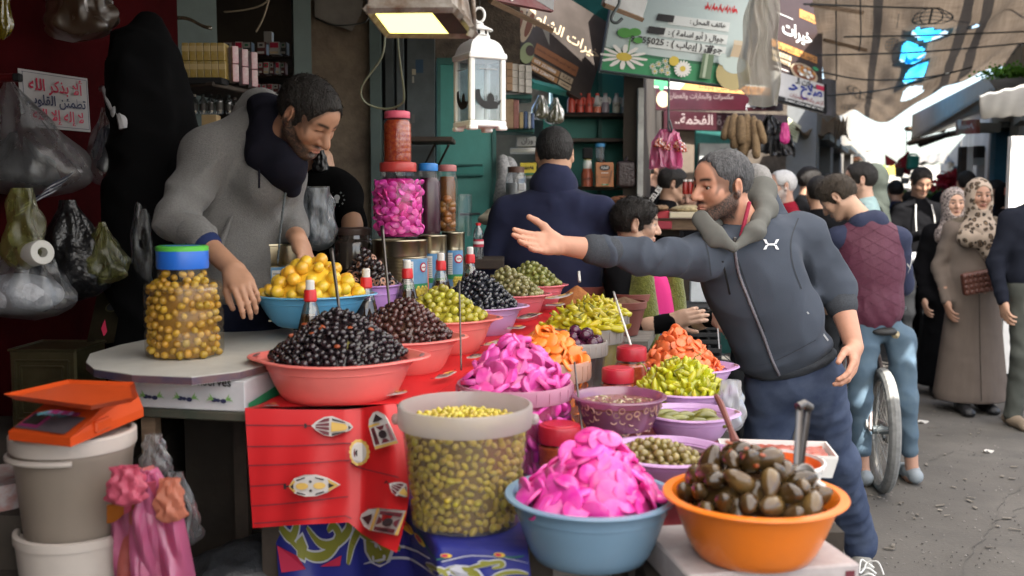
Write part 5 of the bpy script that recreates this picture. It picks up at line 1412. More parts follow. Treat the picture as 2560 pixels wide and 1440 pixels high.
# ------------------------------------------------------------------ goods in the shops behind
m_carton=mat('white_carton',(.50,.48,.44),.6,vary=.12,var=(30,.4))
g=G();g.rbox((0,0,0),(.017,.03,.0175),None,.001);me=mk('carton',g.V(),g.f,m_carton,False)
for j in range(4):
 for i in range(3):
  put('carton',me,P(1284+17*i,222-17.5*j+2*i,5.3),rotz(.25),'small white carton in the block stacked on the teal shelf','box','small white cartons on the teal shelf')
g=G();g.rbox((0,0,0),(.017,.05,.0175),None,.001);me=mk('carton',g.V(),g.f,mat('tan_carton',(.30,.18,.10),.6,vary=.1),False)
for j in range(4):put('carton',me,P(1268,220-17.5*j,5.27),rotz(.25),'small brown carton at the near end of the white block','box','small brown cartons on the teal shelf')
for i,(px,w_,h_,c_,nm)in enumerate(((1250,26,76,(.45,.42,.36),'cream'),(1273,22,72,(.36,.24,.14),'tan'),(1290,14,70,(.30,.12,.10),'rusty'),(1303,10,40,(.40,.30,.14),'ochre'),(1314,9,42,(.05,.09,.2),'navy'),(1323,8,40,(.45,.45,.42),'pale'),(1331,8,38,(.07,.12,.25),'blue'))):
 carton('%s upright packet on the lower teal shelf'%nm,P(px,322-h_/2,5.28),(w_/2*5.28/FPX,.04,h_/2*5.28/FPX),mat('packet_'+nm,c_,.45,var=(25,.5)),'packet','packet',b=.004)
for(px,py,w_,h_,s_)in((1352,238,50,62,31),(1388,244,46,68,32)):
 o=hang(px,py,5.7,w_,h_,clear('herb_bag',(.75,.76,.70),.25,.15,(.5,.5,.42),.15,crinkle=12),('dried herb filled clear bag hanging nearest the carton stack','clear bag of dried herbs hanging nearest the red bottles')[s_-31],s_,neck=.25)
 single('herbs',bag_geo(P(px,py+h_*.3,5.7),w_*.85*5.7/FPX,h_*.66*5.7/FPX,seed=s_+1),mat('dried_herb',(.16,.15,.09),.9,var=(60,.9),bump=(70,.9),bumpdist=.01),'dried herbs inside the bag nearest the '+('carton stack','red bottles')[s_-31],'herbs',smooth=True)
names8=['red','red','red','half pink','milky','clear','clear grey','yellowish']
m_rb=mat('red_bottle',(.42,.05,.03),.4,spec=.5);m_cb=mat('milky_bottle',(.42,.40,.37),.35,spec=.5)
fills=[None,None,None,(.55,.16,.10),(.22,.18,.20),(.40,.37,.30),(.22,.23,.26),(.40,.42,.22)]
for i,px in enumerate((1428,1450,1472,1493,1513,1541,1563,1583)):
 c=P(px,282,6.3);k_=6.3/FPX;h_=48*k_;rr=10*k_
 ro=empty('bottle',c,['first red bottle from the side wall on the teal shop shelf','second red bottle with black writing','third red bottle beside the half pink one','milky bottle half full of pink liquid','milky bottle with greyish violet liquid','pale bottle with black writing after the gap','clear bottle half full of grey liquid','yellowish bottle next to the white post'][i],'bottle','bottles along the teal shop shelf')
 g=G();g.lathe([(0,0),(rr,.002),(rr,h_*.6),(rr*.8,h_*.72),(rr*.45,h_*.86),(rr*.42,h_*.9)],c,16);child(ro,'body',g,m_rb if i<3 else m_cb)
 g=G();g.lathe([(rr*.5,h_*.88),(rr*.5,h_),(0,h_)],c,12);child(ro,'cap',g,m_rb if i<4 else mat('cap_grey',(.30,.27,.27),.5))
 g=G();g.tube(spline([c+(rr*.7,-.01,h_*.78),c+(rr*1.25,-.01,h_*.66),c+(rr*1.02,-.01,h_*.45)],8),.006,6);child(ro,'handle',g,m_rb if i<3 else m_cb)
 if fills[i]:
  g=G();g.lathe([(0,.001),(rr*1.015,.001),(rr*1.015,h_*(.30 if i in(3,6)else .52)),(rr*.99,h_*(.31 if i in(3,6)else .53))],c,16);child(ro,'liquid',g,mat('liquid%d'%i,fills[i],.25))
 if i in(1,2,3,5):
  V,F,tw,th=text_geo(('شطة','سائل','ماورد','زهر')[(1,2,3,5).index(i)],.03);s_=rr*1.4/tw
  child(ro,'lettering',(arr([c+(x*s_,-math.sqrt(max(0,rr**2-(x*s_)**2))-.003,h_*.38+y*s_)for x,y in V[:,:2]]),F),k_ink,False)
small_bottle(P(1570,345,6.28),.032,.10,mat('brown_can',(.20,.15,.13),.45,spec=.5,var=(12,.4)),m_woodd,'brownish plastic jerrycan alone on the middle shelf','jerrycan',name='jerrycan',neck=.35)
# stack, beaker, oil tin, wrapped block on the lowest shelf
c=P(1468,467,6.2);k_=6.2/FPX
ro=empty('jar',c,'red lettered jar carrying a white jar and a black tub on the lowest shelf','jar');g=G();g.lathe([(0,0),(15*k_,.002),(15*k_,34*k_),(12*k_,40*k_),(12*k_,45*k_),(0,45*k_)],c,20);child(ro,'body',g,mat('red_jar',(.36,.08,.04),.35))
V,F,tw,th=text_geo('شطة وليمون',.02);s_=24*k_/tw;child(ro,'lettering',(arr([c+(x*s_,-math.sqrt((15*k_)**2-(x*s_)**2)-.003,20*k_+y*s_*1.5)for x,y in V[:,:2]]),F),k_ink,False)
c2=c+(0,0,45*k_);small_bottle(c2,11*k_,24*k_,m_white,mat('cap_yellow',(.45,.33,.05),.5),'white jar with yellow cap standing on the red jar','jar',neck=.8,name='jar')
g=G();g.rbox(c2+(0,0,38*k_),(12*k_,.04,14*k_),None,.006);single('tub',g,m_black,'black tub topmost of the stack on the red jar','tub')
c=P(1500,404,6.2);ro=empty('measuring_cup',c,'tall clear measuring cup with blue rim on the orange tin','cup')
g=G();g.lathe([(0,0),(10*k_,0),(12*k_,44*k_)],c,18);child(ro,'cup',g,clear('cup_clear',(.7,.75,.78),.2,.1,(.5,.55,.58),.12));g=G();g.lathe([(12.3*k_,36*k_),(12.6*k_,44*k_),(9*k_,45*k_)],c,18);child(ro,'rim',g,mat('rim_blue',(.05,.22,.45),.4));g=G();g.lathe([(0,.003),(9.5*k_,.003),(9.7*k_,9*k_),(0,9*k_)],c,18);child(ro,'liquid',g,m_black)
c=P(1510,437,6.15);hf=(22*k_,.045,30*k_);o=carton('orange olive oil tin with black emblem and leaf print',c,hf,mat('oil_orange',(.38,.13,.035),.35,coat=.2,var=(8,.2)),'oil_tin','tin',b=.003)
pn=frontpanel(o,c,hf);pn.disc(.5,.22,.30,k_ink,rv=.12,n=16);pn.text('الغابة',.5,.22,.4,k_white,bold=.02);pn.text('OLIVE OIL',.5,.60,.46,k_brown,bold=.02);pn.rect(.3,.42,.7,.44,k_white);pn.rect(.34,.88,.72,.93,k_green);pn.text('4 L',.5,.905,.16,k_white)
for i in range(9):
 t=.38+i*.06;pn.poly([(.80-.02*i,t),(.90-.015*i,t-.05),(.95-.015*i,t-.04),(.86-.02*i,t+.01)],k_brown,'leaf_print');pn.poly([(.12+.01*i,t+.16 if i<6 else .9),(.04,.55+.03*i),(.06,.58+.03*i)],k_brown,'leaf_print')
g=G();g.lathe([(.010,0),(.010,.014),(0,.014)],c+(0,0,30*k_),12);child(o,'cap',g,m_black)
f=SDF(.008);c=P(1564,436,6.18);f.bx(c,(24*k_,.05,33*k_),None,.02,.02,'u',.006,50);f.rc(c+(0,0,30*k_),c+(.01,0,44*k_),.014,.008,.02);single('wrapped_block',f.mesh(),mat('wrapped_dark',(.035,.022,.022),.25,spec=.5,bump=(60,.8),bumpdist=.01),'dark spice block wrapped in shiny clear film beside the orange tin','packet',smooth=True)
# glass jar, yellow carton, grey carton behind the navy man's shoulder
c=P(1290,492,5.0);k_=5.0/FPX;ro=empty('jar',c,'big glass jar of white powder with a dark brown lid','jar')
g=G();g.lathe([(0,0),(25*k_,.004),(26*k_,45*k_),(22*k_,58*k_),(19*k_,62*k_)],c,24);child(ro,'glass',g,clear('jar_glass',(.85,.87,.88),.1,.06,(.6,.62,.64),.14))
g=G();g.lathe([(0,.004),(24*k_,.006),(25*k_,34*k_),(0,35*k_)],c,24);child(ro,'contents',g,mat('white_powder',(.55,.56,.58),.9));g=G();g.lathe([(21*k_,60*k_),(21*k_,74*k_),(0,76*k_)],c,24);child(ro,'lid',g,mat('lid_brown',(.10,.05,.035),.4),30)
g=G();q=c+(14*k_,-25*k_,24*k_);g.rbox(q,(9*k_,.004,9*k_));child(ro,'label',g,mat('label_white',(.5,.5,.5),.6),False)
c=P(1320,424,5.5);hf=(20*5.5/FPX,.06,16*5.5/FPX);o=carton('bright yellow lettered carton on the white shelf',c,hf,mat('carton_yellow',(.52,.40,.03),.5));pn=frontpanel(o,c,hf);pn.scrawl(.5,.42,.7,.4,k_ink,7);pn.rect(0,.78,1,.96,k_greend)
c=P(1315,355,5.5);hf=(24*5.5/FPX,.06,12*5.5/FPX);o=carton('grey carton with handwritten black word on the upper white shelf',c,hf,mat('carton_grey',(.27,.27,.26),.7));pn=frontpanel(o,c,hf);pn.text('وزان',.55,.5,.6,k_ink)
f=SDF(.012);f.rc(P(1258,400,5.2),P(1262,500,5.1),.03,.06,.03,'u',.008);f.el(P(1268,420,5.3),(.05,.05,.06),None,.03,'u',.008);single('towel',f.mesh(),mat('patterned_towel',(.40,.40,.40),.9,var=(80,.9),col2=(.15,.15,.16)),'grey patterned scarf cloth hanging at the teal door edge','cloth',smooth=True)
f=SDF(.01);c=P(1232,548,4.7);f.el(c,(.07,.06,.03),None,.03,'u',.01);f.el(c+(.02,.02,.03),(.05,.05,.03),None,.03,'u',.01);single('crumpled_bag',f.mesh(),mat('cream_bag',(.55,.50,.38),.8,bump=(30,.8),bumpdist=.01),'crumpled cream paper bag on the ledge by the navy man','bag',smooth=True)
# pink bag bundle on its wire
m_pinkbag=clear('pink_bag',(.95,.50,.70),.50,.3,(.84,.26,.48),.10,crinkle=30)
m_orbag=clear('orange_bag',(.85,.35,.2),.55,.22,(.75,.15,.04),.14,crinkle=30)
cb=P(1672,332,5.6);k_=5.6/FPX
g=G();g.tube([P(1672,195,5.6),P(1671,318,5.6)],.006,6);g.tube(spline([P(1671,318,5.6),P(1676,330,5.58),P(1680,322,5.56),P(1674,300,5.58)],10),.006,6);single('wire_hook',g,m_steel,'rusty wire hook holding the bundle of pink carrier bags','hook')
ro=empty('carrier_bags',cb,'bundle of pink and orange carrier bags hanging from the wire hook','bags')
for i in range(7):
 a=i*.8-1.2;child(ro,'carrier_bag',vest_bag_geo(cb+(.012*(i-3),.012*(i%3),-.01*i%.03),(52+6*(i%3))*k_,(84+6*((i*5)%3))*k_,40+i,.014,(cos(a*.5),sin(a*.5),0),.012,1.25),m_pinkbag if i not in(1,5)else m_pinkbag)
for(x,y,s_)in((-26,14,1),(22,18,-1),(30,26,1),(-6,22,1)):
 g=bag_geo(cb+(x*k_,-.04,-y*k_),26*k_,24*k_,seed=50+x,neck=.4,crumple=.12);child(ro,'handle_knot',g,m_orbag)
# loofahs
m_loof=mat('loofah',(.24,.16,.085),.9,vary=.12,var=(60,.7),bump=(90,1.),bumpdist=.008)
for i,(px,py,w_,h_,t)in enumerate(((1826,290,22,60,.3),(1838,284,26,66,.15),(1852,288,26,74,.0),(1868,286,28,92,.0),(1884,290,24,96,-.08),(1896,300,20,60,-.25),(1862,330,30,66,.1),(1846,310,24,62,.2),(1888,335,22,62,-.05))):
 k_=7.2/FPX;g=G();A,B=P(px,py,7.2-.03*(i%3)),P(px-t*h_,py+h_,7.2-.03*(i%3));rr=w_/2*k_
 g.tube([A,A*.9+B*.1,A*.6+B*.4,A*.3+B*.7,A*.06+B*.94,B],[rr*.35,rr*.75,rr*.9,rr,rr*.8,rr*.3],12)
 single('loofah',g,m_loof,'dried tan loofah in the hanging bunch before the maroon fascia','loofah','loofahs hanging in a bunch',smooth=True)
# black bag bunch
k_=8.2/FPX;cb=P(1943,288,8.2)
ro=empty('carrier_bags',cb,'bunch of black carrier bags with one pink roll hanging beside the spice sign','bags')
for i in range(5):child(ro,'carrier_bag',vest_bag_geo(cb+((i-2)*.03,.02*i,-.02*i),44*k_,(92-4*i)*k_,60+i,.03,(1,.2*i-.4,0),.03,1.3,.08*(i-2)),m_blackbag)
child(ro,'pink_roll',bag_geo(cb+(.04,-.1,-.07),24*k_,52*k_,seed=66,neck=.6),mat('pink_pack_roll',(.45,.03,.18),.4,bump=(40,.6),bumpdist=.01))
# hanging cards and a small white round sign beyond
pts=[P(1962,288,10.5),P(2000,318,10.6),P(1958,352,10.5)]
r=empty('hanging_card',pts[0],'cream card sheet with green writing tilted beside the bulb','card');pn=Panel(r,'card',pts[0],P(2003,316,10.7),P(1950,330,10.4),mat('card_cream',(.5,.5,.36),.7),.006)
for v in(.2,.35,.5,.65,.8):pn.rect(.15,v,.85,v+.06,k_olive if False else flat('print_olive2',(.2,.24,.12)))
r=empty('shop_sign',P(1985,345,11.5),'small white rounded sign with a dark band under the bulb','sign');pn=Panel(r,'board',P(1966,330,11.5),P(2002,334,11.6),P(1966,356,11.5),m_white,.02);pn.rect(0,.72,1,.95,k_navy);pn.scrawl(.5,.35,.7,.25,k_navy,8)
# ------------------------------------------------------------------ awnings and clutter along the street
m_awn=mat('beige_awning',(.26,.20,.14),.9,transl=.18,var=(3,.5),bump=(14,.5),bumpdist=.02)
m_awng=mat('grey_awning',(.22,.21,.19),.9,transl=.18,var=(3,.5),bump=(14,.5),bumpdist=.02)
def awning(c4,m,label,sag=.15,s_=0,wob=.03):
 a,b,c,e=[P(*q)for q in c4]
 g=G();g.sheet(lambda u,v:(a*(1-u)+b*u)*(1-v)+(c*(1-u)+e*u)*v+arr([0,0,-sag*sin(PI*v)*(1+.3*sin(6*u+s_))-wob*sin(22*u+5*v+s_)]),22,12,.006)
 return single('awning',g,m,label,'awning',smooth=True)
awning([(1985,296,11),(2110,300,12),(1990,322,10.5),(2128,345,12)],m_awn,'sagging beige cloth awning under the burlap tarp',.1)
awning([(2085,296,11),(2118,298,11),(2088,355,11.2),(2116,318,11)],m_awn,'end of the beige awning hanging down as a fold',.02,2)
awning([(1990,325,15),(2090,335,16),(1985,352,14),(2130,372,16)],m_awng,'faded grey awning in second row under the beige one',.1,3)
awning([(2000,345,19),(2130,370,22),(2010,385,19),(2180,378,23)],m_awn,'far pale awning reaching over the street crowd',.1,4)
awning([(1985,360,17),(2080,372,19),(1985,405,16),(2090,410,18)],m_awng,'low torn grey awning above the old man',.1,5)
awning([(2280,396,26),(2370,380,30),(2280,405,24),(2390,408,24)],m_awng,'pale distant awning between the buckets and the red flowers',.1,6)
# sunlit roof edge on the right, corrugated
a,b=P(2276,346,13),P(2482,218,9.3);e1=arr([1.9,.6,.55])
g=G();g.sheet(lambda u,v:a*(1-u)+b*u+e1*v+arr([0,0,.008*sin(u*170)]),170,2,.03);o=single('corrugated_roof',g,mat('pale_sheet',(.72,.71,.68),.6,transl=.6,var=(5,.4),col2=(.5,.48,.44)),'white corrugated roof sheet jutting over the sunlit side','roof',smooth=True)
g=G();q=[a+(0,-.03,-.03),b+(0,-.03,-.03),b+(0,-.03,.13),a+(0,-.03,.30)];g.add(q+[p+(.02,.02,0)for p in q],[(0,1,2,3),(7,6,5,4),(0,4,5,1),(3,2,6,7),(1,5,6,2),(0,3,7,4)]);child(o,'fascia',g,m_white,False)
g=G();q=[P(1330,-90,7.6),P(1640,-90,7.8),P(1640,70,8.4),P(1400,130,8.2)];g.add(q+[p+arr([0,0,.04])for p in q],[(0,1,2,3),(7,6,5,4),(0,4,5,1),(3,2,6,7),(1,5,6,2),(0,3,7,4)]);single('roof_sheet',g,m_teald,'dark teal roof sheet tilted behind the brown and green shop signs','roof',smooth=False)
awning([(2448,238,8.2),(2590,205,8.0),(2452,296,8.4),(2600,285,8.1)],mat('white_awning',(.66,.65,.62),.8,transl=.2,var=(4,.3)),'white cloth awning flap under the parsley crate',.02,1,.006)
for(q,lab)in((((2272,358,12.6),(2400,330,11)),'rear'),(((2300,362,12.4),(2372,335,11.2)),'dark'),(((2265,322,14),(2360,325,13)),'level')):
 g=G();g.tube([P(*q[0]),P(*q[1])],.035,4);single('roof_beam',g,m_woodd if lab=='dark' else m_wood,'%s timber beam under the white corrugated roof'%lab,'beam')
# parsley crate on the awning
c=P(2525,200,8.6);k_=8.6/FPX
ro=empty('crate',c,'dark crate heaped with parsley above the white awning','crate');g=G();
g.add([P(2472,200,8.6),P(2600,190,8.6),P(2600,218,8.7),P(2488,222,8.7)]+[P(2472,200,9.2),P(2600,190,9.2),P(2600,218,9.1),P(2488,222,9.1)],[(0,3,2,1),(4,5,6,7),(0,1,5,4),(1,2,6,5),(2,3,7,6),(3,0,4,7)]);child(ro,'box',g,mat('crate_grey',(.10,.10,.10),.8),False)
def leaf_mass(name,c,ext,n,size,m,label,kind='stuff',cat=None):
 g=G()
 for i in range(n):
  p=np.asarray(c)+rng.normal(size=3)*arr(ext)*.5;R=frame_z(rng.normal(size=3)+(0,-.4,.8));s_=size*rng.uniform(.6,1.3)
  g.add([p+R@(s_*arr(q))for q in((-.5,-.3,0),(0,-.6,.1),(.5,-.25,0),(.35,.4,.08),(-.1,.6,0),(-.5,.3,.05))],[(0,1,2,3,4,5)])
 return single(name,g,m,label,cat,kind=kind,smooth=False)
leaf_mass('parsley',P(2535,180,8.8),(.22,.2,.05),900,.025,mat('parsley',(.07,.20,.02),.6,vary=.1,transl=.35,var=(30,.5),col2=(.15,.32,.03)),None)
# street-side clutter on the right
g=G();g.rbox(P(2500,460,11.4)*(1,1,0)+(0,0,1.15),(.10,.06,1.15));single('blue_post',g,mat('blue_paint',(.08,.26,.42),.5,var=(5,.5)),'sky blue steel door post of the grey green shop','post')
for(px,py,w_,h_,c_,lab)in((2447,380,20,30,(.03,.03,.03),'upper black electric meter box on the shop wall'),(2447,404,18,18,(.4,.42,.42),'lower pale grey meter box with wires')):
 k_=11.2/FPX;carton(lab,P(px,py,11.2),(w_/2*k_,.05,h_/2*k_),mat('meter'+lab[:3],c_,.5),'meter_box','meter box')
r=empty('shop_sign',P(2415,318,10.6),'peeling red and white sign under the corrugated roof','sign');pn=Panel(r,'board',P(2389,302,10.7),P(2441,298,10.3),P(2389,336,10.7),mat('sign_peel',(.35,.06,.05),.7,var=(7,.9),col2=(.30,.32,.22)),.04)
pn.scrawl(.5,.5,.75,.5,k_white,9);pn.disc(.2,.2,.1,k_white)
carton('grey plaster block beneath the peeling sign',P(2460,320,10.8),(.14,.1,.05),mat('grey_block',(.3,.3,.28),.8),'wall_block','block')
for(px,lab)in((2405,'brown'),(2420,'white')):
 g=G();g.rbox(P(px,420,10.9)*(1,1,0)+(0,0,1.05),(.035,.04,1.05));single('door_post',g,m_woodd if lab=='brown' else m_white,lab+' door post next to the meter boxes','post')
g=G();g.box(P(2560,420,8.35)*(1,1,0)+(.25,0,1.05),(.38,.03,1.0));structure('wall_sunlit_return',g,m_white,False)
# the red net, pennant, jerrycan and buckets hanging over the middle of the street
m_rednet=mat('red_net',(.50,.03,.05),.7,transl=.45,var=(60,.6))
ro=empty('net_bag',P(2258,400,13),'bright red net bag hanging beside the green jerrycan','bag');g=G();k_=13/FPX
g.sheet(lambda u,v:P(2236+12*v+34*u*(1-.15*v)-2*v,412+20*v-34*u*(1-v)+5*u*v,13+.05*sin(8*u)),10,10,.02);child(ro,'net',g,m_rednet)
g=G()
for i in range(6):
 for j in range(5):g.box(P(2244+6*i+1.2*j,412+5.5*j-4.6*i*(1-j/6),12.96),(.007,.003,.007))
child(ro,'hole',g,mat('net_pale',(.6,.3,.3),.8),False,kind='stuff')
g=G();g.prism([(0,0),(.16,-.10),(.10,-.155),(.012,-.145)],P(2213,386,13.2),(1,0,0),(0,0,1),.01);single('pennant',g,mat('pennant_red',(.55,.08,.09),.7,transl=.4),'pale red cloth pennant tied next to the net bag','cloth',smooth=False)
ro=empty('jerrycan',P(2282,425,12.8),'sea green plastic jerrycan hanging over the crowd','jerrycan');f=SDF(.012);f.bx(P(2282,407,12.8),(.068,.05,.09),roty(.1),.02,.02);V,F=f.mesh();child(ro,'body',(V,F),mat('sea_green',(.04,.30,.24),.4));g=G();g.tube(spline([P(2270,392,12.75),P(2273,386,12.75),P(2290,386,12.75),P(2294,393,12.75)],10),.01,6);child(ro,'handle',g,MATS['sea_green'])
for(px,py,w_,h_,c_,lab)in((2248,430,24,24,(.10,.08,.075),'dark brown bucket hanging under the red net bag'),(2262,452,22,14,(.35,.35,.35),'grey basin hanging below the brown bucket')):
 k_=13/FPX;c=P(px,py+h_/2,13);ro=empty('bucket',c,lab,'bucket');g=G();g.lathe([(0,0),(w_*.38*k_,0),(w_*.5*k_,h_*k_),(w_*.46*k_,h_*k_),(w_*.35*k_,.01)],c,18,rotx(.15));child(ro,'pail',g,mat('pail'+lab[:3],c_,.6));g=G();g.tube([c+(w_*.5*k_*cos(t),0,h_*k_+.06*sin(t))for t in np.linspace(0,PI,12)],.006,5);child(ro,'handle',g,m_steel)
cable('wire',[P(2266,330,13.3),P(2266,385,13)],.006,m_cable,'upright wire from which the net bag and buckets hang','wire')
r=empty('stall_awning',P(2190,420,20),'orange and green striped stall canopy far down the street','awning')
for i,(x0,x1,c_)in enumerate(((2108,2150,(.62,.16,.06)),(2150,2196,(.6,.55,.45)),(2196,2214,(.3,.5,.1)),(2214,2240,(.62,.5,.1)))):
 g=G();g.sheet(lambda u,v:P(x0+(x1-x0)*u+6*v,420+18*v-8*(1-v)*u,20-1.*v),4,4,.01);child(r,'stripe_cloth',g,mat('canopy%d'%i,c_,.8,transl=.4))
leaf_mass('red_flowers',P(2370,455,12),(.15,.12,.10),260,.06,mat('red_petal',(.45,.02,.04),.7),None)
for i,(px,lab)in enumerate(((2290,'green leaf vegetables heaped on a stall beyond the phone man'),)):leaf_mass('green_vegetables',P(2340,482,13),(.3,.2,.08),260,.06,mat('veg_green',(.09,.22,.05),.6),None)
# packets wall at the far right
for i,(px,py,c_,lab)in enumerate(((2522,478,(.45,.10,.05),'red and yellow packet on the right hand kiosk'),(2536,470,(.5,.42,.08),'yellow packet on the kiosk behind the scarf'),(2548,482,(.1,.3,.08),'green packet on the kiosk behind the scarf'),(2532,492,(.5,.45,.4),'cream packet low on the kiosk'))):
 k_=8.6/FPX;carton(lab,P(px,py,8.6),(7*k_,.03,9*k_),mat('kiosk%d'%i,c_,.5,var=(40,.6)),'packet','packet','packets on the kiosk')
# nut stall behind the boy
k_=6.4/FPX
def slab(name,x0,x1,y0,y1,d,depth,m,label,cat,grp=None):
 a,b=P(x0,y1,d),P(x1,y0,d);g=G();g.rbox((a+b)/2+arr([0,depth/2,0]),(abs(b[0]-a[0])/2,depth/2,abs(b[2]-a[2])/2),None,.004);return single(name,g,m,label,cat,grp,smooth=False)
slab('crate',1525,1762,548,575,5.9,.5,m_wood,'long plank crate of the nut stall behind the boy','crate')
slab('box',1630,1674,527,546,5.85,.2,mat('box_red',(.32,.02,.03),.6),'bright red carton on the nut stall','box')
slab('box',1674,1760,530,545,5.83,.2,mat('box_cream',(.5,.44,.32),.7),'cream wooden tray edge on the nut stall','box')
slab('box',1628,1680,553,573,5.84,.2,mat('box_red2',(.24,.015,.03),.6),'lower red crate front under the bright red carton','box')
def nuts(px,py,d,rx,ry,rz,m,label):
 f=SDF(.012);f.el(P(px,py,d),(rx,ry,rz),None,.02,'u',.006,140);return single('nut_heap',f.mesh(),m,label,None,kind='stuff',smooth=True)
m_nut=mat('nuts',(.28,.17,.09),.8,var=(70,.9),bump=(90,1.),bumpdist=.01)
nuts(1720,524,5.95,.11,.12,.025,mat('nuts_pale',(.52,.42,.24),.8,var=(60,.8),bump=(90,1.),bumpdist=.01),'pale bagged nuts')
nuts(1560,503,6.0,.12,.12,.03,mat('nuts_red',(.22,.08,.03),.8,var=(70,.9),bump=(90,1.),bumpdist=.01),'reddish nuts')
nuts(1640,520,5.9,.08,.1,.02,m_nut,'brown nuts')
for i,px in enumerate((1712,1724,1736)):
 small_bottle(P(px,486,6.1),.016,.09,mat('syrup_red',(.25,.02,.015),.2),m_white,('first','second','third')[i]+' small red syrup bottle on the nut stall','bottle','syrup bottles on the nut stall',neck=.7)
slab('board',1726,1782,700,756,4.9,.03,mat('board_white',(.50,.54,.56),.6,var=(8,.4)),'white board leaning at the crate stack behind the buyer','board')
slab('carton',1752,1800,758,775,4.95,.2,m_wood,'plain wooden block under the white board','block')
m_crate=mat('black_crate',(.010,.010,.011),.6)
for(x0,x1,y0,y1,lab)in((1690,1800,770,860,'upper black slatted plastic crate behind the carrots'),(1685,1802,862,960,'lower black slatted plastic crate behind the carrots')):
 a,b=P(x0,y1,4.7),P(x1,y0,4.7);ro=empty('crate',(a+b)/2*(1,1,1),lab,'crate','black crates behind the stall');w_,h_=b[0]-a[0],b[2]-a[2]
 for i in range(5):
  g=G();g.rbox(arr([(a[0]+b[0])/2,a[1],a[2]+h_*(i+.3)/5]),(w_/2,.01,h_*.06),None,.002);child(ro,'slat',g,m_crate,False)
 for i in range(5):
  g=G();g.rbox(arr([a[0]+w_*(i+.1)/4.2,a[1]+.012,(a[2]+b[2])/2]),(.008,.01,h_/2),None,.002);child(ro,'rib',g,m_crate,False)
 g=G();g.rbox(arr([(a[0]+b[0])/2,a[1]+.2,(a[2]+b[2])/2]),(w_/2,.16,h_/2));child(ro,'box',g,m_black,False)
slab('table',1600,1700,575,590,6.1,.6,m_woodd,'dark plank table carrying the nut stall','table')
structure('counter_front',G().box(P(1640,700,6.2)*(1,1,0)+(0.05,.2,.6),(.35,.2,.6)),m_woodd,False)
# ------------------------------------------------------------------ the stall
def T(d):return 1.03+.04*(d-2.5)
def plastic(name,col,rough=.32,**k):return mat(name,col,rough,spec=.5,sss=k.pop('sss',.0),bump=k.pop('bump',(25,.06)),var=(7,.45),col2=tuple(q*.74+.02 for q in col),**k)
m_coral=plastic('coral_plastic',(.82,.19,.165));m_pinkc=plastic('pink_coral_plastic',(.72,.15,.19));m_lilac=plastic('lilac_plastic',(.56,.33,.60));m_purple=plastic('purple_plastic',(.42,.22,.55))
m_blueb=plastic('blue_plastic',(.11,.40,.66));m_slate=plastic('slate_blue_plastic',(.16,.27,.38),.25);m_orange=plastic('orange_plastic',(.80,.19,.012),.28);m_terra=plastic('terracotta_plastic',(.20,.055,.042),.5)
m_milk=clear('milky_tub',(.93,.90,.86),.15,.25,(.62,.58,.55),.09);m_milkrim=clear('milky_rim',(.92,.88,.85),.62,.3,(.66,.61,.58),.08);m_pinkrim=mat('pink_rim',(.66,.34,.47),.3,transl=.45);m_peachrim=mat('peach_rim',(.68,.44,.34),.3,transl=.45)
# ---- tables and cloths
g=G()
A=[P(618,1018,2.36),P(990,1012,2.38),P(1490,770,4.4),P(1180,770,4.4),P(560,860,3.1)]
A=[arr([p[0],p[1],T(p[1])-.012])for p in A]
g.add(A+[p-arr([0,0,.03])for p in A],[(0,1,2,3,4),(9,8,7,6,5)]+[(i,i+5,(i+1)%5+5,(i+1)%5)for i in range(5)])
ro=empty('stall_table',A[0]*(1,1,0),'upper stall table under the red lantern cloth','table');child(ro,'tabletop',g,m_greywood,False)
for p in(A[0]+(.05,.06,0),A[1]+(-.05,.06,0),A[2]+(-.1,-.1,0),A[3]+(.0,-.1,0)):
 g=G();g.box((p[0],p[1],(p[2]-.03)/2),(.03,.03,(p[2]-.03)/2-.001));child(ro,'leg',g,m_woodd,False)
m_redc=mat('red_oilcloth',(.58,.018,.022),.42,spec=.4,var=(4,.25),col2=(.44,.012,.018),bump=(35,.12))
drape_top=[(0,(612,1020,2.33)),(.35,(740,1024,2.33)),(.65,(865,1024,2.33)),(.76,(905,1020,2.345)),(.9,(960,1012,2.30)),(1,(990,1010,2.33))]
drape_bot=[(0,(632,1320,2.30)),(.35,(750,1312,2.27)),(.65,(872,1306,2.24)),(.76,(905,1335,2.22)),(.9,(955,1365,2.10)),(1,(992,1382,2.06))]
ip=lambda pts,u:interp([(a,arr(b))for a,b in pts],u)
def drape(u,v):
 a,b=ip(drape_top,u),ip(drape_bot,u)
 q=a*(1-v)+b*v
 q[0]+=34*sin(PI*v)*max(0,(u-.72)/.28)**1.3
 q[2]+=.010*sin(9*u+1)*v-.012*sin(PI*min(1,v*6))*0+.004*sin(23*u+3*v)*v
 return P(*q)
def ctop(u,v):
 """cloth on the table, from the front edge backwards"""
 a=ip([(0,(612,1020,2.33)),(1,(990,1010,2.33))],u);f0=P(*a)
 bl_,br_=P(1230,770,4.3),P(1500,765,4.35)
 b=bl_*(1-u)+br_*u
 p=f0*(1-v)+b*v
 z=T(p[1])+.006*sin(9*u+14*v)*sin(PI*min(1,v*3))+.004*sin(30*v+8*u)
 if v<.04:z=f0[2]*(1-v/.04)+z*v/.04
 return arr([p[0],p[1],z])
def cright(u,v):
 """cloth hanging over the right edge of the table"""
 e=ctop(1,.02+u*.98);return e+arr([.05*v+.012*sin(24*u)*v,-.03*v,-.20*v-.01*sin(17*u)*v])
ro=empty('tablecloth',P(800,1100,2.33),'red oilcloth with printed lanterns hanging over the front of the stall','tablecloth')
g=G();g.sheet(drape,46,24);g.sheet(ctop,16,40);g.sheet(cright,40,6);ob=child(ro,'cloth',g,m_redc,True)
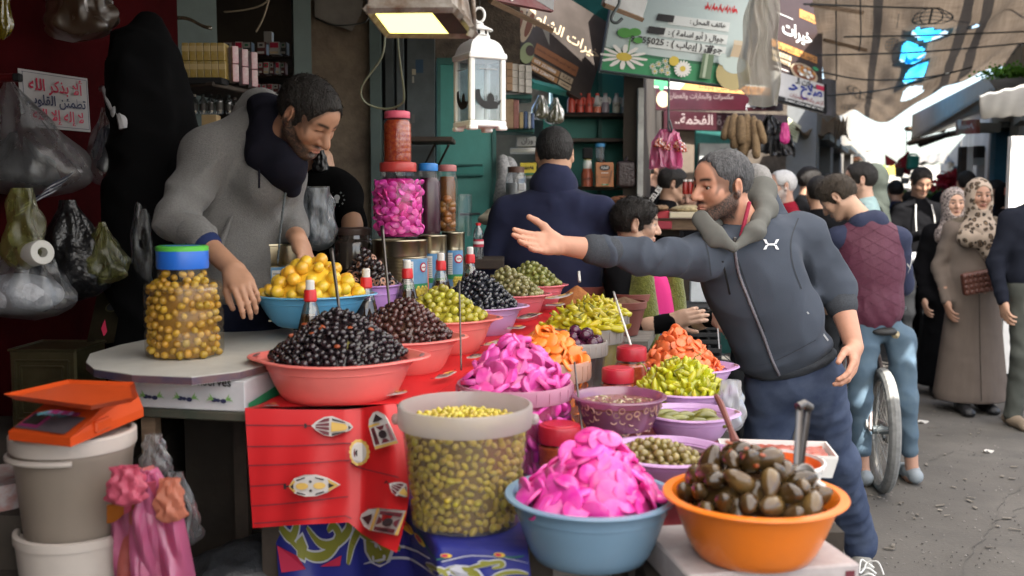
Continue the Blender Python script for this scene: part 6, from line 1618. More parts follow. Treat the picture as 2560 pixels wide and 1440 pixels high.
k_cw,k_cy,k_cb,k_cm=flat('cloth_white',(.55,.52,.50),rough=.5),flat('cloth_yellow',(.62,.40,.10),rough=.5),flat('cloth_black',(.03,.022,.025),rough=.5),flat('cloth_maroon',(.13,.025,.035),rough=.5)
class Print:
 """shapes printed on a curved cloth: centre, size and turn in photograph pixels of that cloth"""
 def __init__(s,root,fn,tou,off):s.r,s.fn,s.tou,s.off,s.k=root,fn,tou,np.asarray(off,float),0
 def shape(s,polys,m,name='printed_shape'):
  s.k+=1;g=G()
  for pl in polys:
   pts=[s.fn(*s.tou(*q))+s.off*(1+.8*s.k)for q in pl];g.add(pts,[tuple(range(len(pts)))])
  return child(s.r,name,g,m,False,kind='stuff' if len(polys)>1 else None)
def place(poly,cx,cy,sc,ang):
 c,s_=cos(math.radians(ang)),sin(math.radians(ang));return[(cx+sc*(x*c-y*s_),cy+sc*(x*s_+y*c))for x,y in poly]
def ov(cx,cy,rx,ry,n=18):return[(cx+rx*cos(2*PI*i/n),cy+ry*sin(2*PI*i/n))for i in range(n)]
def lantern_print(pr,cx,cy,sc,ang,kind):
 q=lambda polys:[place(p,cx,cy,sc,ang)for p in polys]
 if kind==0: 
  body=[(-40,0),(-34,-6),(-28,-12),(-10,-24),(8,-27),(30,-18),(52,-9),(60,0),(52,9),(30,18),(8,27),(-10,24),(-28,12),(-34,6)]
  pr.shape(q([body]),k_cw);pr.shape(q([[(-56,-6),(-50,-6),(-50,-1.5),(-40,-2),(-40,2),(-50,1.5),(-50,6),(-56,6)]]),k_cb)
  pr.shape(q([[(-26,-9),(-10,-20),(2,-23),(2,-14),(-12,-11)],[(-28,-5),(2,-10),(2,-1.5),(-30,-1.5)],[(-30,1.5),(2,1.5),(2,10),(-28,5)],[(-12,11),(2,14),(2,23),(-10,20),(-26,9)]]),k_cm)
  pr.shape(q([[(7,-13),(40,-8),(46,0),(40,8),(7,13)]]),k_cy);pr.shape(q([[(9,-23),(40,-13),(40,-11),(9,-17)],[(9,23),(9,17),(40,11),(40,13)],[(48,-6),(57,0),(48,6)]]),k_cb)
 elif kind==1: 
  pr.shape(q([[(-56,0),(-40,-20),(-14,-29),(14,-29),(40,-20),(72,0),(40,20),(14,29),(-14,29),(-40,20)]]),k_cw);pr.shape(q([[(-70,-7),(-62,-7),(-62,-2),(-54,-2),(-54,2),(-62,2),(-62,7),(-70,7)]]),k_cb)
  pr.shape(q([ov(-20,0,15,9),ov(22,0,15,9),[(-54,-2),(-40,-17),(-36,-12),(-46,0)],[(-54,2),(-46,0),(-36,12),(-40,17)],[(42,-17),(68,0),(42,17),(44,8),(54,0),(44,-8)]]),k_cy)
  pr.shape(q([[(-34,-18),(-12,-24),(-12,-21),(-32,-14)],[(34,-18),(32,-14),(12,-21),(12,-24)],[(-34,18),(-32,14),(-12,21),(-12,24)],[(34,18),(12,24),(12,21),(32,14)],[(44,-7),(58,0),(44,7)],[(-50,0),(-41,-8),(-41,8)],ov(1,-12,4,4,6),ov(1,12,4,4,6)]),k_cb)
 elif kind==2: 
  pr.shape(q([[(-44,-6),(-30,-22),(-14,-28),(50,-30),(54,-30),(54,30),(50,30),(-14,28),(-30,22),(-44,6)]]),k_cw)
  pr.shape(q([[(-14,-28),(-8,-28),(-8,28),(-14,28)],[(46,-29),(53,-29),(53,29),(46,29)]]),k_cy);pr.shape(q([[(-5,-24),(42,-25),(42,-15),(-5,-15)],[(-5,15),(42,15),(42,25),(-5,24)],[(-4,-11),(6,-4),(6,4),(-4,11)],[(42,-11),(32,-4),(32,4),(42,11)]]),k_cm);pr.shape(q([ov(19,0,12,11,8),[(-40,0),(-20,-14),(-18,0),(-20,14)],[(8,-21),(26,-21),(26,-18),(8,-18)],[(8,18),(26,18),(26,21),(8,21)]]),k_cb)
 elif kind==3: 
  pr.shape(q([ov(17*cos(a),25*sin(a),7,7,9)for a in np.linspace(0,6.28,15)[:-1]]),k_cy);pr.shape(q([ov(0,0,17,25)]),k_cw);pr.shape(q([ov(-2,0,9,14)]),k_cm);pr.shape(q([ov(-2,0,5,8)]),k_cb)
tou=lambda x,y:(min(1,max(0,(x-622)/378)),min(1,max(0,(y-1021)/(294 if x<890 else 294+(x-890)*.55))))
pr=Print(ro,drape,tou,(0,-.0022,0.0))
for i,(y0,x0,x1,y1)in enumerate(((1062,618,772,1060),(1114,620,880,1106),(1160,622,875,1150),(1210,624,722,1207),(1258,626,870,1243),(1300,630,880,1292),(1152,880,980,1190))):
 xs=np.linspace(x0,x1,16);ys=y0+(y1-y0)*((xs-x0)/(x1-x0))**(2 if i<6 else 1)
 pr.shape([[(xs[j],ys[j]-1.3),(xs[j+1],ys[j+1]-1.3),(xs[j+1],ys[j+1]+1.3),(xs[j],ys[j]+1.3)]for j in range(15)],k_cm,'printed_cord')
lantern_print(pr,830,1060,.98,2,0);lantern_print(pr,787,1208,.95,0,1);lantern_print(pr,950,1282,.95,13,2);lantern_print(pr,905,1118,1.,0,3)
lantern_print(pr,955,1062,.85,78,2);lantern_print(pr,985,1205,.6,35,0)
pr2=Print(ro,ctop,lambda x,y:(x/400,y/1900),(0,0,.002))
for(x,y,s_,a,kd)in((60,12,.9,-20,0),(330,120,1.,60,1),(372,330,1.2,60,0),(385,520,1.2,80,2),(378,700,1.3,60,1),(370,900,1.5,70,0),(345,1100,1.6,70,2),(380,1300,1.8,70,0),(340,1480,2.,60,1)):lantern_print(pr2,x,y,s_*.6,a,kd)
pr3=Print(ro,cright,lambda x,y:(x/1900,y/200),(.002,0,.001))
for(x,y,kd)in((160,60,1),(420,80,0),(640,50,2),(860,90,1),(1080,60,0),(1300,80,2),(1500,60,1)):lantern_print(pr3,x,y,.9,20,kd)
# lower tier: planks on crates with the blue patterned cloth
LZ=.84
g=G();A=[P(690,1330,2.44)+(.02,.06,0),P(1325,1345,2.02)+(-.02,.08,0),(.36,2.95,LZ),(-.08,2.95,LZ)];A=[arr([p[0],p[1],LZ-.004])for p in A]
g.add(A+[p-arr([0,0,.03])for p in A],[(0,1,2,3),(7,6,5,4)]+[(i,i+4,(i+1)%4+4,(i+1)%4)for i in range(4)])
ro=empty('plank_table',A[0]*(1,1,0),'lower plank table under the blue patterned cloth','table');child(ro,'tabletop',g,m_greywood,False)
for p in A:
 g=G();q=p*.93+sum(A)/4*.07;g.box((q[0],q[1],(LZ-.04)/2),(.025,.025,(LZ-.04)/2));child(ro,'leg',g,m_woodd,False)
g=G();B=[A[1]+(.01,.0,0),(.54,1.98,LZ),(.63,3.25,LZ),A[2]+(0.01,.0,0)];B=[arr([p[0],p[1],LZ-.012])for p in B]
g.add(B+[p-arr([0,0,.03])for p in B],[(0,1,2,3),(7,6,5,4)]+[(i,i+4,(i+1)%4+4,(i+1)%4)for i in range(4)])
ro=empty('plank_table',B[0]*(1,1,0),'low table with a worn red cover under the basins and tubs','table');child(ro,'tabletop',g,mat('worn_red',(.20,.02,.025),.6,var=(6,.6)),False)
for p in B:
 g=G();q=p*.9+sum(B)/4*.1;g.box((q[0],q[1],(LZ-.05)/2),(.025,.025,(LZ-.05)/2));child(ro,'leg',g,m_woodd,False)
m_bluec=mat('blue_oilcloth',(.022,.028,.22),.45,spec=.4,var=(5,.3),bump=(25,.15))
def bluec(u,v):
 dd=float(np.interp(u,(0,.30,.52,.64,1),(2.46,2.40,2.28,1.98,1.95)));a=P(680+640*u,1318+12*u+14*sin(PI*u),dd);b=P(702+622*u,1470,dd-.05)
 if v<.12:
  t=v/.12;c=arr([a[0],a[1]+.05,LZ]);return c*(1-t)+arr([a[0],a[1],LZ-.006])*t
 t=(v-.12)/.88;p=arr([a[0],a[1],LZ-.006])*(1-t)+b*t
 return p+arr([.006*sin(26*u)*t,-.014*sin(15*u+1)*t-.006*sin(33*u)*t,0])
def bluetop(u,v):
 a=bluec(u,0);b=arr([-.02+.36*u,2.8,LZ]);return a*(1-v)+b*v
ro=empty('tablecloth',P(1000,1400,2.2),'royal blue cloth with olive scrolls and small flowers below the red cloth','tablecloth')
g=G();g.sheet(bluec,60,16);g.sheet(bluetop,10,6);child(ro,'cloth',g,m_bluec,True)
k_bo,k_bw,k_br,k_by,k_bg=flat('scroll_olive',(.20,.20,.03)),flat('scroll_white',(.45,.46,.52)),flat('scroll_red',(.42,.02,.06)),flat('scroll_yellow',(.60,.42,.04)),flat('scroll_green',(.02,.12,.08))
tob=lambda x,y:(min(1,max(0,(x-690)/630)),min(1,max(.13,.12+.88*(y-(1320+10*sin(PI*(x-690)/630)))/145)))
prb=Print(ro,bluec,tob,(0,-.002,0))
def strip(pts,w):
 pts=arr([p[:2]for p in spline([(x,y,0)for x,y in pts],26)]);out=[]
 t=np.gradient(pts,axis=0);n=np.stack([-t[:,1],t[:,0]],1);n/=np.linalg.norm(n,axis=1,keepdims=True)+1e-9
 ww=w*np.clip(np.sin(np.linspace(.12,PI-.12,len(pts)))**.5,.2,1)[:,None]
 for i in range(len(pts)-1):out.append([tuple(pts[i]-n[i]*ww[i]),tuple(pts[i+1]-n[i+1]*ww[i+1]),tuple(pts[i+1]+n[i+1]*ww[i+1]),tuple(pts[i]+n[i]*ww[i])])
 return out
wl=[strip([(690,1322),(760,1342),(805,1358),(815,1340),(850,1340),(900,1362),(960,1398),(1010,1406),(1070,1398),(1140,1370),(1180,1352),(1260,1350),(1318,1366)],2.2)]
wl.append(strip([(900,1440),(980,1424),(1040,1428),(1110,1440)],2.2))
scr=[[(690,1352),(706,1382),(728,1396),(744,1380),(734,1362),(720,1368)],[(722,1398),(770,1424),(815,1425),(846,1400),(836,1384),(822,1392)],[(770,1385),(800,1408),(835,1410),(872,1388),(866,1364),(835,1366),(822,1378)],[(860,1440),(880,1405),(920,1378),(980,1400),(1000,1410)],[(1160,1405),(1200,1382),(1250,1366),(1255,1382),(1230,1390)],[(1060,1420),(1100,1412),(1120,1440)],[(1210,1440),(1250,1412),(1290,1400),(1315,1408)],[(1190,1440),(1170,1412),(1140,1405),(1110,1418)]]
blobs=[ov(945,1412,34,22,9),ov(968,1398,22,14,6),ov(1160,1418,36,22,9),ov(1088,1420,22,12,6),ov(752,1412,15,18,5),ov(925,1392,30,12,7),ov(1215,1372,20,8,6)]
prb.shape([p for s_ in scr for p in strip(s_,10)]+[[(x*1.0+(x-np.mean([q[0]for q in b]))*.22,y+(y-np.mean([q[1]for q in b]))*.25)for x,y in b]for b in blobs]+[p for w_ in wl for p in w_],k_bw,'printed_scroll')
prb.shape([p for s_ in scr for p in strip(s_,7)]+blobs,k_bo,'printed_scroll')
prb.shape([p for s_ in([(760,1328),(800,1350),(850,1345),(890,1375)],[(1030,1345),(1080,1375),(1120,1366)],[(1230,1340),(1280,1345),(1310,1335)])for p in strip(s_,3)],k_bg,'printed_scroll')
fl=[(862,1328),(885,1345),(1020,1370),(1050,1372),(1118,1358),(1250,1338),(1000,1352)]
prb.shape([ov(x,y,15,9,7)for x,y in fl],k_by,'printed_flower');prb.shape([ov(x-3,y-1,9,6,7)for x,y in fl],k_br,'printed_flower')
prb.shape([[(695,1405),(740,1420),(760,1440),(700,1440)],[(800,1440),(850,1425),(845,1440)],[(1230,1440),(1275,1415),(1280,1440)]],k_br,'printed_leaf');prb.shape([ov(945,1405,5,4,8),ov(1160,1412,5,4,8),ov(935,1425,4,4,8),ov(1175,1424,4,3,8),ov(1150,1425,4,3,8),ov(965,1420,4,3,8)],k_bw,'printed_dot')
# ---- bowls
def bowl(label,cx,cy,w,by,d,m,fb=.62,name='bowl',lobes=0.,sq=1.,lip=None,group=None,ridge=True,flare=.25,wall=.004,cat='bowl',smooth=35):
 global LASTR,LASTC
 R=w/2*d/FPX;C=P(cx,cy,d);zb=P(cx,by,d-R*fb*.95)[2];rb=R*fb;H=C[2]-zb;LASTR=R;LASTC=C;lip=lip or min(.012,.075*R)
 ro=empty(name,(C[0],C[1],zb),label,cat,group)
 ph_=cx*.7;fn=lambda a,r,z:1+.006*sin(2*a+ph_)*z/H+.003*sin(5*a+2*ph_)*z/H
 if lobes:fn=lambda a,r,z:1+(lobes*abs(cos(a))**14*max(0,min(1,(z-H*.86)/(H*.14))))if r>R*.55 else 1
 pr_=[]
 for t in np.linspace(0,1,8):pr_.append((rb+(R-lip-rb)*(t**(1-flare)if flare else t),H*(.03+.93*t)))
 if ridge:pr_.insert(6,(pr_[5][0]*.4+pr_[6][0]*.6+.002,pr_[5][1]*.4+pr_[6][1]*.6));pr_.insert(6,(pr_[5][0]*.5+pr_[7][0]*.5-.001,pr_[5][1]*.5+pr_[7][1]*.5))
 ex=[(0,0),(rb*.93,0),(rb,H*.03)]+pr_[1:]
 prof=ex+[(R-lip*.5,H*.985),(R,H*.99),(R+.0015,H),(R,H+.003),(R-lip,H+.0035),(R-lip-wall,H*.97)]+[(r_-wall,z_+.002)for r_,z_ in reversed(pr_[1:-1])]+[(rb-wall,H*.03+wall),(0,.03*H+wall)]
 g=G();g.lathe(prof,(C[0],C[1],zb),56,None,sq,1,fn=fn);child(ro,'shell',g,m,smooth)
 if lobes:
  for sx in(-1,1):
   g=G();g.ell(C+arr([sx*R*(1+lobes*.35),0,.0035]),(.006,R*.16,.0012),None,12,6);child(ro,'handle_slot',g,mat('slot_shadow',(.20,.10,.10),.6))
 return ro,C,R,zb
PROTO={}
def proto(name,g,m,smooth=True):
 me=mk(name,g.V(),g.f,m,smooth);return me
def ell_mesh(name,r,m,n=10,k=7,R=None):g=G();g.ell((0,0,0),r,R,n,k);return proto(name,g,m)
def disc_mesh(name,r,t,m,n=14,wob=.06,seed=0,half=False,dome=.2):
 r_=np.random.default_rng(seed);g=G();a=[(PI if half else 2*PI)*i/(n-1 if half else n)for i in range(n)]
 q=[(r*(1+wob*sin(2*x+seed)+wob*.6*sin(3*x+2*seed))*cos(x),r*(1-wob)*sin(x))for x in a]
 V=[(x*.93,y*.93,t/2)for x,y in q]+[(x,y,t*.32)for x,y in q]+[(x,y,-t*.32)for x,y in q]+[(x*.93,y*.93,-t/2)for x,y in q]
 m_=len(q);V+=[(0,r*(.4 if half else 0),t/2*(1+dome*.3)),(0,r*(.4 if half else 0),-t/2)]
 F=[(i,(i+1)%m_,4*m_)for i in range(m_)]+[(3*m_+(i+1)%m_,3*m_+i,4*m_+1)for i in range(m_)]
 for j in range(3):F+=[(j*m_+i,(j+1)*m_+i,(j+1)*m_+(i+1)%m_,j*m_+(i+1)%m_)for i in range(m_)]
 V=arr(V,float);V[:,2]+=dome*r*.25*(1-(V[:,0]**2+V[:,1]**2)/r**2)+.03*r*np.sin(V[:,0]/r*3+seed)
 g.add(V,F);return proto(name,g,m,50)
def poisson(cands,s,weight=None):
 out=[];cell={};
 for c in cands:
  k_=tuple(np.floor(c/s).astype(int));ok=True
  for dx in(-1,0,1):
   for dy in(-1,0,1):
    for dz in(-1,0,1):
     for o in cell.get((k_[0]+dx,k_[1]+dy,k_[2]+dz),()):
      if((o-c)**2).sum()<s*s:ok=False;break
     if not ok:break
    if not ok:break
   if not ok:break
  if ok:out.append(c);cell.setdefault(k_,[]).append(c)
 return out
def heap(name,label,cat,group,meshes,C,R,H,p=1.6,s=.018,up=.5,seed=1,z0=0.,m_core=None,lift=0.,limit=300,squash=1.,core=.45,off=(0,0),bump=.0,jit=.25,free=False):
 """a heap of separate pieces over a domed core; pieces nearest the camera are objects of their own"""
 r=np.random.default_rng(seed);ox,oy=off;R=R if free else min(R,LASTR*.905-.55*max(max(me.vertices[i].co.length for i in range(0,len(me.vertices),3))for me in meshes)-math.hypot(*(np.asarray(C)-LASTC)[:2])-.35*max(0,LASTC[2]-C[2]))
 def hz(x,y):
  e_=R*(1-min(1,math.hypot(x,y)/R));q=math.hypot((x-ox*e_)/R,(y/squash-oy*e_)/R)
  b=bump*sin(x*38+seed)*cos(y*33+2*seed)
  return z0+H*max(0,1-q**p)+b*max(0,1-q)
 cand=[]
 for _ in range(5200):
  a,q=r.uniform(0,2*PI),math.sqrt(r.uniform(0,1))*.97
  x,y=R*q*cos(a),R*q*sin(a)*squash
  cand.append(arr([x,y,hz(x,y)+r.uniform(-.3,.3)*s*jit]))
 pts=poisson(cand,s)
 sc_=[];view=arr([0,0,CAM_H])-np.asarray(C);
 for q in pts:
  e=.004;n=unit([-(hz(q[0]+e,q[1])-hz(q[0]-e,q[1]))/(2*e),-(hz(q[0],q[1]+e)-hz(q[0],q[1]-e))/(2*e),1]);sc_.append((-(n@unit(view)),n,q))
 sc_.sort(key=lambda t:t[0])
 rest=G();cnt=0
 for(v,n,q)in sc_:
  t=n+up*r.normal(size=3);Rr=frame_z(t,r.normal(size=3))
  me=meshes[r.integers(len(meshes))];k_=r.uniform(.80,1.16);pos=np.asarray(C)+q+(0,0,lift)
  if cnt<limit and v<.12:put(name,me,pos,Rr,label,cat,group,k_);cnt+=1
  else:
   V=np.zeros(len(me.vertices)*3,np.float32);me.vertices.foreach_get('co',V);V=V.reshape(-1,3)@(Rr*k_).T+pos
   rest.add(V,[tuple(pp.vertices)for pp in me.polygons])
 if rest.n:single(name+'_rest' if False else name+'_heap',rest,meshes[0].materials[0],None,None,kind='stuff',smooth=True)
 g=G();N_=28;prof=[]
 def cf(u,v):
  a=2*PI*u;x,y=R*.93*v*cos(a),R*.93*v*sin(a)*squash;return np.asarray(C)+arr([x,y,hz(x,y)-s*core-.02*v**8])
 g.sheet(cf,32,12);single(name+'_bed',g,m_core or meshes[0].materials[0],None,None,kind='stuff',smooth=True)
 return cnt
def fruit(name,col,rough=.22,col2=None,vary=.25,var=(55,.5),hue=.012,coat=.3):return mat(name,col,rough,spec=.5,var=var,col2=col2,vary=vary,hue=hue,coat=coat,bump=(60,.12))
m_bol=fruit('black_olive',(.012,.010,.013),.2,(.045,.018,.02),.5);m_bol2=fruit('black_olive_shiny',(.010,.011,.017),.15,(.03,.035,.05),.4,coat=.6);m_kal=fruit('purple_olive',(.055,.016,.016),.25,(.10,.045,.03),.45);m_gol=fruit('green_olive',(.40,.35,.028),.25,(.28,.28,.05),.25);m_gol2=fruit('dull_green_olive',(.20,.18,.07),.3,(.28,.26,.10),.3);m_gol3=fruit('fresh_green_olive',(.24,.24,.06),.28,(.16,.19,.05),.25)
m_lem=fruit('pickled_lemon',(.82,.52,.045),.3,(.78,.40,.03),.12);m_brol=fruit('brown_green_olive',(.22,.17,.045),.25,(.16,.085,.04),.3)
ol=lambda nm,m,r,e=1.22:ell_mesh(nm,(r,r,r*e),m,9,6)
bw,C,R,zb=bowl('front coral bowl heaped with black olives at the corner of the red cloth',848,890,392,1020,2.5,m_coral,.70,lobes=.16)
heap('black_olive','wrinkled black olive in the heap of the front coral bowl','olive','black olives in the front coral bowl',[ol('olive',m_bol,.0078),ol('olive',m_bol,.0088,1.1),ol('olive',m_bol,.0072,1.3)],C,R*.90,.118,1.35,.0142,.8,11,.0,limit=300)
mm=mat('chili_bit',(.28,.055,.015),.3)
for i in range(8):
 a,q=rng.uniform(PI,2*PI),rng.uniform(.2,.85);x,y=R*.9*q*cos(a),R*.9*q*sin(a)
 if i==0:PROTO['bit']=ell_mesh('chili_bit',(.008,.005,.002),mm,7,5)
 put('chili_bit',PROTO['bit'],C+(x,y,.118*(1-q**1.35)+.009),frame_z(rng.normal(size=3)+(0,-1,1)),'orange red chili bit among the black olives','chili bit','chili bits on the black olives')
bw,C,R,zb=bowl('second coral bowl heaped with purple brown olives',1000,842,300,950,2.84,m_coral,.66,lobes=.14)
heap('purple_olive','glossy purple brown olive in the second coral bowl','olive','purple olives in the second coral bowl',[ol('olive',m_kal,.0085),ol('olive',m_kal,.0095,1.15)],C,R*.88,.108,1.4,.0155,.8,12,limit=260,off=(.1,0))
bw,C,R,zb=bowl('third coral bowl with round yellow green olives',1110,795,258,895,3.12,m_coral,.66,lobes=.14)
heap('green_olive','round yellow green olive in the third coral bowl','olive','green olives in the third coral bowl',[ol('olive',m_gol,.0125,1.06),ol('olive',m_gol,.0138,1.1)],C,R*.86,.098,1.2,.0225,.8,13,off=(-.1,0))
bw,C,R,zb=bowl('lilac bowl of shiny black olives behind the green ones',1196,765,226,850,3.42,m_lilac,.66,lobes=.13)
heap('shiny_black_olive','shiny blue black olive in the lilac bowl','olive','black olives in the lilac bowl',[ol('olive',m_bol2,.0092),ol('olive',m_bol2,.010,1.1)],C,R*.9,.118,1.3,.0172,.8,14,limit=220)
bw,C,R,zb=bowl('pink bowl of dull green cracked olives',1277,735,186,812,3.72,m_pinkc,.66,lobes=.1)
heap('cracked_olive','dull green cracked olive in the pink bowl','olive','cracked olives in the nearer pink bowl',[ol('olive',m_gol2,.0105,1.1),ol('olive',m_gol2,.012,1.0)],C,R*.9,.10,1.3,.019,.8,15,limit=180,off=(-.15,0))
bw,C,R,zb=bowl('hindmost pink bowl of plain green olives',1335,712,156,782,4.02,m_pinkc,.66,lobes=.1)
heap('plain_olive','plain green olive in the hindmost pink bowl','olive','green olives in the hindmost pink bowl',[ol('olive',m_gol3,.0125,1.12)],C,R*.92,.095,1.3,.0215,.8,16,limit=150,off=(-.15,0))
bw,C,R,zb=bowl('sky blue bowl piled with yellow pickled lemons',779,735,290,824,2.96,m_blueb,.60,lobes=.13)
heap('pickled_lemon','small yellow pickled lemon in the sky blue bowl','lemon','pickled lemons in the sky blue bowl',[ell_mesh('lemon',(.0185,.0185,.0195),m_lem,14,9),ell_mesh('lemon',(.0205,.0205,.022),m_lem,14,9)],C,R*.86,.105,1.5,.036,.9,17,off=(.1,0))
bw,C,R,zb=bowl('deep purple tub of sliced black olives',925,712,158,812,3.2,m_purple,.72)
m_slol=fruit('sliced_olive_skin',(.012,.009,.010),.22,(.05,.03,.03),.3);m_slin=mat('olive_flesh',(.36,.19,.13),.45,vary=.2)
g=G();g.lathe([(.0042,-.0035),(.0102,-.0035),(.0112,0),(.0102,.0035),(.0042,.0035),(.0042,-.0035)],(0,0,0),12);g2=G();g2.lathe([(.0044,.0038),(.0096,.0038)],(0,0,0),12)
mes=proto('olive_slice',g,m_slol,40);mes.materials.append(m_slin)
for pl in mes.polygons:
 if abs(pl.normal.z)>.9:pl.material_index=1
heap('olive_slice','sliced black olive ring showing pale flesh in the purple tub','olive slice','sliced olives in the purple tub',[mes,mes,ol('olive',m_slol,.0105)],C,R*1.08,.118,1.2,.0165,1.6,18,limit=260,off=(-.2,0),m_core=m_slol)
# ---- tubs and buckets of the lower tier
def tub(label,cx,cy,w,by,d,fb=.80,rimh=.16,m=None,mr=None,name='tub',cat='tub',handle=False):
 global LASTR,LASTC
 R=w/2*d/FPX;C=P(cx,cy,d);rb=R*fb;zb=P(cx,by,d-rb*.95)[2];H=C[2]-zb;LASTR=R;LASTC=C
 ro=empty(name,(C[0],C[1],zb),label,cat);k_=R*.93
 g=G();g.lathe([(0,0),(rb,0),(rb+(k_-rb)*.2,H*.2),(k_,H*(1-rimh))],(C[0],C[1],zb),48);child(ro,'wall',g,m or m_milk,35)
 z0=H*(1-rimh)
 g=G();g.lathe([(k_,z0),(R*.985,z0-.002),(R,z0+.004),(R,H-.006),(R*.99,H),(R*.955,H+.001),(R*.945,H-.004),(k_-.002,z0)],(C[0],C[1],zb),48);child(ro,'rim',g,mr or m_milkrim,35)
 n_=26
 for i in range(0,n_):
  a=2*PI*i/n_
  if sin(a)>.2 or handle:continue
  g=G();g.box((C[0]+(R+.0008)*cos(a),C[1]+(R+.0008)*sin(a),zb+z0+(H-z0)*.45),(.0012,.0012,(H-z0)*.38),rotz(a));child(ro,'rib',g,mr or m_milkrim,False)
 if handle:
  for sx in(-1,1):
   g=G();g.ell((C[0]+sx*(R+.004),C[1],zb+z0+.01),(.010,.014,.012),None,12,8);child(ro,'lug',g,mr or m_milkrim)
 return ro,C,R,zb,H,rb
def fill_wall(name,label,cat,group,meshes,C,R,zb,H,rb,s,z1=.82,seed=1,depth=.012,limit=290,brine=None,bname='brine',lying=.6,front=PI*1.08):
 """pieces crowded against the inside of a see-through wall, over a dark brine"""
 r=np.random.default_rng(seed);k_=R*.92
 cand=[]
 for _ in range(5000):
  t=r.uniform(.02,z1);a=-PI/2+r.uniform(-.5,.5)*front;rad=rb+(k_-rb)*t/.84
  dd=r.uniform(.25,1)**1.0*depth
  cand.append(arr([(rad-dd-.004)*cos(a),(rad-dd-.004)*sin(a),H*t]))
 n=0
 for q in poisson(cand,s):
  if n>=limit:break
  a=math.atan2(q[1],q[0]);tang=arr([-sin(a),cos(a),0]);z=unit(tang*r.normal()+arr([0,0,1])*r.normal()+lying*.5*r.normal(size=3))
  put(name,meshes[r.integers(len(meshes))],(C[0]+q[0],C[1]+q[1],zb+q[2]),frame_z(z,r.normal(size=3)),label,cat,group,r.uniform(.78,1.18));n+=1
 if brine is not None:
  g=G();dd=depth*.75+.004;g.lathe([(0,.004),(rb-dd,.004),(k_-dd,H*z1),(0,H*z1)],(C[0],C[1],zb),40);single(bname,g,brine,None,None,kind='stuff',smooth=35)
 return n
brine=lambda nm,c:mat(nm,c,.25,spec=.4,var=(12,.5),col2=tuple(q*.7 for q in c))
ro,C,R,zb,H,rb=tub('big milky bucket of small green olives in brine at the front of the stall',1163,1010,338,1350,2.1,.80,.17,handle=True,name='bucket',cat='bucket')
m_sol=fruit('small_green_olive',(.50,.42,.03),.3,(.52,.30,.06),.22)
fill_wall('small_olive','small yellow green olive against the wall of the big milky bucket','olive','olives behind the wall of the big bucket',[ol('olive',m_sol,.0062,1.6),ol('olive',m_sol,.007,1.35)],C,R,zb,H,rb,.0138,.80,21,.010,300,brine('olive_brine',(.22,.135,.03)))
heap('floating_olive','small green olive floating on the brine of the big milky bucket','olive','olives floating in the big bucket',[ol('olive',m_sol,.0062,1.5)],C+(0,0,-H*.135),R*.92,.010,1.5,.0138,1.5,22,limit=150,m_core=brine('olive_brine',(.22,.135,.03)),core=.1)
# turnip tub, pink inside
m_tur=mat('pink_turnip',(.76,.030,.35),.22,spec=.45,sss=.0,var=(26,.8),col2=(.84,.13,.45),vary=.2,hue=.012,coat=.4,bump=(50,.25),transl=.12)
m_tur2=mat('magenta_turnip',(.66,.025,.36),.35,spec=.45,var=(26,.8),col2=(.76,.14,.48),vary=.14,coat=.2,bump=(50,.15))
m_tur3=mat('pale_turnip',(.76,.06,.37),.25,spec=.45,var=(26,.8),col2=(.84,.20,.54),vary=.2,hue=.012,coat=.3,bump=(50,.25),transl=.12)
tsl=[disc_mesh('slice',.026+.002*i,.0068,m_tur,16,.07,i,half=(i==3),dome=.08)for i in range(4)]
ro,C,R,zb,H,rb=tub('milky tub of chunky pink turnip pieces behind the big bucket',1287,955,292,1195,2.5,.80,.17,mr=m_pinkrim)
fill_wall('turnip_piece','magenta turnip piece behind the wall of the turnip tub','turnip','turnip pieces behind the tub wall',[disc_mesh('piece',.024,.009,m_tur2,12,.1,3)],C,R,zb,H,rb,.027,.80,23,.007,110,brine('beet_brine',(.52,.012,.20)),lying=1)
heap('turnip_wedge','pale pink turnip chunk in the heap behind the big bucket','turnip','turnip chunks heaped in the tub',[disc_mesh('chunk',.024,.013,m_tur3,9,.16,7),disc_mesh('chunk',.021,.015,m_tur3,7,.18,8,True),disc_mesh('chunk',.026,.011,m_tur3,10,.14,9)],C+(0,0,-.008),R*.88,.116,1.6,.025,.55,24,limit=240,free=True)
m_car=mat('carrot_slice',(.82,.20,.02),.4,spec=.45,var=(30,.5),col2=(.80,.25,.06),vary=.13,coat=.15)
m_car2=mat('carrot_slice_deep',(.70,.12,.03),.4,spec=.45,var=(30,.6),col2=(.78,.25,.10),vary=.15,coat=.15)
ro,C,R,zb,H,rb=tub('milky tub of bright orange carrot slices',1378,898,198,1130,2.86,.82,.22,mr=m_peachrim)
fill_wall('carrot_bit','orange carrot bit behind the wall of its tub','carrot','carrot bits behind the tub wall',[disc_mesh('bit_',.016,.005,m_car,12,.05,2)],C,R,zb,H,rb,.026,.76,25,.008,40,brine('carrot_brine',(.40,.09,.015)),lying=1)
heap('carrot_slice','large orange carrot slice in the milky tub','carrot slice','carrot slices heaped in the milky tub',[disc_mesh('slice',.0225,.007,m_car,16,.04,i)for i in(1,2,5)],C+(-.012,0,-.004),R*.95,.088,1.8,.0235,.55,26,limit=150,free=True)
m_plum=fruit('purple_onion',(.055,.008,.028),.2,(.10,.02,.05),.35)
ro,C,R,zb,H,rb=tub('milky tub of dark purple pickled baby onions',1441,852,156,1000,3.08,.82,.24)
heap('baby_onion','dark purple pickled baby onion in its tub','onion','baby onions in the milky tub',[ell_mesh('onion',(.0185,.0185,.018),m_plum,13,9)],C+(0,0,-.004),R*.90,.035,1.6,.030,.9,27,limit=60);
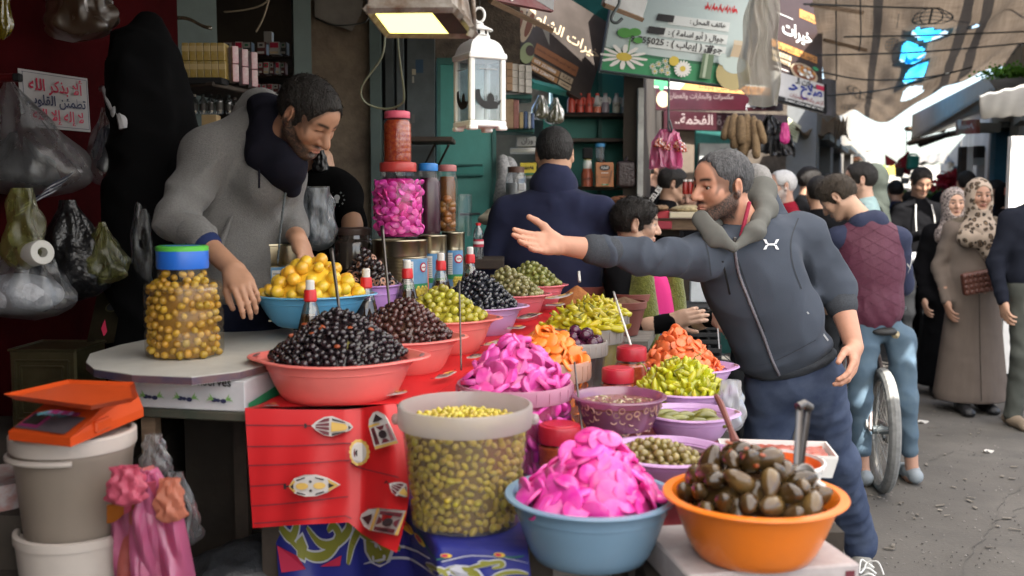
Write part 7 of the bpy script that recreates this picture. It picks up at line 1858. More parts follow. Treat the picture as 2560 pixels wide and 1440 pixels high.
g=G();g.lathe([(0,.004),(rb-.006,.004),(R*.91-.004,H*.75),(0,H*.75)],(C[0],C[1],zb),36);single('onion_brine',g,brine('onion_brine_',(.03,.008,.012)),None,None,kind='stuff')
m_pep=mat('yellow_pepper',(.58,.47,.015),.3,spec=.5,var=(30,.6),col2=(.30,.28,.02),vary=.2,hue=.015,coat=.2);m_pep2=mat('green_yellow_pepper',(.46,.43,.010),.3,spec=.5,var=(30,.6),col2=(.22,.26,.02),vary=.22,hue=.015,coat=.2)
def pepper_mesh(nm,L_,r_,m,bend=.2,seed=0):
 g=G();pts=[(bend*L_*sin(PI*t)*.5,0,(t-.5)*L_)for t in np.linspace(0,1,9)];g.tube(pts,[r_*q for q in(.35,.75,.98,1.,.96,.88,.74,.5,.12)],9);return proto(nm,g,m)
def pepper_tops(name,label,grp,C,R,n,ht,seed,m=mat('pepper_stem',(.22,.22,.05),.6)):
 r=np.random.default_rng(seed)
 for i in range(n):
  a,q=r.uniform(PI,2*PI),r.uniform(0,.8);p=np.asarray(C)+(R*q*cos(a),R*q*sin(a),ht*(1-q)+.01)
  g=G();g.tube(spline([p,p+(.006*r.normal(),.0,.012),p+(.014*r.normal(),-.004,.024)],6),[.0028,.0024,.002,.002,.002,.0024,.003][:7],5);single('pepper_stem',g,m,label,'stem',grp,smooth=True)
ro,C,R,zb,H,rb=tub('nearer milky tub of yellow pickled peppers',1462,815,192,1010,3.34,.82,.2)
heap('yellow_pepper','yellow pickled pepper in the nearer milky tub','pepper','yellow peppers in the nearer tub',[pepper_mesh('pepper',.06,.0105,m_pep,.3),pepper_mesh('pepper',.05,.0115,m_pep,.15),pepper_mesh('pepper',.068,.0095,m_pep,.45)],C+(0,0,-.005),R*1.02,.066,1.7,.019,.0,28,limit=200,m_core=m_pep,free=True)
for o in[q for q in COL.objects if q.name.startswith('yellow_pepper')and q.get('label')]:
 o.rotation_euler=(PI/2+rng.normal()*.35,rng.normal()*.35,rng.uniform(0,6.28))
pepper_tops('pepper_stem','thin curled stem on a yellow pepper in the nearer tub','stems on the yellow peppers',C,R,12,.06,5)
g=G();g.lathe([(0,.004),(rb-.004,.004),(R*.91-.003,H*.78),(0,H*.78)],(C[0],C[1],zb),36);single('pepper_brine',g,brine('pepper_brine_',(.30,.24,.02)),None,None,kind='stuff')
ro,C,R,zb,H,rb=tub('farther milky tub of yellow pickled peppers',1490,778,166,930,3.66,.82,.22)
heap('yellow_pepper','yellow pickled pepper in the farther milky tub','pepper','yellow peppers in the farther tub',[pepper_mesh('pepper',.06,.0105,m_pep,.3),pepper_mesh('pepper',.05,.0115,m_pep,.15)],C+(0,0,-.005),R*.95,.05,1.4,.022,.0,29,limit=100,m_core=m_pep,free=True)
for o in[q for q in COL.objects if q.get('group')=='yellow peppers in the farther tub']:o.rotation_euler=(PI/2+rng.normal()*.35,rng.normal()*.35,rng.uniform(0,6.28))
# ---- lilac bowls on the right
bw,C,R,zb=bowl('lilac bowl with a tall cone of carrot slices',1722,915,228,990,3.12,m_lilac,.66,lobes=.10)
heap('carrot_coin','orange carrot coin in the tall cone of the lilac bowl','carrot slice','carrot coins in the lilac bowl',[disc_mesh('coin',.0165,.006,m_car2,14,.05,i)for i in(1,2,5)]+[disc_mesh('coin',.0165,.006,m_car2,9,.05,4,True)],C+(-.02,0,-.004),R*.85,.125,1.35,.0185,.6,31,limit=290,off=(-.25,0),free=True)
bw,C,R,zb=bowl('lilac bowl heaped with short yellow green peppers',1716,972,240,1045,2.82,m_lilac,.66,lobes=.10)
heap('short_pepper','short plump yellow green pepper in the lilac bowl','pepper','short peppers in the lilac bowl',[pepper_mesh('pepper',.040,.0098,m_pep2,.15),pepper_mesh('pepper',.044,.0090,m_pep2,.3),pepper_mesh('pepper',.036,.0105,m_pep2,.1)],C+(-.015,0,-.003),R*.88,.085,1.6,.0172,.45,32,limit=290,m_core=m_pep2,free=True)
pepper_tops('pepper_stem','thin stem on a short pepper in the lilac bowl','stems on the short peppers',C,R,5,.09,9)
g=G();g.tube(spline([P(1592,912,2.75),P(1602,908,2.74),P(1612,918,2.74),P(1616,930,2.74)],8),.0022,6);single('pepper_stem',g,MATS['pepper_stem'],'long curled stem hanging off the pepper bowl','stem',smooth=True)
bw,C,R,zb=bowl('lilac bowl of small cucumbers lying in brine',1722,1032,232,1112,2.58,m_lilac,.66,lobes=.12)
m_cuc=fruit('pickled_cucumber',(.13,.13,.022),.3,(.20,.17,.03),.25)
g=G();g.sheet(lambda u,v:C+arr([R*.82*v*cos(2*PI*u),R*.82*v*sin(2*PI*u),-.022]),36,4);single('brine',g,mat('cucumber_brine',(.06,.055,.012),.06,spec=.6,bump=(18,.15)),None,None,kind='stuff')
cm=[pepper_mesh('cucumber',.085,.0135,m_cuc,.2),pepper_mesh('cucumber',.07,.0125,m_cuc,.35)]
for i in range(20):
 a,q=rng.uniform(0,6.28),math.sqrt(rng.uniform())*.72
 put('pickled_cucumber',cm[i%2],C+(R*q*cos(a),R*q*sin(a),-.026+.004*rng.normal()),frame_z((1,rng.normal()*.35,.0),(0,0,1)),'small pickled cucumber lying in the lilac bowl of brine','cucumber','cucumbers in the lilac bowl')
m_lilt=clear('lilac_clear',(.72,.42,.58),.48,.22,(.60,.25,.42),.16)
bw,C,R,zb=bowl('see-through pink bowl of onion rings in brine',1547,990,236,1088,2.46,m_lilt,.70,flare=.15,ridge=False)
m_ring=mat('onion_ring',(.36,.20,.16),.35,vary=.25,coat=.2)
g=G();g.lathe([(.0052,-.002),(.0085,-.002),(.0088,.002),(.0055,.002),(.0052,-.002)],(0,0,0),14);mring=proto('ring',g,m_ring,40)
H=C[2]-zb
fill_wall('onion_ring','pale onion ring pressed against the wall of the pink bowl','onion ring','onion rings behind the pink bowl wall',[mring],C,R*1.04,zb,H,R*.70,.0165,.80,33,.004,170,brine('ring_brine',(.22,.09,.075)),lying=.2)
for o in[q for q in COL.objects if q.name.startswith('onion_ring')]:
 v=arr(o.location)-C;v[2]=0;Rr=frame_z(unit(v)+.25*rng.normal(size=3));M=np.eye(4);M[:3,:3]=Rr;M[:3,3]=o.location;o.matrix_world=Matrix(M.tolist())
heap('floating_ring','pale green onion ring floating in the pink bowl','onion ring','onion rings floating in the pink bowl',[proto('ring',g,mat('onion_ring_top',(.33,.27,.16),.2,vary=.3,coat=.5),40)],C+(0,0,-.022),R*.88,.004,1.5,.0155,.7,34,limit=200,m_core=brine('ring_brine_top',(.20,.15,.09)),core=.05)
bw,C,R,zb=bowl('wide lilac bowl of brownish green olives in brine',1665,1128,318,1215,2.26,m_lilac,.66,lobes=.08)
heap('brown_olive','brownish green olive in the wide lilac bowl','olive','brownish olives in the wide lilac bowl',[ol('olive',m_brol,.0105,1.15),ol('olive',m_brol,.0092,1.3)],C+(-.02,0,-.016),R*.82,.036,1.8,.0185,.9,35,limit=260,off=(-.1,0))
g=G();g.sheet(lambda u,v:C+arr([R*.86*v*cos(2*PI*u),R*.86*v*sin(2*PI*u),-.012]),36,4);single('brine',g,mat('dark_brine',(.055,.035,.012),.06,spec=.6,bump=(18,.15)),None,None,kind='stuff')
# ---- front basins
bw,C,R,zb=bowl('large slate blue basin heaped with magenta turnip slices',1477,1235,430,1446,1.95,m_slate,.66,name='basin',lip=.014,cat='basin')
heap('turnip_slice','flat magenta turnip slice in the heap of the slate blue basin','turnip slice','turnip slices in the slate blue basin',tsl+[disc_mesh('slice',.024,.007,m_tur,12,.1,6)],C+(.0,0,-.006),R*.80,.118,1.3,.0225,.38,41,limit=290,off=(.1,-.0),bump=.0,free=True)
for i in range(2):
 a=i*2.4;put('turnip_slice',tsl[i%4],C+(.012+.022*cos(a),-.01+.018*sin(a),.112+.0045*i),frame_z((.3*cos(a),-.5+.3*sin(a),1)),'flat magenta turnip slice in the heap of the slate blue basin','turnip slice','turnip slices in the slate blue basin')
bw,C,R,zb=bowl('bright orange basin of stuffed eggplants at the stall corner',1886,1235,452,1442,1.85,m_orange,.62,name='basin',lip=.016,cat='basin',ridge=False)
m_egg=mat('oily_eggplant',(.040,.020,.011),.10,spec=.6,var=(14,.8),col2=(.13,.08,.022),vary=.4,coat=.0,bump=(20,.12))
def egg(nm,L_,r_,s_):
 g=G();g.lathe([(0,-L_*.5),(r_*.55,-L_*.45),(r_*.92,-L_*.28),(r_,-L_*.05),(r_*.86,L_*.2),(r_*.55,L_*.38),(r_*.30,L_*.48),(0,L_*.5)],(0,0,0),14,None,1,.9,fn=lambda a,r,z:1+.05*sin(3*a+s_));return proto(nm,g,m_egg)
heap('stuffed_eggplant','oily brown stuffed eggplant in the bright orange basin','eggplant','stuffed eggplants in the orange basin',[egg('eggplant',.058,.021,0),egg('eggplant',.063,.0205,2),egg('eggplant',.052,.020,4)],C+(-.006,0,-.010),R*.765,.088,2.0,.0345,1.3,42,limit=90,off=(-.12,0),core=.7,free=True)
# oil bottle beads: peppers bits on the eggplants
for i in range(7):
 a,q=rng.uniform(PI,2*PI),rng.uniform(.1,.7);put('chili_bit',PROTO['bit'],C+(-.025+R*.8*q*cos(a),R*.8*q*sin(a),.088*(1-q**2)+.014),frame_z(rng.normal(size=3)+(0,-1,1)),'red chili bit on the oily eggplants','chili bit','chili bits on the eggplants',.8)
g=G();g.sheet(lambda u,v:C+arr([R*.80*v*cos(2*PI*u),R*.80*v*sin(2*PI*u),-.030]),36,4);single('oil',g,mat('dark_oil',(.09,.02,.012),.05,spec=.7,bump=(12,.15)),None,None,kind='stuff')
# foam box under the orange basin, printed marks
hx,hy=.165,.135;c=arr([P(1885,1438,1.85)[0]+.0,1.87,zb-.031]);g=G();g.rbox((0,0,0),(hx,hy,.03),None,.004);Rb_=rotz(.18)
o=put('foam_box',mk('foam_box',g.V(),g.f,mat('foam_white',(.46,.42,.41),.8,var=(14,.7),col2=(.30,.25,.25)),False),c,Rb_,'dirty white foam box lid under the bright orange basin','box')
for(x,z)in((.145,.012),(.145,-.012),(.05,.0),(-.04,.01)):
 g=G();q=c+Rb_@arr([x,-hy-.001,z]);g.box(q,(.009,.0006,.006),Rb_);k_=link('print',mk('print',(g.V()-c)@Rb_,g.f,k_cm,False));k_.parent=o
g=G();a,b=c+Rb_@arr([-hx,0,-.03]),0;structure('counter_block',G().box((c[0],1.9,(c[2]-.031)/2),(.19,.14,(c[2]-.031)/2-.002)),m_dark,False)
m_steelb=mat('bright_steel',(.13,.12,.115),.42,metal=1.,bump=(15,.1))
ro=empty('ladle',P(1990,1190,1.9),'steel serving tongs with a folded handle standing in the orange basin','ladle')
g=G()
def blade(pts,w,t=.0012):
 pts=[np.asarray(p)for p in pts]
 def fn(u,v):
  i=min(len(pts)-2,int(v*(len(pts)-1)));f_=v*(len(pts)-1)-i;p=pts[i]*(1-f_)+pts[i+1]*f_;return p+arr([(u-.5)*w,.004*cos(PI*(u-.5)),0])
 g=G();g.sheet(fn,4,3*(len(pts)-1),t);return g
child(ro,'blade',blade([P(2000,1014,1.93),P(1996,1090,1.91),P(1990,1205,1.88)],.015),m_steelb)
child(ro,'blade',blade([P(2022,1016,1.95),P(2012,1090,1.93),P(1998,1205,1.90)],.012),m_steelb)
g=G();q0,q1=P(1994,1016,1.93),P(2026,1018,1.95);g.tube([q0+(0,0,-.001),(q0+q1)/2+(0,0,.006),q1+(0,0,-.001)],.0085,10);child(ro,'fold',g,m_steelb)
ro=empty('strainer_spoon',P(2020,1195,1.85),'small white plastic scoop leaning on the rim of the orange basin','scoop');c=P(2015,1194,1.84)
Rs=frame_z((-.7,-.7,.25));g=G();g.lathe([(0,-.012),(.014,-.010),(.022,0),(.0225,.002),(.021,.002),(.013,-.008),(0,-.010)],c,20,Rs,1,1.15);child(ro,'cup',g,mat('white_plastic',(.68,.65,.62),.35));g=G();g.tube([c+(.012,.0,-.002),P(2062,1218,1.83)],.0045,8);child(ro,'handle',g,mat('white_plastic',(.68,.65,.62),.35))
# red paste: tray and round tub behind the orange basin
m_paste=mat('chili_paste',(.30,.022,.012),.3,spec=.5,var=(120,.9),col2=(.50,.10,.03),bump=(160,.9),bumpdist=.003,coat=.3)
ro,C,R,zb,H,rb=tub('white round tub of orange chili paste behind the eggplants',1945,1150,232,1290,2.1,.8,.10,m=m_white,mr=mat('tub_white',(.62,.60,.58),.4),name='tub');g=G();g.lathe([(R*.90,H*.96),(R*.86,H*.75),(R*.84,H*.55),(0,H*.5)],(C[0],C[1],zb),40);single('chili_paste',g,mat('orange_paste',(.68,.17,.04),.35,var=(14,.6),col2=(.55,.09,.02)),'orange chili paste smeared inside the white round tub','paste',smooth=True)
ro=empty('tray',P(1940,1110,2.35),'white rectangular tray of crushed red chili','tray');tr=[(-.125,-.07),(.125,-.07),(.125,.07),(-.125,.07)];c=P(1940,1118,2.35);Rr=rotz(-.12)
g=G();V=[c+Rr@arr([x*k_,y*k_,z])for k_,z in((.9,-.05),(1,0),(1.03,0.0),(1.03,-.006),(.94,-.052))for x,y in tr];g.add(V,[tuple(reversed(range(4)))]+[(j*4+i,j*4+(i+1)%4,(j+1)*4+(i+1)%4,(j+1)*4+i)for j in range(4)for i in range(4)]+[(16,17,18,19)]);child(ro,'shell',g,m_white,False)
g=G();g.sheet(lambda u,v:c+Rr@arr([(u-.5)*.235,(v-.5)*.13,-.012+.012*sin(PI*u)*sin(PI*v)+.003*sin(30*u)*sin(23*v)]),24,16);single('crushed_chili',g,m_paste,None,None,kind='stuff',smooth=True)
structure('counter_block_rear',G().box((P(1925,1100,2.25)[0],2.28,.40),(.14,.17,.40)),m_dark,False)
ro=empty('spatula',P(1820,1080,2.3),'red brown wooden spatula handle leaning by the olive bowl','spatula');g=G();g.tube([P(1790,990,2.5),P(1802,1010,2.46),P(1826,1070,2.34)],[.006,.0085,.007],8);child(ro,'handle',g,mat('spatula_red',(.16,.05,.04),.5));g=G();g.tube([P(1826,1070,2.34),P(1840,1110,2.25)],[.006,.012],8);child(ro,'blade',g,MATS['spatula_red'])
hang(1828,950,2.7,70,130,clear('white_bag',(.85,.86,.9),.5,.2,(.65,.66,.70),.1,crinkle=14),'crumpled white plastic bag stuffed beside the lilac bowls',45,neck=.6,crumple=.12)
g=G();g.tube([P(1872,1060,2.6),P(1872,1200,2.5)],.012,8)
# ---- red lidded jars
def jar(label,cx,lidtop,w,by,d,body,lidc,contents=None,lid_h=.26,name='jar',ribs=0,shoulder=.86,lidw=.92,m_body=None,fluted=0,grip=True,lid2=None,cname='jar_contents',core=.955):
 R=w/2*d/FPX;top=P(cx,lidtop,d+.0);zb=P(cx,by,d-R*.9)[2];c=arr([top[0],top[1],zb]);H=top[2]-zb
 ro=empty(name,c,label,'jar');hl=w*lid_h*d/FPX;Hb=H-hl
 pr_=[(0,0),(R*.88,0),(R*.97,Hb*.03),(R,Hb*.08)]
 if ribs:
  for i in range(ribs):
   z=Hb*(.10+.70*i/ribs);s_=Hb*.70/ribs;pr_+=[(R,z+s_*.12),(R,z+s_*.78),(R*.965,z+s_*.88),(R*.965,z+s_*.96)]
 pr_+=[(R,Hb*shoulder*.96),(R*.96,Hb*(shoulder+.03)),(R*lidw*.97,Hb*(shoulder+.09)),(R*lidw*.94,Hb)]
 fn=(lambda a,r,z:1+.022*sin(fluted*a+40*z)*(1 if(z>Hb*.78 or z<Hb*.16)else 0))if fluted else None
 g=G();g.lathe(pr_,c,56 if fluted else 40,fn=fn);child(ro,'body',g,m_body or clear('jar_clear',(.97,.97,.97),.02,.10,(.6,.6,.6),.05),45)
 g=G();rl=R*lidw;g.lathe([(rl*.98,Hb-.001),(rl,Hb+hl*.08),(rl,Hb+hl*.80),(rl*.96,Hb+hl*.92),(rl*.80,Hb+hl*.95),(rl*.78,Hb+hl),(0,Hb+hl)],c,48,fn=(lambda a,r,z:1+.008*sin(48*a)if Hb+.002<z<Hb+hl*.85 else 1));child(ro,'lid',g,lidc,35)
 if lid2 is not None:g=G();g.lathe([(rl*1.004,Hb+hl*.78),(rl*1.004,Hb+hl*.97),(rl*.9,Hb+hl*1.02)],c,40);child(ro,'lid_ring',g,lid2,35)
 if contents is not None:
  g=G();g.lathe([(0,.004),(R*core*.93,.004),(R*core,Hb*.06),(R*core,Hb*shoulder*.95),(R*lidw*.9*core,Hb*(shoulder+.05)),(0,Hb*(shoulder+.05))],c,36);single(cname,g,contents,None,None,kind='stuff',smooth=40)
 return ro,c,R,Hb
m_redlid=mat('red_lid',(.40,.015,.03),.35,spec=.5,bump=(90,.1));m_chil=mat('chili_sauce',(.26,.018,.010),.25,spec=.5,var=(90,.95),col2=(.46,.09,.02),coat=.5)
jar('red lidded chili jar nearest the turnip basin',1399,1058,110,1178,2.36,None,m_redlid,m_chil,.42,lidw=.97)
jar('red lidded chili jar between the onions and the pink bowl',1545,918,84,1010,2.78,None,m_redlid,m_chil,.42,lidw=.97)
jar('red lidded chili jar under the white stick',1579,865,84,985,3.0,None,m_redlid,m_chil,.40,lidw=.9)
# ---- the tower of jars and the ribbed cans
m_tin=mat('tin_can',(.42,.37,.27),.28,metal=1.,var=(10,.5),col2=(.26,.22,.15),bump=(20,.1))
def can(label,cx,ty,w,by,d,lab=None,full_open=True,la0=-1.45,la1=-.2):
 R=w/2*d/FPX;top=P(cx,ty,d);zb=P(cx,by,d-R)[2];c=arr([top[0],top[1],zb]);H=top[2]-zb
 ro=empty('can',c,label,'can');pr_=[(0,.002),(R*.98,.002),(R*1.01,0),(R*1.01,.006),(R*.985,.009)]
 for i in range(26):
  z=H*(.14+.60*i/26);pr_+=[(R*.985,z),(R*.965,z+H*.011)]
 pr_+=[(R*.985,H*.76),(R*.985,H-.008),(R*1.01,H-.006),(R*1.012,H-.002),(R*1.0,H),(R*.96,H-.001),(R*.955,H-.006),(0,H-.006)]
 g=G();g.lathe(pr_,c,48);child(ro,'can_wall',g,m_tin,50)
 if lab:
  def cyl(a0,a1,z0,z1,off=.0012):
   g=G();g.sheet(lambda u,v:c+arr([(R+off)*cos(a0+(a1-a0)*u),(R+off)*sin(a0+(a1-a0)*u),H*(z0+(z1-z0)*v)]),14,1);return g
  lb=child(ro,'label',cyl(la0,la1,.10,.70),mat('can_label',(.10,.26,.48),.4,var=(9,.5),col2=(.3,.45,.55)))
  da=la1-la0
  child(lb,'label_print',cyl(la0+.02*da,la0+.3*da,.30,.66,.002),k_white);child(lb,'label_print',cyl(la0+.34*da,la1,.10,.22,.002),k_yellow)
  child(lb,'label_print',cyl(la0,la1,.22,.30,.002),k_green)
  for i in range(9):child(lb,'label_text',cyl(la0+.04*da,la0+.27*da,.32+.036*i,.333+.036*i,.0028),k_grey)
  for i in range(10):
   a=la0+da*(.42+.055*i);z=.19+.05*sin(i*2.1);g=G();g.ell(c+arr([(R+.001)*cos(a),(R+.001)*sin(a),H*z]),(.008,.004,.008),rotz(a+PI/2),8,6);child(lb,'olive_print',g,k_yellow)
  a=la0+.68*da;g=G();g.lathe([(0,.0),(.017,.0)],(0,0,0),18);V=g.V();W=arr([c+arr([(R+.003)*cos(a+x/R),(R+.003)*sin(a+x/R),H*.56+y])for x,y,z in V]);child(lb,'logo',(W,g.f),k_red,False)
  g=G();g.lathe([(0,.0),(.012,.0)],(0,0,0),18);V=g.V();W=arr([c+arr([(R+.0038)*cos(a+x/R),(R+.0038)*sin(a+x/R),H*.56+y])for x,y,z in V]);child(lb,'logo',(W,g.f),k_white,False)
  g=G();g.tube([c+arr([(R+.0046)*cos(a+x/R),(R+.0046)*sin(a+x/R),H*.56+.002*sin(x*900)])for x in np.linspace(-.009,.009,14)],.0012,4);child(lb,'logo_swash',g,k_red)
 return ro,c,R,H
can('large ribbed tin can behind the sky blue bowl',677,606,182,806,3.2,True,la0=-1.35,la1=-.1)
_,c1,R1,H1=can('ribbed tin can carrying the jar of pink turnips',1000,598,138,760,3.42,True,la0=-1.35,la1=-.15)
_,c2,R2,H2=can('ribbed tin can carrying the dark beet jar',1080,587,74,742,3.62,True,la0=-1.9,la1=-.5)
_,c3,R3,H3=can('ribbed tin can carrying the jar of brown onions',1133,580,58,732,3.8,True,la0=-2.0,la1=-.6)
_,c,R,Hb=jar('big fluted jar of pink turnip slices with red lid, under the sauce jar',995,405,124,596,3.42,None,mat('lid_red',(.45,.05,.045),.35),brine('beet_brine',(.33,.008,.12)),.19,shoulder=.84,lidw=.74,fluted=20,core=.86)
r_=np.random.default_rng(51);tp=disc_mesh('slice',.0165,.006,m_tur,12,.08,2);tp2=disc_mesh('slice',.0145,.006,m_tur2,12,.08,3)
cand=[arr([(R-.008)*cos(a),(R-.008)*sin(a),z])for a,z in zip(r_.uniform(-PI,0,900),r_.uniform(.02,Hb*.84,900))]
for i,q in enumerate(poisson(cand,.019)):
 v=unit(q*(1,1,0));put('turnip_slice',(tp,tp2)[i%2],c+q,frame_z(v+.45*r_.normal(size=3)),'pink turnip slice inside the big fluted jar','turnip slice','turnip slices inside the fluted jar')
jar('ribbed jar of red chili sauce with pink lid topmost on the tower',993,278,72,406,3.40,None,mat('lid_pink',(.62,.10,.16),.35),m_chil,.24,ribs=6,shoulder=.90,lidw=.90)
jar('fluted dark beet jar with blue lid beside the pink jar',1070,408,62,588,3.62,None,mat('lid_blue',(.03,.20,.55),.35),mat('beet_dark',(.05,.006,.022),.3,var=(25,.6)),.3,shoulder=.84,lidw=.80,fluted=20)
_,c,R,Hb=jar('fluted jar of brown pickled onions with dusty pink lid',1118,412,52,582,3.80,None,mat('lid_dusty',(.40,.14,.14),.4),brine('onion_amber',(.16,.06,.015)),.30,shoulder=.86,lidw=.90,fluted=20,core=.80)
mo=ell_mesh('onion',(.019,.019,.018),fruit('amber_onion',(.30,.12,.025),.3),12,8)
for i in range(9):put('pickled_onion',mo,c+arr([(R-.016)*cos(-PI/2+.7*(i%3-1)),(R-.016)*sin(-PI/2+.7*(i%3-1)),.03+.038*(i//3)+.02*(i%2)]),None,'amber pickled onion inside the fluted jar','onion','onions inside the amber jar')
jar('dusky jar with brown lid behind the sliced olives',885,568,102,680,3.5,None,mat('lid_brown2',(.055,.035,.03),.4),None,.18,shoulder=.80,lidw=.84,fluted=20,m_body=mat('dusky_jar',(.035,.028,.024),.18,spec=.6,coat=.5))
g=G();g.lathe([(.05,0),(.052,.16),(.05,.165)],P(1148,590,3.95),20);single('glass_jar',g,clear('jar_clear',(.97,.97,.97),.02,.10,(.6,.6,.6),.05),'empty clear jar half hidden behind the amber onions','jar')
# big jar of yellow olives on the white board
_,c,R,Hb=jar('large ribbed jar of golden olives with blue and green lid on the white board',455,614,192,908,2.58,None,mat('lid_blue2',(.02,.14,.60),.35,spec=.5),brine('amber_brine',(.30,.16,.025)),.29,shoulder=.80,lidw=.66,ribs=3,core=.83,lid2=mat('lid_green',(.10,.48,.06),.4),m_body=clear('jar_clear2',(.95,.92,.86),.06,.22,(.6,.5,.35),.04))
m_gold_ol=fruit('golden_olive',(.52,.32,.028),.25,(.40,.21,.02),.22)
r_=np.random.default_rng(52);gm=[ol('olive',m_gold_ol,.0098,1.12),ol('olive',m_gold_ol,.0112,1.05),ol('olive',m_gold_ol,.0088,1.2)]
cand=[]
for _ in range(4000):
 z=r_.uniform(.012,Hb*.95);a=r_.uniform(-PI-.1,.1);t=z/Hb;rad=R if t<.78 else R*(1-.34*min(1,(t-.78)/.10));dd=r_.uniform(.012,.019);cand.append(arr([(rad-dd)*cos(a),(rad-dd)*sin(a),z]))
for i,q in enumerate(poisson(cand,.0182)):put('golden_olive',gm[i%3],c+q,frame_z(r_.normal(size=3)),'golden olive inside the large ribbed jar','olive','golden olives inside the large ribbed jar')
# ---- oil bottles
m_oil=mat('oil_bottle',(.028,.014,.007),.08,spec=.6,coat=.6,var=(6,.4),col2=(.05,.03,.01));m_oilc=clear('bottle_clear',(.86,.86,.80),.10,.05,(.6,.6,.55),.25);m_capr=mat('cap_red',(.60,.02,.025),.35)
for i,(px,ty,d,lab)in enumerate(((775,700,2.74,'oil bottle with red and white cap in front of the lemons'),(915,671,3.0,'oil bottle with red and white cap before the purple tub'),(1018,650,3.18,'oil bottle with red and white cap before the pink jar can'),(1102,632,3.36,'oil bottle with red and white cap behind the green olives'),(1175,617,3.6,'farthest oil bottle with red and white cap by the lilac bowl'))):
 t=P(px,ty,d);H=.268;r_=.037;c=t-(0,0,H);ro=empty('oil_bottle',c,lab,'bottle','oil bottles along the bowls')
 g=G();g.lathe([(0,0),(r_*.9,0),(r_,.008),(r_*1.0,.11),(r_*.95,.135),(r_*.72,.172)],c,28);child(ro,'oil',g,m_oil)
 g=G();g.lathe([(r_*.73,.171),(r_*.55,.195),(r_*.40,.212),(r_*.40,.222)],c,24);child(ro,'neck',g,m_oilc)
 g=G();g.lathe([(r_*.42,.208),(r_*.50,.212),(r_*.46,.238),(r_*.40,.242)],c,24,fn=lambda a,r,z:1+.02*sin(20*a));child(ro,'cap',g,m_capr,30)
 g=G();g.lathe([(r_*.33,.240),(r_*.33,.264),(r_*.26,.268),(0,.268)],c,20);child(ro,'tip',g,m_white,30)
 g=G();g.lathe([(0,0),(.016,.002),(0,.004)],c+(0,-r_*.98,.10),16,rotx(PI/2),1,1.6);child(ro,'emboss',g,m_oil)
# ---- spoon handles, sticks
def rod(name,a,b,r0,r1,m,label,cat='spoon'):
 g=G();g.tube(spline([a,a*.6+b*.4,b],8),[r0+(r1-r0)*t for t in np.linspace(0,1,9)],8);return single(name,g,m,label,cat,smooth=True)
rod('spoon',P(828,622,2.72),P(848,770,2.62),.0055,.004,m_steelb,'steel spoon handle standing in the black olives');rod('spoon',P(955,566,2.98),P(974,770,2.84),.0058,.0035,m_steelb,'tall steel spoon handle standing in the purple olives')
rod('spoon',P(1148,702,2.75),P(1153,925,2.55),.0028,.0022,m_steelb,'thin steel spoon handle before the lilac bowl');rod('spoon',P(1436,905,2.52),P(1456,1080,2.36),.0025,.003,m_steelb,'thin steel rod leaning on the pink see-through bowl');rod('stick',P(1534,730,3.2),P(1577,862,2.98),.0035,.0035,m_white,'thin white stick standing by the red lidded jar','stick')
rod('spoon',P(1447,680,4.2),P(1449,704,4.15),.006,.006,m_white,'short white scoop handle in the spice pots');rod('spoon',P(1067,655,3.5),P(1070,745,3.45),.005,.004,mat('orange_spoon',(.60,.10,.02),.4),'orange plastic spoon handle beside the labelled cans')
# ---- spice pots
def pot(label,cx,cy,w,by,d,spice=None,hh=.05,name='pot'):
 R=w/2*d/FPX;C=P(cx,cy,d);rb=R*.66;zb=P(cx,by,d-rb)[2];H=C[2]-zb
 ro=empty(name,(C[0],C[1],zb),label,'pot');g=G()
 g.lathe([(0,0),(rb,0),(rb*1.02,H*.05),(R*.84,H*.5),(R*.93,H*.78),(R*.985,H*.8),(R*1.0,H*.99),(R*.98,H),(R*.93,H),(R*.90,H*.8),(R*.8,H*.4),(0,H*.3)],(C[0],C[1],zb),40);child(ro,'pot_wall',g,m_terra,35)
 if spice:
  nm,col,lab=spice;g=G();ox,oy=.15,.0
  g.sheet(lambda u,v:arr([C[0],C[1],zb])+arr([R*.91*v*cos(2*PI*u),R*.91*v*sin(2*PI*u),H*.86+hh*max(0,1-math.hypot(v*cos(2*PI*u)-ox,v*sin(2*PI*u))**1.15*1.05)+.004*sin(9*u*2*PI+7*v)*v]),36,12)
  single('spice',g,mat(nm,col,.95,spec=.1,var=(40,.5),bump=(120,.8),bumpdist=.003),lab,'spice',smooth=True)
pot('terracotta pot behind the orange spice',1462,712,150,800,4.45)
pot('terracotta pot of orange brown spice',1432,755,146,830,4.1,('orange_spice',(.40,.16,.06),'heap of orange brown ground spice'),.085)
pot('small shallow terracotta pot in the back row',1510,712,76,770,4.7)
pot('hindmost terracotta pot of green thyme powder',1592,716,118,800,4.55,('green_spice',(.16,.145,.06),'heap of green thyme powder with a small scoop hole'),.05)
pot('middle terracotta pot of grey green powder',1578,732,116,825,4.25,('grey_spice',(.17,.155,.11),'smooth heap of grey green powder'),.03)
pot('nearest terracotta pot of brown ground spice',1552,752,130,842,3.95,('brown_spice',(.17,.10,.065),'smooth heap of brown ground spice'),.035)
o=slab('log',1450,1482,680,704,4.5,.06,m_greywood,'short grey wooden block standing behind the orange spice','block')
g=G();a,b,c_,e_=P(1540,862,3.78),P(1620,862,3.78),P(1660,778,4.7),P(1450,778,4.7);q=[arr([p[0],p[1],.985])for p in(a,b,c_,e_)];g.add(q+[p-arr([0,0,.035])for p in q],[(0,1,2,3),(7,6,5,4)]+[(i,i+4,(i+1)%4+4,(i+1)%4)for i in range(4)])
ro=empty('spice_shelf',q[0]*(1,1,0),'weathered plank table under the terracotta spice pots','table');child(ro,'plank',g,m_greywood,False)
for p in q:
 p2=p*.9+sum(q)/4*.1;g=G();g.box((p2[0],p2[1],.475),(.025,.025,.475));child(ro,'leg',g,m_woodd,False)
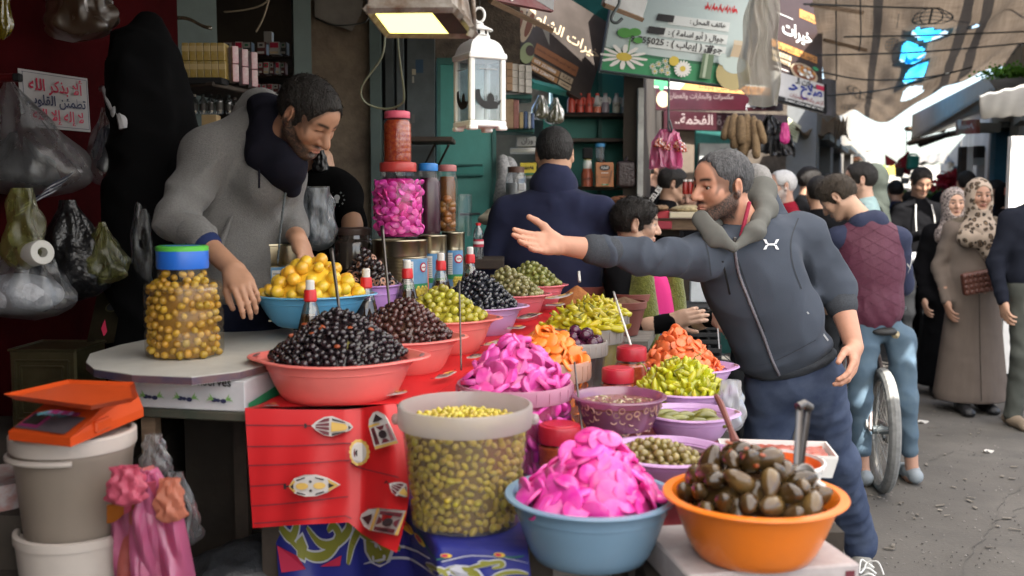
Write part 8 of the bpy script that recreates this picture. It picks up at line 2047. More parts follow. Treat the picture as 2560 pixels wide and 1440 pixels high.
# water bottle and packed clear bags
ro=empty('water_bottle',P(1196,650,4.2),'clear water bottle with red cap and red label on the ledge','bottle');c=P(1196,650,4.2);k_=4.2/FPX
g=G();g.lathe([(0,0),(13*k_,.003)]+[(13*k_-.0012*(i%2),(4+4*i)*k_)for i in range(15)]+[(12*k_,70*k_),(5.5*k_,84*k_),(5.5*k_,88*k_)],c,20);child(ro,'body',g,clear('water_clear',(.86,.9,.93),.10,.06,(.6,.65,.7),.22));g=G();g.lathe([(6.5*k_,86*k_),(6.5*k_,93*k_),(0,93*k_)],c,16);child(ro,'cap',g,m_capr,30);g=G();g.lathe([(13.3*k_,33*k_),(13.3*k_,52*k_)],c,20);child(ro,'label',g,mat('wb_label',(.45,.03,.06),.4));g=G();g.lathe([(13.5*k_,40*k_),(13.5*k_,47*k_)],c,20);child(ro,'label_band',g,k_white)
g=G();g.rbox(P(1190,656,4.25),(.12,.14,.02));single('ledge',g,m_woodd,'dark ledge carrying the water bottle behind the olives','shelf')
# herring-like herb bags beside the seller
hb=mat('dark_shreds',(.05,.06,.07),.5,var=(50,.95),col2=(.22,.25,.28),bump=(70,1.),bumpdist=.01,stretch=(1,1,.4))
single('packed_bag',bag_geo(P(782,470,3.35),100*3.35/FPX,150*3.35/FPX,seed=71,neck=.75,crumple=.05),hb,'clear bag crammed with dark shredded strips beside the seller','bag',smooth=True)
single('packed_bag',bag_geo(P(782,466,3.34),108*3.35/FPX,160*3.35/FPX,seed=71,neck=.8,crumple=.06),m_clearbag,'clear plastic skin over the dark shredded strips','bag',smooth=True)
# ---- white board, carton, shelf and floor things at the left
bz=P(455,905,2.5)[2]
out=[(215,905),(225,884),(300,862),(420,838),(730,806),(735,830),(700,880),(690,905),(600,928),(480,942),(330,936),(235,922)]
pts=[PZ(x,y-(0 if 0 else 0),bz)for x,y in out]
g=G();n_=len(pts);g.add([p+(0,0,.0)for p in pts]+[p-arr([0,0,.020])for p in pts],[tuple(reversed(range(n_))),tuple(range(n_,2*n_))]+[(i,(i+1)%n_,(i+1)%n_+n_,i+n_)for i in range(n_)])
ro=empty('counter_board',pts[0],'worn white counter board with a chipped blue edge under the golden olive jar','board');child(ro,'board',g,mat('worn_white',(.54,.53,.49),.55,var=(7,.6),col2=(.38,.365,.335),bump=(40,.2)),False)
g=G();
for i in range(6,n_):
 a,b=pts[i],pts[(i+1)%n_];q=[a+(0,-.0015,-.002),b+(0,-.0015,-.002),b+(0,-.0015,-.019),a+(0,-.0015,-.019)];g.add(q,[(0,1,2,3)])
child(ro,'edge_band',g,mat('edge_blue',(.02,.035,.10),.6,var=(7,.8),col2=(.20,.10,.06)),False)
# carton with olive print
a_,b_2,cz=P(328,985,2.42),P(612,1000,2.36),None
ux_=unit((b_2-a_)*(1,1,0));n_v=arr([ux_[1],-ux_[0],0]);hw=np.linalg.norm((b_2-a_)[:2])/2;zc0,zc1=P(470,1022,2.4)[2],bz-.022
c=(a_+b_2)/2;c=arr([c[0],c[1],(zc0+zc1)/2])-n_v*.12
Rc=np.column_stack([ux_,-n_v,[0,0,1]]);hf=(hw,.12,(zc1-zc0)/2)
ro=empty('carton',c,'white olive carton with printed olive sprigs under the counter board','box');g=G();g.rbox(c,hf,Rc,.002);child(ro,'box',g,mat('carton_white',(.56,.56,.58),.6,var=(9,.3)),False)
fr=lambda x,z:c+Rc@arr([x*hf[0],-hf[1]-.001,z*hf[2]])
pn=Panel(ro,'x',fr(-1,1),fr(1,1),fr(-1,-1),None,build=False);pn.text('& Conserves',.64,.05,.5,k_ink,bold=.02)
for u0 in(.19,.5,.80):
 v0=.62;pn.many([ov(u0-.05,v0,.026,.075,12),ov(u0+.03,v0+.03,.026,.075,12),ov(u0-.015,v0+.01,.02,.06,12)],k_navy,'olive_print')
 pn.many([[(u0+s_*(.05+.012*i),v0-.02-.02*i),(u0+s_*(.085+.014*i),v0-.22+.11*i),(u0+s_*(.075+.012*i),v0+.02)][::1 if s_>0 else-1]for s_ in(-1,1)for i in range(4)],flat('print_leafgreen',(.20,.38,.12)),'leaf_print')
sd=lambda y,z:c+Rc@arr([hf[0]+.001,y*hf[1],z*hf[2]])
pn=Panel(ro,'x',sd(-1,1),sd(1,1),sd(-1,-1),None,build=False);pn.poly([(.05,.75),(1,.45),(1,.95),(.05,.95)][::-1],k_green)
g=G();g.rbox(c+arr([.02,.02,-hf[2]-.012]),(hf[0]+.03,.15,.011),Rc,.003);single('plank',g,mat('green_plank',(.045,.055,.04),.7,var=(8,.7),col2=(.10,.08,.06)),'mossy green plank bearing the olive carton','plank')
for(px,d_)in((358,2.40),(590,2.6)):
 p=P(px,1040,d_);zt2=c[2]-hf[2]-.026;g=G();g.box((p[0],p[1]+.05,zt2/2),(.017,.02,zt2/2-.001));single('post',g,m_wood if px<400 else m_woodd,'brown timber leg under the green plank' if px<400 else 'dark timber leg in the shade under the stall','post')
# orange scale on the grey bucket
m_osc=mat('orange_scale',(.62,.075,.012),.4,spec=.45,bump=(40,.06),var=(6,.2));
ro=empty('weighing_scale',P(170,1110,2.1),'orange electronic weighing scale standing on the grey bucket','scale')
e_=[PZ(8,985,1.125),PZ(228,1014,1.125),PZ(345,992,1.125),PZ(335,955,1.125),PZ(170,949,1.125)]
up=arr([0,0,.014]);g=G();ins=[p*.9+sum(e_)/5*.1-arr([0,0,.012])for p in e_];low=[p*.86+sum(e_)/5*.14-arr([0,0,.02])for p in e_]
zz=np.mean([p[2]for p in e_]);
for L_ in(e_,ins,low):
 for i in range(5):L_[i]=arr([L_[i][0],L_[i][1],zz+(0 if L_ is e_ else(-.006 if L_ is ins else-.013))])
g.add(e_+ins+low,[tuple(range(5,10))]+[(i,(i+1)%5,(i+1)%5+5,i+5)for i in range(5)]+[((i+1)%5,i,i+10,(i+1)%5+10)for i in range(5)]+[tuple(reversed(range(10,15)))]);child(ro,'pan',g,m_osc,False)
F_=[P(0,1112,1.98),P(160,1126,1.93),P(198,1038,2.0),P(50,1018,2.06)];Bk=[P(340,1078,2.25),P(345,1005,2.25),P(80,1000,2.45)]
zb_=P(160,1126,1.93)[2];f0=arr([P(0,1112,1.98)[0],1.98,zb_]);f1=arr([P(162,1126,1.93)[0],1.92,zb_]);r1=arr([P(345,1080,2.2)[0],2.2,zb_]);r0=arr([f0[0]+.02,2.3,zb_])
lo=[f0,f1,r1,r0];mid=[p+(0,0,.018)for p in lo];h_=zz-.03-zb_
top4=[f0+(.035,.095,h_*1.0),f1+(.028,.085,h_*1.0),r1+(-.01,-.01,h_),r0+(.02,-.02,h_)]
g=G();g.add(lo+mid+top4,[(3,2,1,0)]+[(i,(i+1)%4,(i+1)%4+4,i+4)for i in range(4)]+[(i+4,(i+1)%4+4,(i+1)%4+8,i+8)for i in range(4)]+[(8,9,10,11)]);child(ro,'body',g,m_osc,False)
tl_k,tr_k,bl_k=mid[0]*.36+top4[0]*.64,mid[1]*.36+top4[1]*.64,mid[0]*.9+top4[0]*.1
ue=tr_k-tl_k;pn=Panel(ro,'x',tl_k+ue*.05,tl_k+ue*.93,bl_k+ue*.03,None,build=False);pn.n=-pn.n if pn.n[1]>0 else pn.n
pn.rect(0,0,1,1,mat('key_panel',(.09,.075,.085),.4),'key_panel');pn.rect(.03,.06,.42,.90,flat('key_magenta',(.22,.02,.10)),'display_frame');pn.rect(.07,.16,.36,.76,mat('display',(.025,.028,.025),.2),'display')
for j in range(4):
 for i in range(6):
  u0,v0=.55+.073*i,.06+.23*j
  m_=flat('key_blue',(.10,.28,.33))if i<3 else(flat('key_magenta',(.22,.02,.10))if(i+j)%3 else flat('key_lilac',(.22,.16,.30)))
  kb=pn.rect(u0,v0,u0+.062,v0+.19,m_,'key')
  if i<3:pn.text('7894561230..'[j*3+i],u0+.031,v0+.095,.018,k_ink,'key_number')
g=G();g.rbox((lo[1]*.6+lo[2]*.4)+arr([.001,-.001,.02]),(.03,.006,.012),frame_z((0,0,1),(lo[2]-lo[1])),.003);child(ro,'catch',g,m_osc,False)
# grey bucket, its white base tub, tubs at the edge
m_gb=plastic('grey_bucket',(.25,.205,.165),.45);m_wb=plastic('offwhite_plastic',(.52,.46,.41),.45)
ct=arr([P(165,1110,2.12)[0],2.12,P(165,1118,2.0)[2]-.0]);R=150*2.12/FPX;Hh=.225
ro=empty('bucket',ct-(0,0,Hh),'grey beige plastic bucket with white lid and white handle under the scale','bucket')
g=G();g.lathe([(0,-Hh),(R*.80,-Hh),(R*.83,-Hh+.01),(R*.95,-.05),(R*.97,-.045),(R*.97,-.03)],ct,48);child(ro,'pail',g,m_gb,35)
g=G();g.lathe([(R*.97,-.032),(R,-.034),(R*1.01,-.03),(R*1.01,-.004),(R*.98,0),(R*.93,0),(R*.91,-.008),(0,-.008)],ct,48);child(ro,'lid',g,m_wb,35)
g=G();g.tube([ct+arr([R*1.03*cos(a),R*1.03*sin(a),-.050-.006*sin(a)])for a in np.linspace(PI*1.02,PI*1.62,16)],.0065,8);child(ro,'handle',g,m_wb)
ro=empty('tub',ct-(0,0,Hh+.06),'low off-white tub carrying the grey bucket','tub');g=G();zt2=-Hh+.012
g.lathe([(0,zt2-.09),(R*.93,zt2-.09),(R*.97,zt2-.02),(R*1.0,zt2-.02),(R*1.0,zt2-.002),(R*.97,zt2),(R*.92,zt2),(R*.90,zt2-.012),(0,zt2-.013)],ct,48);child(ro,'shell',g,m_wb,35)
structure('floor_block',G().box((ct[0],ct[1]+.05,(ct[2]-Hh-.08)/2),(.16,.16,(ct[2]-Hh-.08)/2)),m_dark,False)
c=P(-25,1190,2.25);g=G();ro=empty('tub',c,'white tub with red stains at the edge beside the grey bucket','tub');g.lathe([(.0,-.20),(.085,-.20),(.10,-.03),(.105,-.03),(.105,0),(.095,0)],c,36,cap1=True);child(ro,'shell',g,mat('stained_white',(.42,.43,.44),.5,var=(26,.9),col2=(.33,.12,.10)),35)
c=P(-10,1290,2.3);g=G();g.lathe([(.0,-.12),(.10,-.12),(.105,0),(.10,.0)],c,36,cap1=True);single('tub',g,plastic('bluish_tub',(.34,.40,.42)),'pale bluish tub under the stained white one','tub')
structure('floor_block_rear',G().box((-1.45,2.6,.42),(.45,.5,.42)),m_dark,False)
# carrier bag bundle hanging from the timber leg, pink
cb=P(372,1180,2.08);k_=2.08/FPX
ro=empty('carrier_bags',cb,'thick bundle of pink carrier bags hanging from the timber leg by the bucket','bags')
for i in range(6):child(ro,'carrier_bag',vest_bag_geo(cb+((i-3)*.008,-.012*i+.03,.01*(i%2)),(165-12*i)*k_,(270+20*(i%3))*k_,80+i,.02,(1,.12*(i-3),0),.016,1.1,-.12+.05*i),m_pinkbag if i!=1 else mat('salmon_bag',(.52,.14,.12),.3,transl=.4,spec=.5,bump=(30,.7),bumpdist=.01))
child(ro,'handle_knot',bag_geo(cb+(-.02,-.07,.03),90*k_,95*k_,seed=90,neck=.7,crumple=.12),mat('red_knot',(.55,.10,.16),.3,transl=.3,bump=(30,.8),bumpdist=.01));child(ro,'handle_knot',bag_geo(cb+(.06,-.05,-.0),70*k_,110*k_,seed=91,neck=.6,crumple=.14),mat('peach_knot',(.60,.22,.14),.35,transl=.4,bump=(30,.8),bumpdist=.01))
for(x0,y0,s_)in((268,1262,1),(300,1240,1)):
 g=G();g.sheet(lambda u,v:P(x0+90*u,y0-45*u+(34+10*s_)*v+5*sin(8*u),2.02+.03*v),10,5,.003);child(ro,'loose_handle',g,mat('amber_bag',(.45,.14,.02),.3,transl=.4,bump=(30,.6),bumpdist=.01)if x0<280 else MATS['red_knot'])
hang(385,1085,2.15,70,110,m_clearbag,'crumpled clear bag tied on the timber leg above the pink bundle',93,neck=.5,crumple=.16)
hang(445,1180,2.2,110,190,m_clearbag,'empty clear bag ballooning behind the pink bundle',94,neck=.2,crumple=.1)
hang(405,1130,2.2,60,90,m_clearbag,'small torn clear bag knotted beside the timber leg',95,neck=.3,crumple=.18)
g=G();g.rbox(P(420,1390,2.25),(.02,.02,.14));single('post',g,m_wood,'lower timber leg behind the pink bundle','post')
f=SDF(.012);f.el(P(590,1430,2.5),(.14,.12,.06),None,.03,'u',.012,30);f.el(P(640,1390,2.55),(.08,.1,.05),None,.03,'u',.012,30);single('sack',f.mesh(),mat('dark_tarp',(.03,.032,.036),.4,bump=(14,.9),bumpdist=.02),'crumpled dark plastic sheeting heaped under the stall','sheeting',smooth=True)
structure('counter_inner',G().box((-.62,3.05,.5),(.30,.3,.5)),m_dark,False)
# ------------------------------------------------------------------ the seller
f_knit=mat('grey_knit',(.175,.170,.165),.95,spec=.1,var=(190,.6),col2=(.10,.098,.096),bump=(330,.9),bumpdist=.003,sheen=.15,fold=(7,.5))
f_navy=fabric('navy_snood',(.014,.014,.022),200)
p=Person('person','dark haired seller in a grey knitted hoodie bending over the sky blue bowl','man',P(585,1100,3.2)*(1,1,0)+(0,0,.22),None,(.40,.215,.135),hh=.0036)
RH=head_R(116,-40,5);o=P(768,289,2.93)
nb=P(668,392,3.05)
p.head_at(o,RH,nb,.93,eyes=False,chest=False,hl=(.020,.022),beard=1.05,beardc=(.030,.020,.016),fade=0,nose=1.08,jaw=.96)
p.hair(t=.010,line=.020,back=-.055,side=.022)
f=SDF(.0055);f.rc(P(672,285,3.05),P(676,380,3.02),.064,.070,.04,'u',.010,70,3);f.rc(P(690,300,3.0),P(722,400,2.96),.050,.050,.04,'u',.008,70,9);f.rc(P(676,380,3.02),P(716,425,2.99),.066,.050,.04,'u',.008,80,5);f.rc(P(716,425,2.99),P(732,470,3.02),.048,.028,.04,'u',.005,80,6);f.rc(P(660,270,3.08),P(650,330,3.1),.045,.06,.04,'u',.006,80,7);p.part('snood',f,f_navy)
f=SDF(.0075)
f.el(P(592,485,3.13),(.165,.128,.195),roty(.22),.06,'u',.013,19,5);f.el(P(585,630,3.16),(.165,.135,.20),None,.07,'u',.011,19,6);f.el(P(592,725,3.16),(.160,.13,.065),None,.04,'u',.005,30,9)
shR,elR,wrR=P(518,388,3.0),P(442,548,2.86),P(583,672,2.72);cuR=elR*.60+wrR*.40
f.rc(shR,P(630,355,3.1),.068,.064,.06);f.rc(P(640,350,3.1),P(705,440,3.18),.075,.08,.05)
f.rc(shR,elR,.070,.060,.04,'u',.021,60,31);f.rc(elR,cuR,.060,.048,.03,'u',.017,95,32)
f.rc(P(628,310,3.10),P(520,392,3.02),.056,.068,.05,'u',.008,60,35);f.el(P(668,462,3.05),(.085,.085,.075),None,.05,'u',.006,30)
shL,elL,wrL=P(700,440,3.22),P(722,560,3.2),P(745,598,3.06)
f.rc(shL,elL,.072,.058,.04,'u',.010,60,33);f.rc(elL,P(738,578,3.12),.056,.045,.03)
p.part('hoodie',f,f_knit)
f=SDF(.006);d_=unit(wrR-elR);f.rc(cuR-d_*.035,cuR+d_*.022,.0505,.046,.01,'u',.0035,260,1);p.part('cuff',f,f_knit)
f=SDF(.006);f.rc(cuR+d_*.012,cuR+d_*.038,.046,.043,.01);p.part('shirt_cuff',f,fabric('blue_cuff',(.02,.03,.09)))
f=SDF(.004);f.rc(elR,wrR,.042,.0265,.02);hand_prims(f,wrR,unit(P(622,738,2.66)-wrR),(-.25,.75,-.55),1,.90,(.35,.45,.5,.6),.9,.5,.03);p.arm(nb,shR,elR);p.add(f)
f=SDF(.005);f.rc(elL,wrL,.040,.028,.02);hand_prims(f,wrL,(.35,-.5,-.55),(-.7,.2,-.4),-1,1.,(.5,.5,.5,.5));p.arm(nb,shL,elL);p.add(f)
f=SDF(.012);f.el(P(588,780,3.18),(.16,.125,.13),None,.05);limb(f,[P(520,800,3.16),P(515,1000,3.14),P(520,1195,3.14)],[.09,.07,.06],.04,.006);limb(f,[P(640,800,3.2),P(640,1000,3.18),P(640,1195,3.18)],[.09,.07,.06],.04,.006);p.part('trousers',f,fabric('navy_trousers',(.012,.014,.028)))
for a in(P(520,1205,3.15),P(640,1205,3.2)):a=arr([a[0],a[1],.22]);shoe(p,a,a+(.05,-.25,0),MATS['black_leather'])
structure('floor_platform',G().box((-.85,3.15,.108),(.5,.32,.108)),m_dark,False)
zip_=spline([P(716,470,3.005),P(708,520,2.99),P(700,590,2.985),P(694,660,2.99)],20);f=SDF(.004)
for a,b in zip(zip_[:-1],zip_[1:]):f.rc(a,b,.0035,.0035,.004)
p.part('zip',f,m_steel)
f=SDF(.005);f.rc(P(552,610,3.0),P(578,545,3.0),.009,.009,.01,'u',.003,200);p.part('pocket_edge',f,f_knit)
for(a,b)in((P(672,330,2.975),P(648,470,2.965)),):
 g=G();g.tube(spline([a,a*.5+b*.5+(-.01,-.005,0),b],10),.0032,6);child(p.root,'drawstring',g,f_navy)
f=SDF(.008);f.rc(P(600,345,3.16),P(650,275,3.15),.075,.06,.06,'u',.007,40);f.rc(P(650,275,3.15),P(672,265,3.1),.055,.04,.05,'u',.006);p.part('hood',f,f_knit)
p.finish()
# man in black with a round chest print, behind the seller
f_blk=fabric('black_cotton',(.006,.006,.007),300);f_blk2=fabric('black_tee',(.0028,.0028,.003),300)
kk=3.75/FPX
p=Person('person','man in a black T-shirt with a round white chest print half hidden by the seller','man',P(840,900,3.75)*(1,1,0),None,(.40,.23,.15),h=.009)
f=SDF(.009);f.el(P(825,545,3.78),(.13,.10,.20),None,.05,'u',.006);f.rc(P(800,462,3.75),P(860,485,3.75),.055,.06,.05);f.rc(P(862,490,3.72),P(885,565,3.65),.058,.05,.04,'u',.006);f.el(P(830,650,3.8),(.15,.11,.2),None,.06);p.part('shirt',f,f_blk2)
f=SDF(.007);f.rc(P(800,400,3.78),P(805,450,3.78),.05,.055,.03);f.rc(P(805,450,3.78),P(868,500,3.74),.05,.04,.03);f.rc(P(868,500,3.74),P(882,550,3.66),.04,.04,.02);f.rc(P(882,550,3.66),P(878,596,3.52),.042,.036,.02);p.add(f)
f=SDF(.012);limb(f,[P(800,720,3.8),arr([P(800,0,3.8)[0],3.8,.05])],[.1,.07]);limb(f,[P(870,720,3.8),arr([P(870,0,3.8)[0],3.8,.05])],[.1,.07]);p.part('trousers',f,f_blk)
cc=P(843,497,3.62)
g=G()
for i in range(11):
 if i in(0,):continue
 a=PI*2*i/11-PI/2;V,F,tw,th=text_geo('MOLON LABE '[i]if 'MOLON LABE '[i]!=' ' else '*',.02);s_=5.2*kk
 rr=17.5*kk;W=[cc+arr([rr*sin(-a-PI/2)*-1+s_*(x*cos(a+PI/2)-y*sin(a+PI/2))*.7*1.,-.004,rr*cos(a+PI/2)+0])for x,y in V[:,:2]]
 W=[]
 th_=-(a+PI/2)
 for x,y in V[:,:2]*s_:
  X0,Y0=x*cos(th_)-y*sin(th_),x*sin(th_)+y*cos(th_);W.append(cc+arr([-rr*sin(th_)+X0,-.004,rr*cos(th_)+Y0]))
 g.add(arr(W),F)
child(p.root,'chest_lettering',g,k_grey,False)
g=G();g.lathe([(0,0),(7*kk,0)],cc+(0,-.003,3*kk),16,rotx(PI/2));g.box(cc+(0,-.003,-6*kk),(3.6*kk,.0004,4*kk));child(p.root,'chest_print',g,k_grey,False)
p.finish()
hang(800,375,3.7,40,60,m_blackbag,'shiny black bag hanging beyond the chin of the seller',97,neck=.5)
# ------------------------------------------------------------------ the buyer
f_hood=mat('slate_fleece',(.058,.068,.088),.95,spec=.06,var=(10,.4),col2=(.048,.057,.072),bump=(380,.4),bumpdist=.0012,sheen=.04,fold=(7,.7))
f_rib=mat('slate_rib',(.060,.066,.076),.93,spec=.1,bump=(300,.6),bumpdist=.002,var=(200,.4))
f_lin=fabric('hood_lining',(.125,.125,.115),300);f_jean=mat('dark_denim',(.036,.049,.090),.92,spec=.08,var=(9,.9),col2=(.075,.095,.145),bump=(420,.5),bumpdist=.0015,fold=(9,.6))
p=Person('person','bearded man in a slate zip hoodie reaching his open hand across the stall','man',P(2010,1460,3.9)*(1,1,0),None,(.50,.255,.17),hh=.0034)
RH=head_R(-114,-7,-6);o=P(1806,462,3.3);nb=P(1868,588,3.36)
p.head_at(o,RH,nb,.97,gaze=(-.1,1,-.12),beard=.95,beardc=(.030,.028,.028),fade=.0,nose=1.08,chub=.003,hl=(.030,.022))
p.hair(m_hair('greying_hair',(.028,.028,.030),(.10,.10,.105)),t=.006,line=.030,back=-.06,side=.022)
f=SDF(.0068)
f.el(P(1878,690,3.40),(.185,.135,.20),roty(-.22),.06,'u',.010,17,5);f.el(P(1935,810,3.46),(.178,.14,.17),roty(-.25),.06,'u',.012,18,6);f.el(P(1962,880,3.50),(.172,.138,.075),roty(-.28),.04,'u',.006,24,7)
sR,eR,wR=P(1748,642,3.26),P(1592,640,3.12),P(1398,612,3.02);cR=eR*.58+wR*.42
sL,eL,wL=P(2005,592,3.48),P(2092,722,3.50),P(2136,868,3.42);cL=eL*.88+wL*.12
f.rc(sR,P(1868,612,3.38),.074,.085,.06);f.rc(P(1868,600,3.38),sL,.088,.078,.06)
f.rc(sR,eR,.068,.054,.04,'u',.020,70,41);f.rc(eR,cR,.054,.046,.03,'u',.017,95,42)
f.rc(sL,eL,.082,.066,.04,'u',.016,55,43);f.rc(eL,cL,.064,.057,.02,'u',.005,80,44)
p.part('hoodie',f,f_hood)
f=SDF(.006);d_=unit(wR-eR);f.rc(cR-d_*.012,cR+d_*.045,.049,.047,.008,'u',.0025,300);p.part('cuff',f,f_rib)
f=SDF(.006);d2=unit(wL-eL);f.rc(cL-d2*.012,cL+d2*.035,.060,.056,.008,'u',.0025,300);p.part('cuff',f,f_rib)
f=SDF(.0065);q0,q1=P(1878,925,3.46),P(2086,872,3.56)
f.el(P(1975,905,3.53),(.166,.132,.05),roty(-.26),.02,'u',.003,60);p.part('hem',f,f_rib)
f=SDF(.0055);fl_=(unit([-.5,-.8,.35]),1.9);fr_=(unit([.45,-.85,.25]),1.9);f.rc(P(1752,548,3.22),P(1786,590,3.19),.030,.034,.02,'u',.004,70,1,fl_);f.rc(P(1786,590,3.19),P(1834,618,3.19),.034,.014,.02,'u',.004,70,2,fl_);f.rc(P(1838,620,3.20),P(1888,578,3.23),.014,.034,.02,'u',.004,70,3,fr_);f.rc(P(1888,578,3.23),P(1914,520,3.36),.028,.032,.03,'u',.006,80,3);f.rc(P(1914,520,3.36),P(1903,478,3.46),.034,.036,.04,'u',.006);f.rc(P(1905,474,3.46),P(1840,520,3.48),.046,.04,.05,'u',.004);f.rc(P(1765,566,3.28),P(1830,540,3.45),.028,.035,.03)
p.part('hood',f,f_lin)
f=SDF(.0065);f.rc(P(1912,500,3.54),P(1945,565,3.50),.048,.046,.04,'u',.007,60);f.rc(P(1950,560,3.50),P(1908,600,3.32),.040,.022,.04,'u',.006,60);p.part('hood',f,f_hood)
f=SDF(.004);f.rc(P(1853,590,3.25),P(1873,508,3.27),.007,.007,.006);p.part('collar',f,mat('red_collar',(.30,.02,.05),.8))
f=SDF(.0038);f.rc(eR,cR,.028,.037,.02);f.rc(cR,wR,.040,.0285,.02);hand_prims(f,wR,P(1292,604,2.93)-wR,(.05,-.86,.50),-1,.95,(.06,.10,.14,.18),.8,-.35,.045,1.08);p.arm(nb,sR,eR);p.add(f)
f=SDF(.0038);f.rc(eL,wL,.050,.031,.02);hand_prims(f,wL,P(2132,945,3.34)-wL,(-.75,.35,.0),1,1.02,(.30,.38,.45,.5),.9,.35,.02,1.1);p.arm(nb,sL,eL);p.add(f)
# zip, chest emblem, pockets
from mathutils.bvhtree import BVHTree
hood_ob=[c for c in p.root.children if c.name.startswith('hoodie')][0]
_rl=arr(p.root.location);_me=hood_ob.data
_bv=BVHTree.FromPolygons([tuple(v.co)for v in _me.vertices],[tuple(q.vertices)for q in _me.polygons])
def onto(px,py,d=3.3,off=.003):
 a=arr([0,0,CAM_H]);b=P(px,py,d);dr=unit(b-a);h=_bv.ray_cast(Vector((a-_rl).tolist()),Vector(dr.tolist()))
 return b if h[0]is None else arr(h[0])+_rl-dr*off
zp=[(1836,618),(1846,680),(1868,740),(1892,800),(1912,850),(1930,900),(1948,938)]
zs=[onto(q[0],q[1])for q in spline([(a,b,0)for a,b in zp],40)]
f=SDF(.0042)
for a,b in zip(zs[:-1],zs[1:]):f.rc(a,b,.0052,.0052,.004)
p.part('zip',f,mat('zip_tape',(.17,.16,.18),.5,metal=.2,bump=(300,.6)))
g=G();a=onto(1836,606,3.3,.008);g.rbox(a,(.006,.003,.017),roty(.1),.002);child(p.root,'zip_pull',g,m_steelb)
def decal(polys,m,name,off):
 g=G()
 for pl in polys:
  A=[onto(x,y,3.3,off)for x,y in pl];g.add(A,[tuple(range(len(A)))])
 return child(p.root,name,g,m,False)
def em(x,y):return(1928+x,611+y)
arcs=[]
for s_ in(-1,1):
 ang=[(-19,-13),(-12,-8),(-5,-2),(5,-2),(12,-8),(19,-13)]
up_=[(-20,-14),(-11,-13),(-8,-5),(0,-1.5),(8,-5),(11,-13),(20,-14),(15,0),(8,2),(0,3),(-8,2),(-15,0)]
for s_ in(1,-1):
 L1=[em(*q)for q in[(-20,-13*s_),(-12,-12*s_),(-9,-4*s_),(-13,-1*s_)]];L2=[em(*q)for q in[(20,-13*s_),(13,-1*s_),(9,-4*s_),(12,-12*s_)]];L3=[em(*q)for q in[(-10,-4.5*s_),(-4,-1.2*s_),(4,-1.2*s_),(10,-4.5*s_),(10,-.5*s_),(4,2.2*s_),(-4,2.2*s_),(-10,-.5*s_)]]
 arcs+=[L1,L2,L3]
decal(arcs,mat('emblem_white',(.72,.72,.74),.7),'chest_emblem',.0045)
decal([[(1804,652),(1809,652),(1827,736),(1822,737)]],m_black,'chest_pocket',.003)
decal([[(2016,780),(2020,779),(2072,850),(2069,853)],[(1793,820),(1796,820),(1800,872),(1797,872)]],k_grey,'pocket_zip',.0035)
def seam(pts,m,w=1.6,off=.0022):
 q=[tuple(p[:2])for p in spline([(a,b,0)for a,b in pts],20)];decal([[(q[i][0]-w,q[i][1]),(q[i+1][0]-w,q[i+1][1]),(q[i+1][0]+w,q[i+1][1]),(q[i][0]+w,q[i][1])]for i in range(len(q)-1)],m,'seam',off)
m_seam=mat('dark_seam',(.025,.030,.038),.9)
for pts in([(1996,545),(1978,600),(1982,660),(2004,722)],[(1752,575),(1770,630),(1778,690)],[(1842,640),(1862,700),(1888,770),(1912,830)],[(1800,880),(1850,915),(1930,905),(2040,850)]):seam(pts,m_seam)
f=SDF(.0075)
f.el(P(1985,945,3.56),(.165,.13,.11),roty(-.2),.05,'u',.005,25)
kL,aL=P(2088,1150,3.72),P(2146,1345,3.92);kR,aR=P(1915,1150,3.68),P(1900,1380,3.85)
limb(f,[P(2040,960,3.56),kL,aL],[.103,.080,.064],.04,.011,90,51);limb(f,[P(1935,970,3.58),kR,aR],[.105,.082,.066],.04,.009,50,55);f.rc(aL-(0,0,.0),aL+(.006,.0,-.03),.068,.066,.02,'u',.009,110,61)
p.part('jeans',f,f_jean)
m_shoe=mat('pale_suede',(.32,.31,.28),.85,var=(18,.5),bump=(90,.5))
for a,t in((aL,P(2182,1440,3.78)),(aR,P(1890,1440,3.7))):
 hl=arr([a[0],a[1]+.04,0]);tt=arr([t[0],hl[1]-.26,0]);shoe(p,hl,tt,m_shoe)
 f=SDF(.006);f.rc(arr([a[0],a[1],.07]),a,.045,.05,.02);p.part('sock',f,f_blk)
 f=SDF(.006);f.rc(hl*.55+tt*.45+(0,0,.075),hl*.78+tt*.22+(0,0,.135),.034,.040,.03,'u',.003,80);p.part('shoe_tongue',f,m_shoe)
 for j in range(4):
  c=hl*(1-.42-.09*j)+tt*(.42+.09*j)+(0,0,.118-.014*j);g=G();g.tube(spline([c+(-.032,.012,-.014),c+(0,-.004,.006),c+(.032,-.012,-.014)],8),.0042,6);child(p.root,'lace',g,m_white)
 c=hl*.6+tt*.4+(0,-.03,.128);g=G();g.tube(spline([c,c+(-.03,-.02,.02),c+(-.045,-.05,-.02),c+(-.02,-.03,-.01),c,c+(.03,-.03,.016),c+(.045,-.055,-.025)],24),.0035,6);child(p.root,'lace',g,m_white)
p.finish()
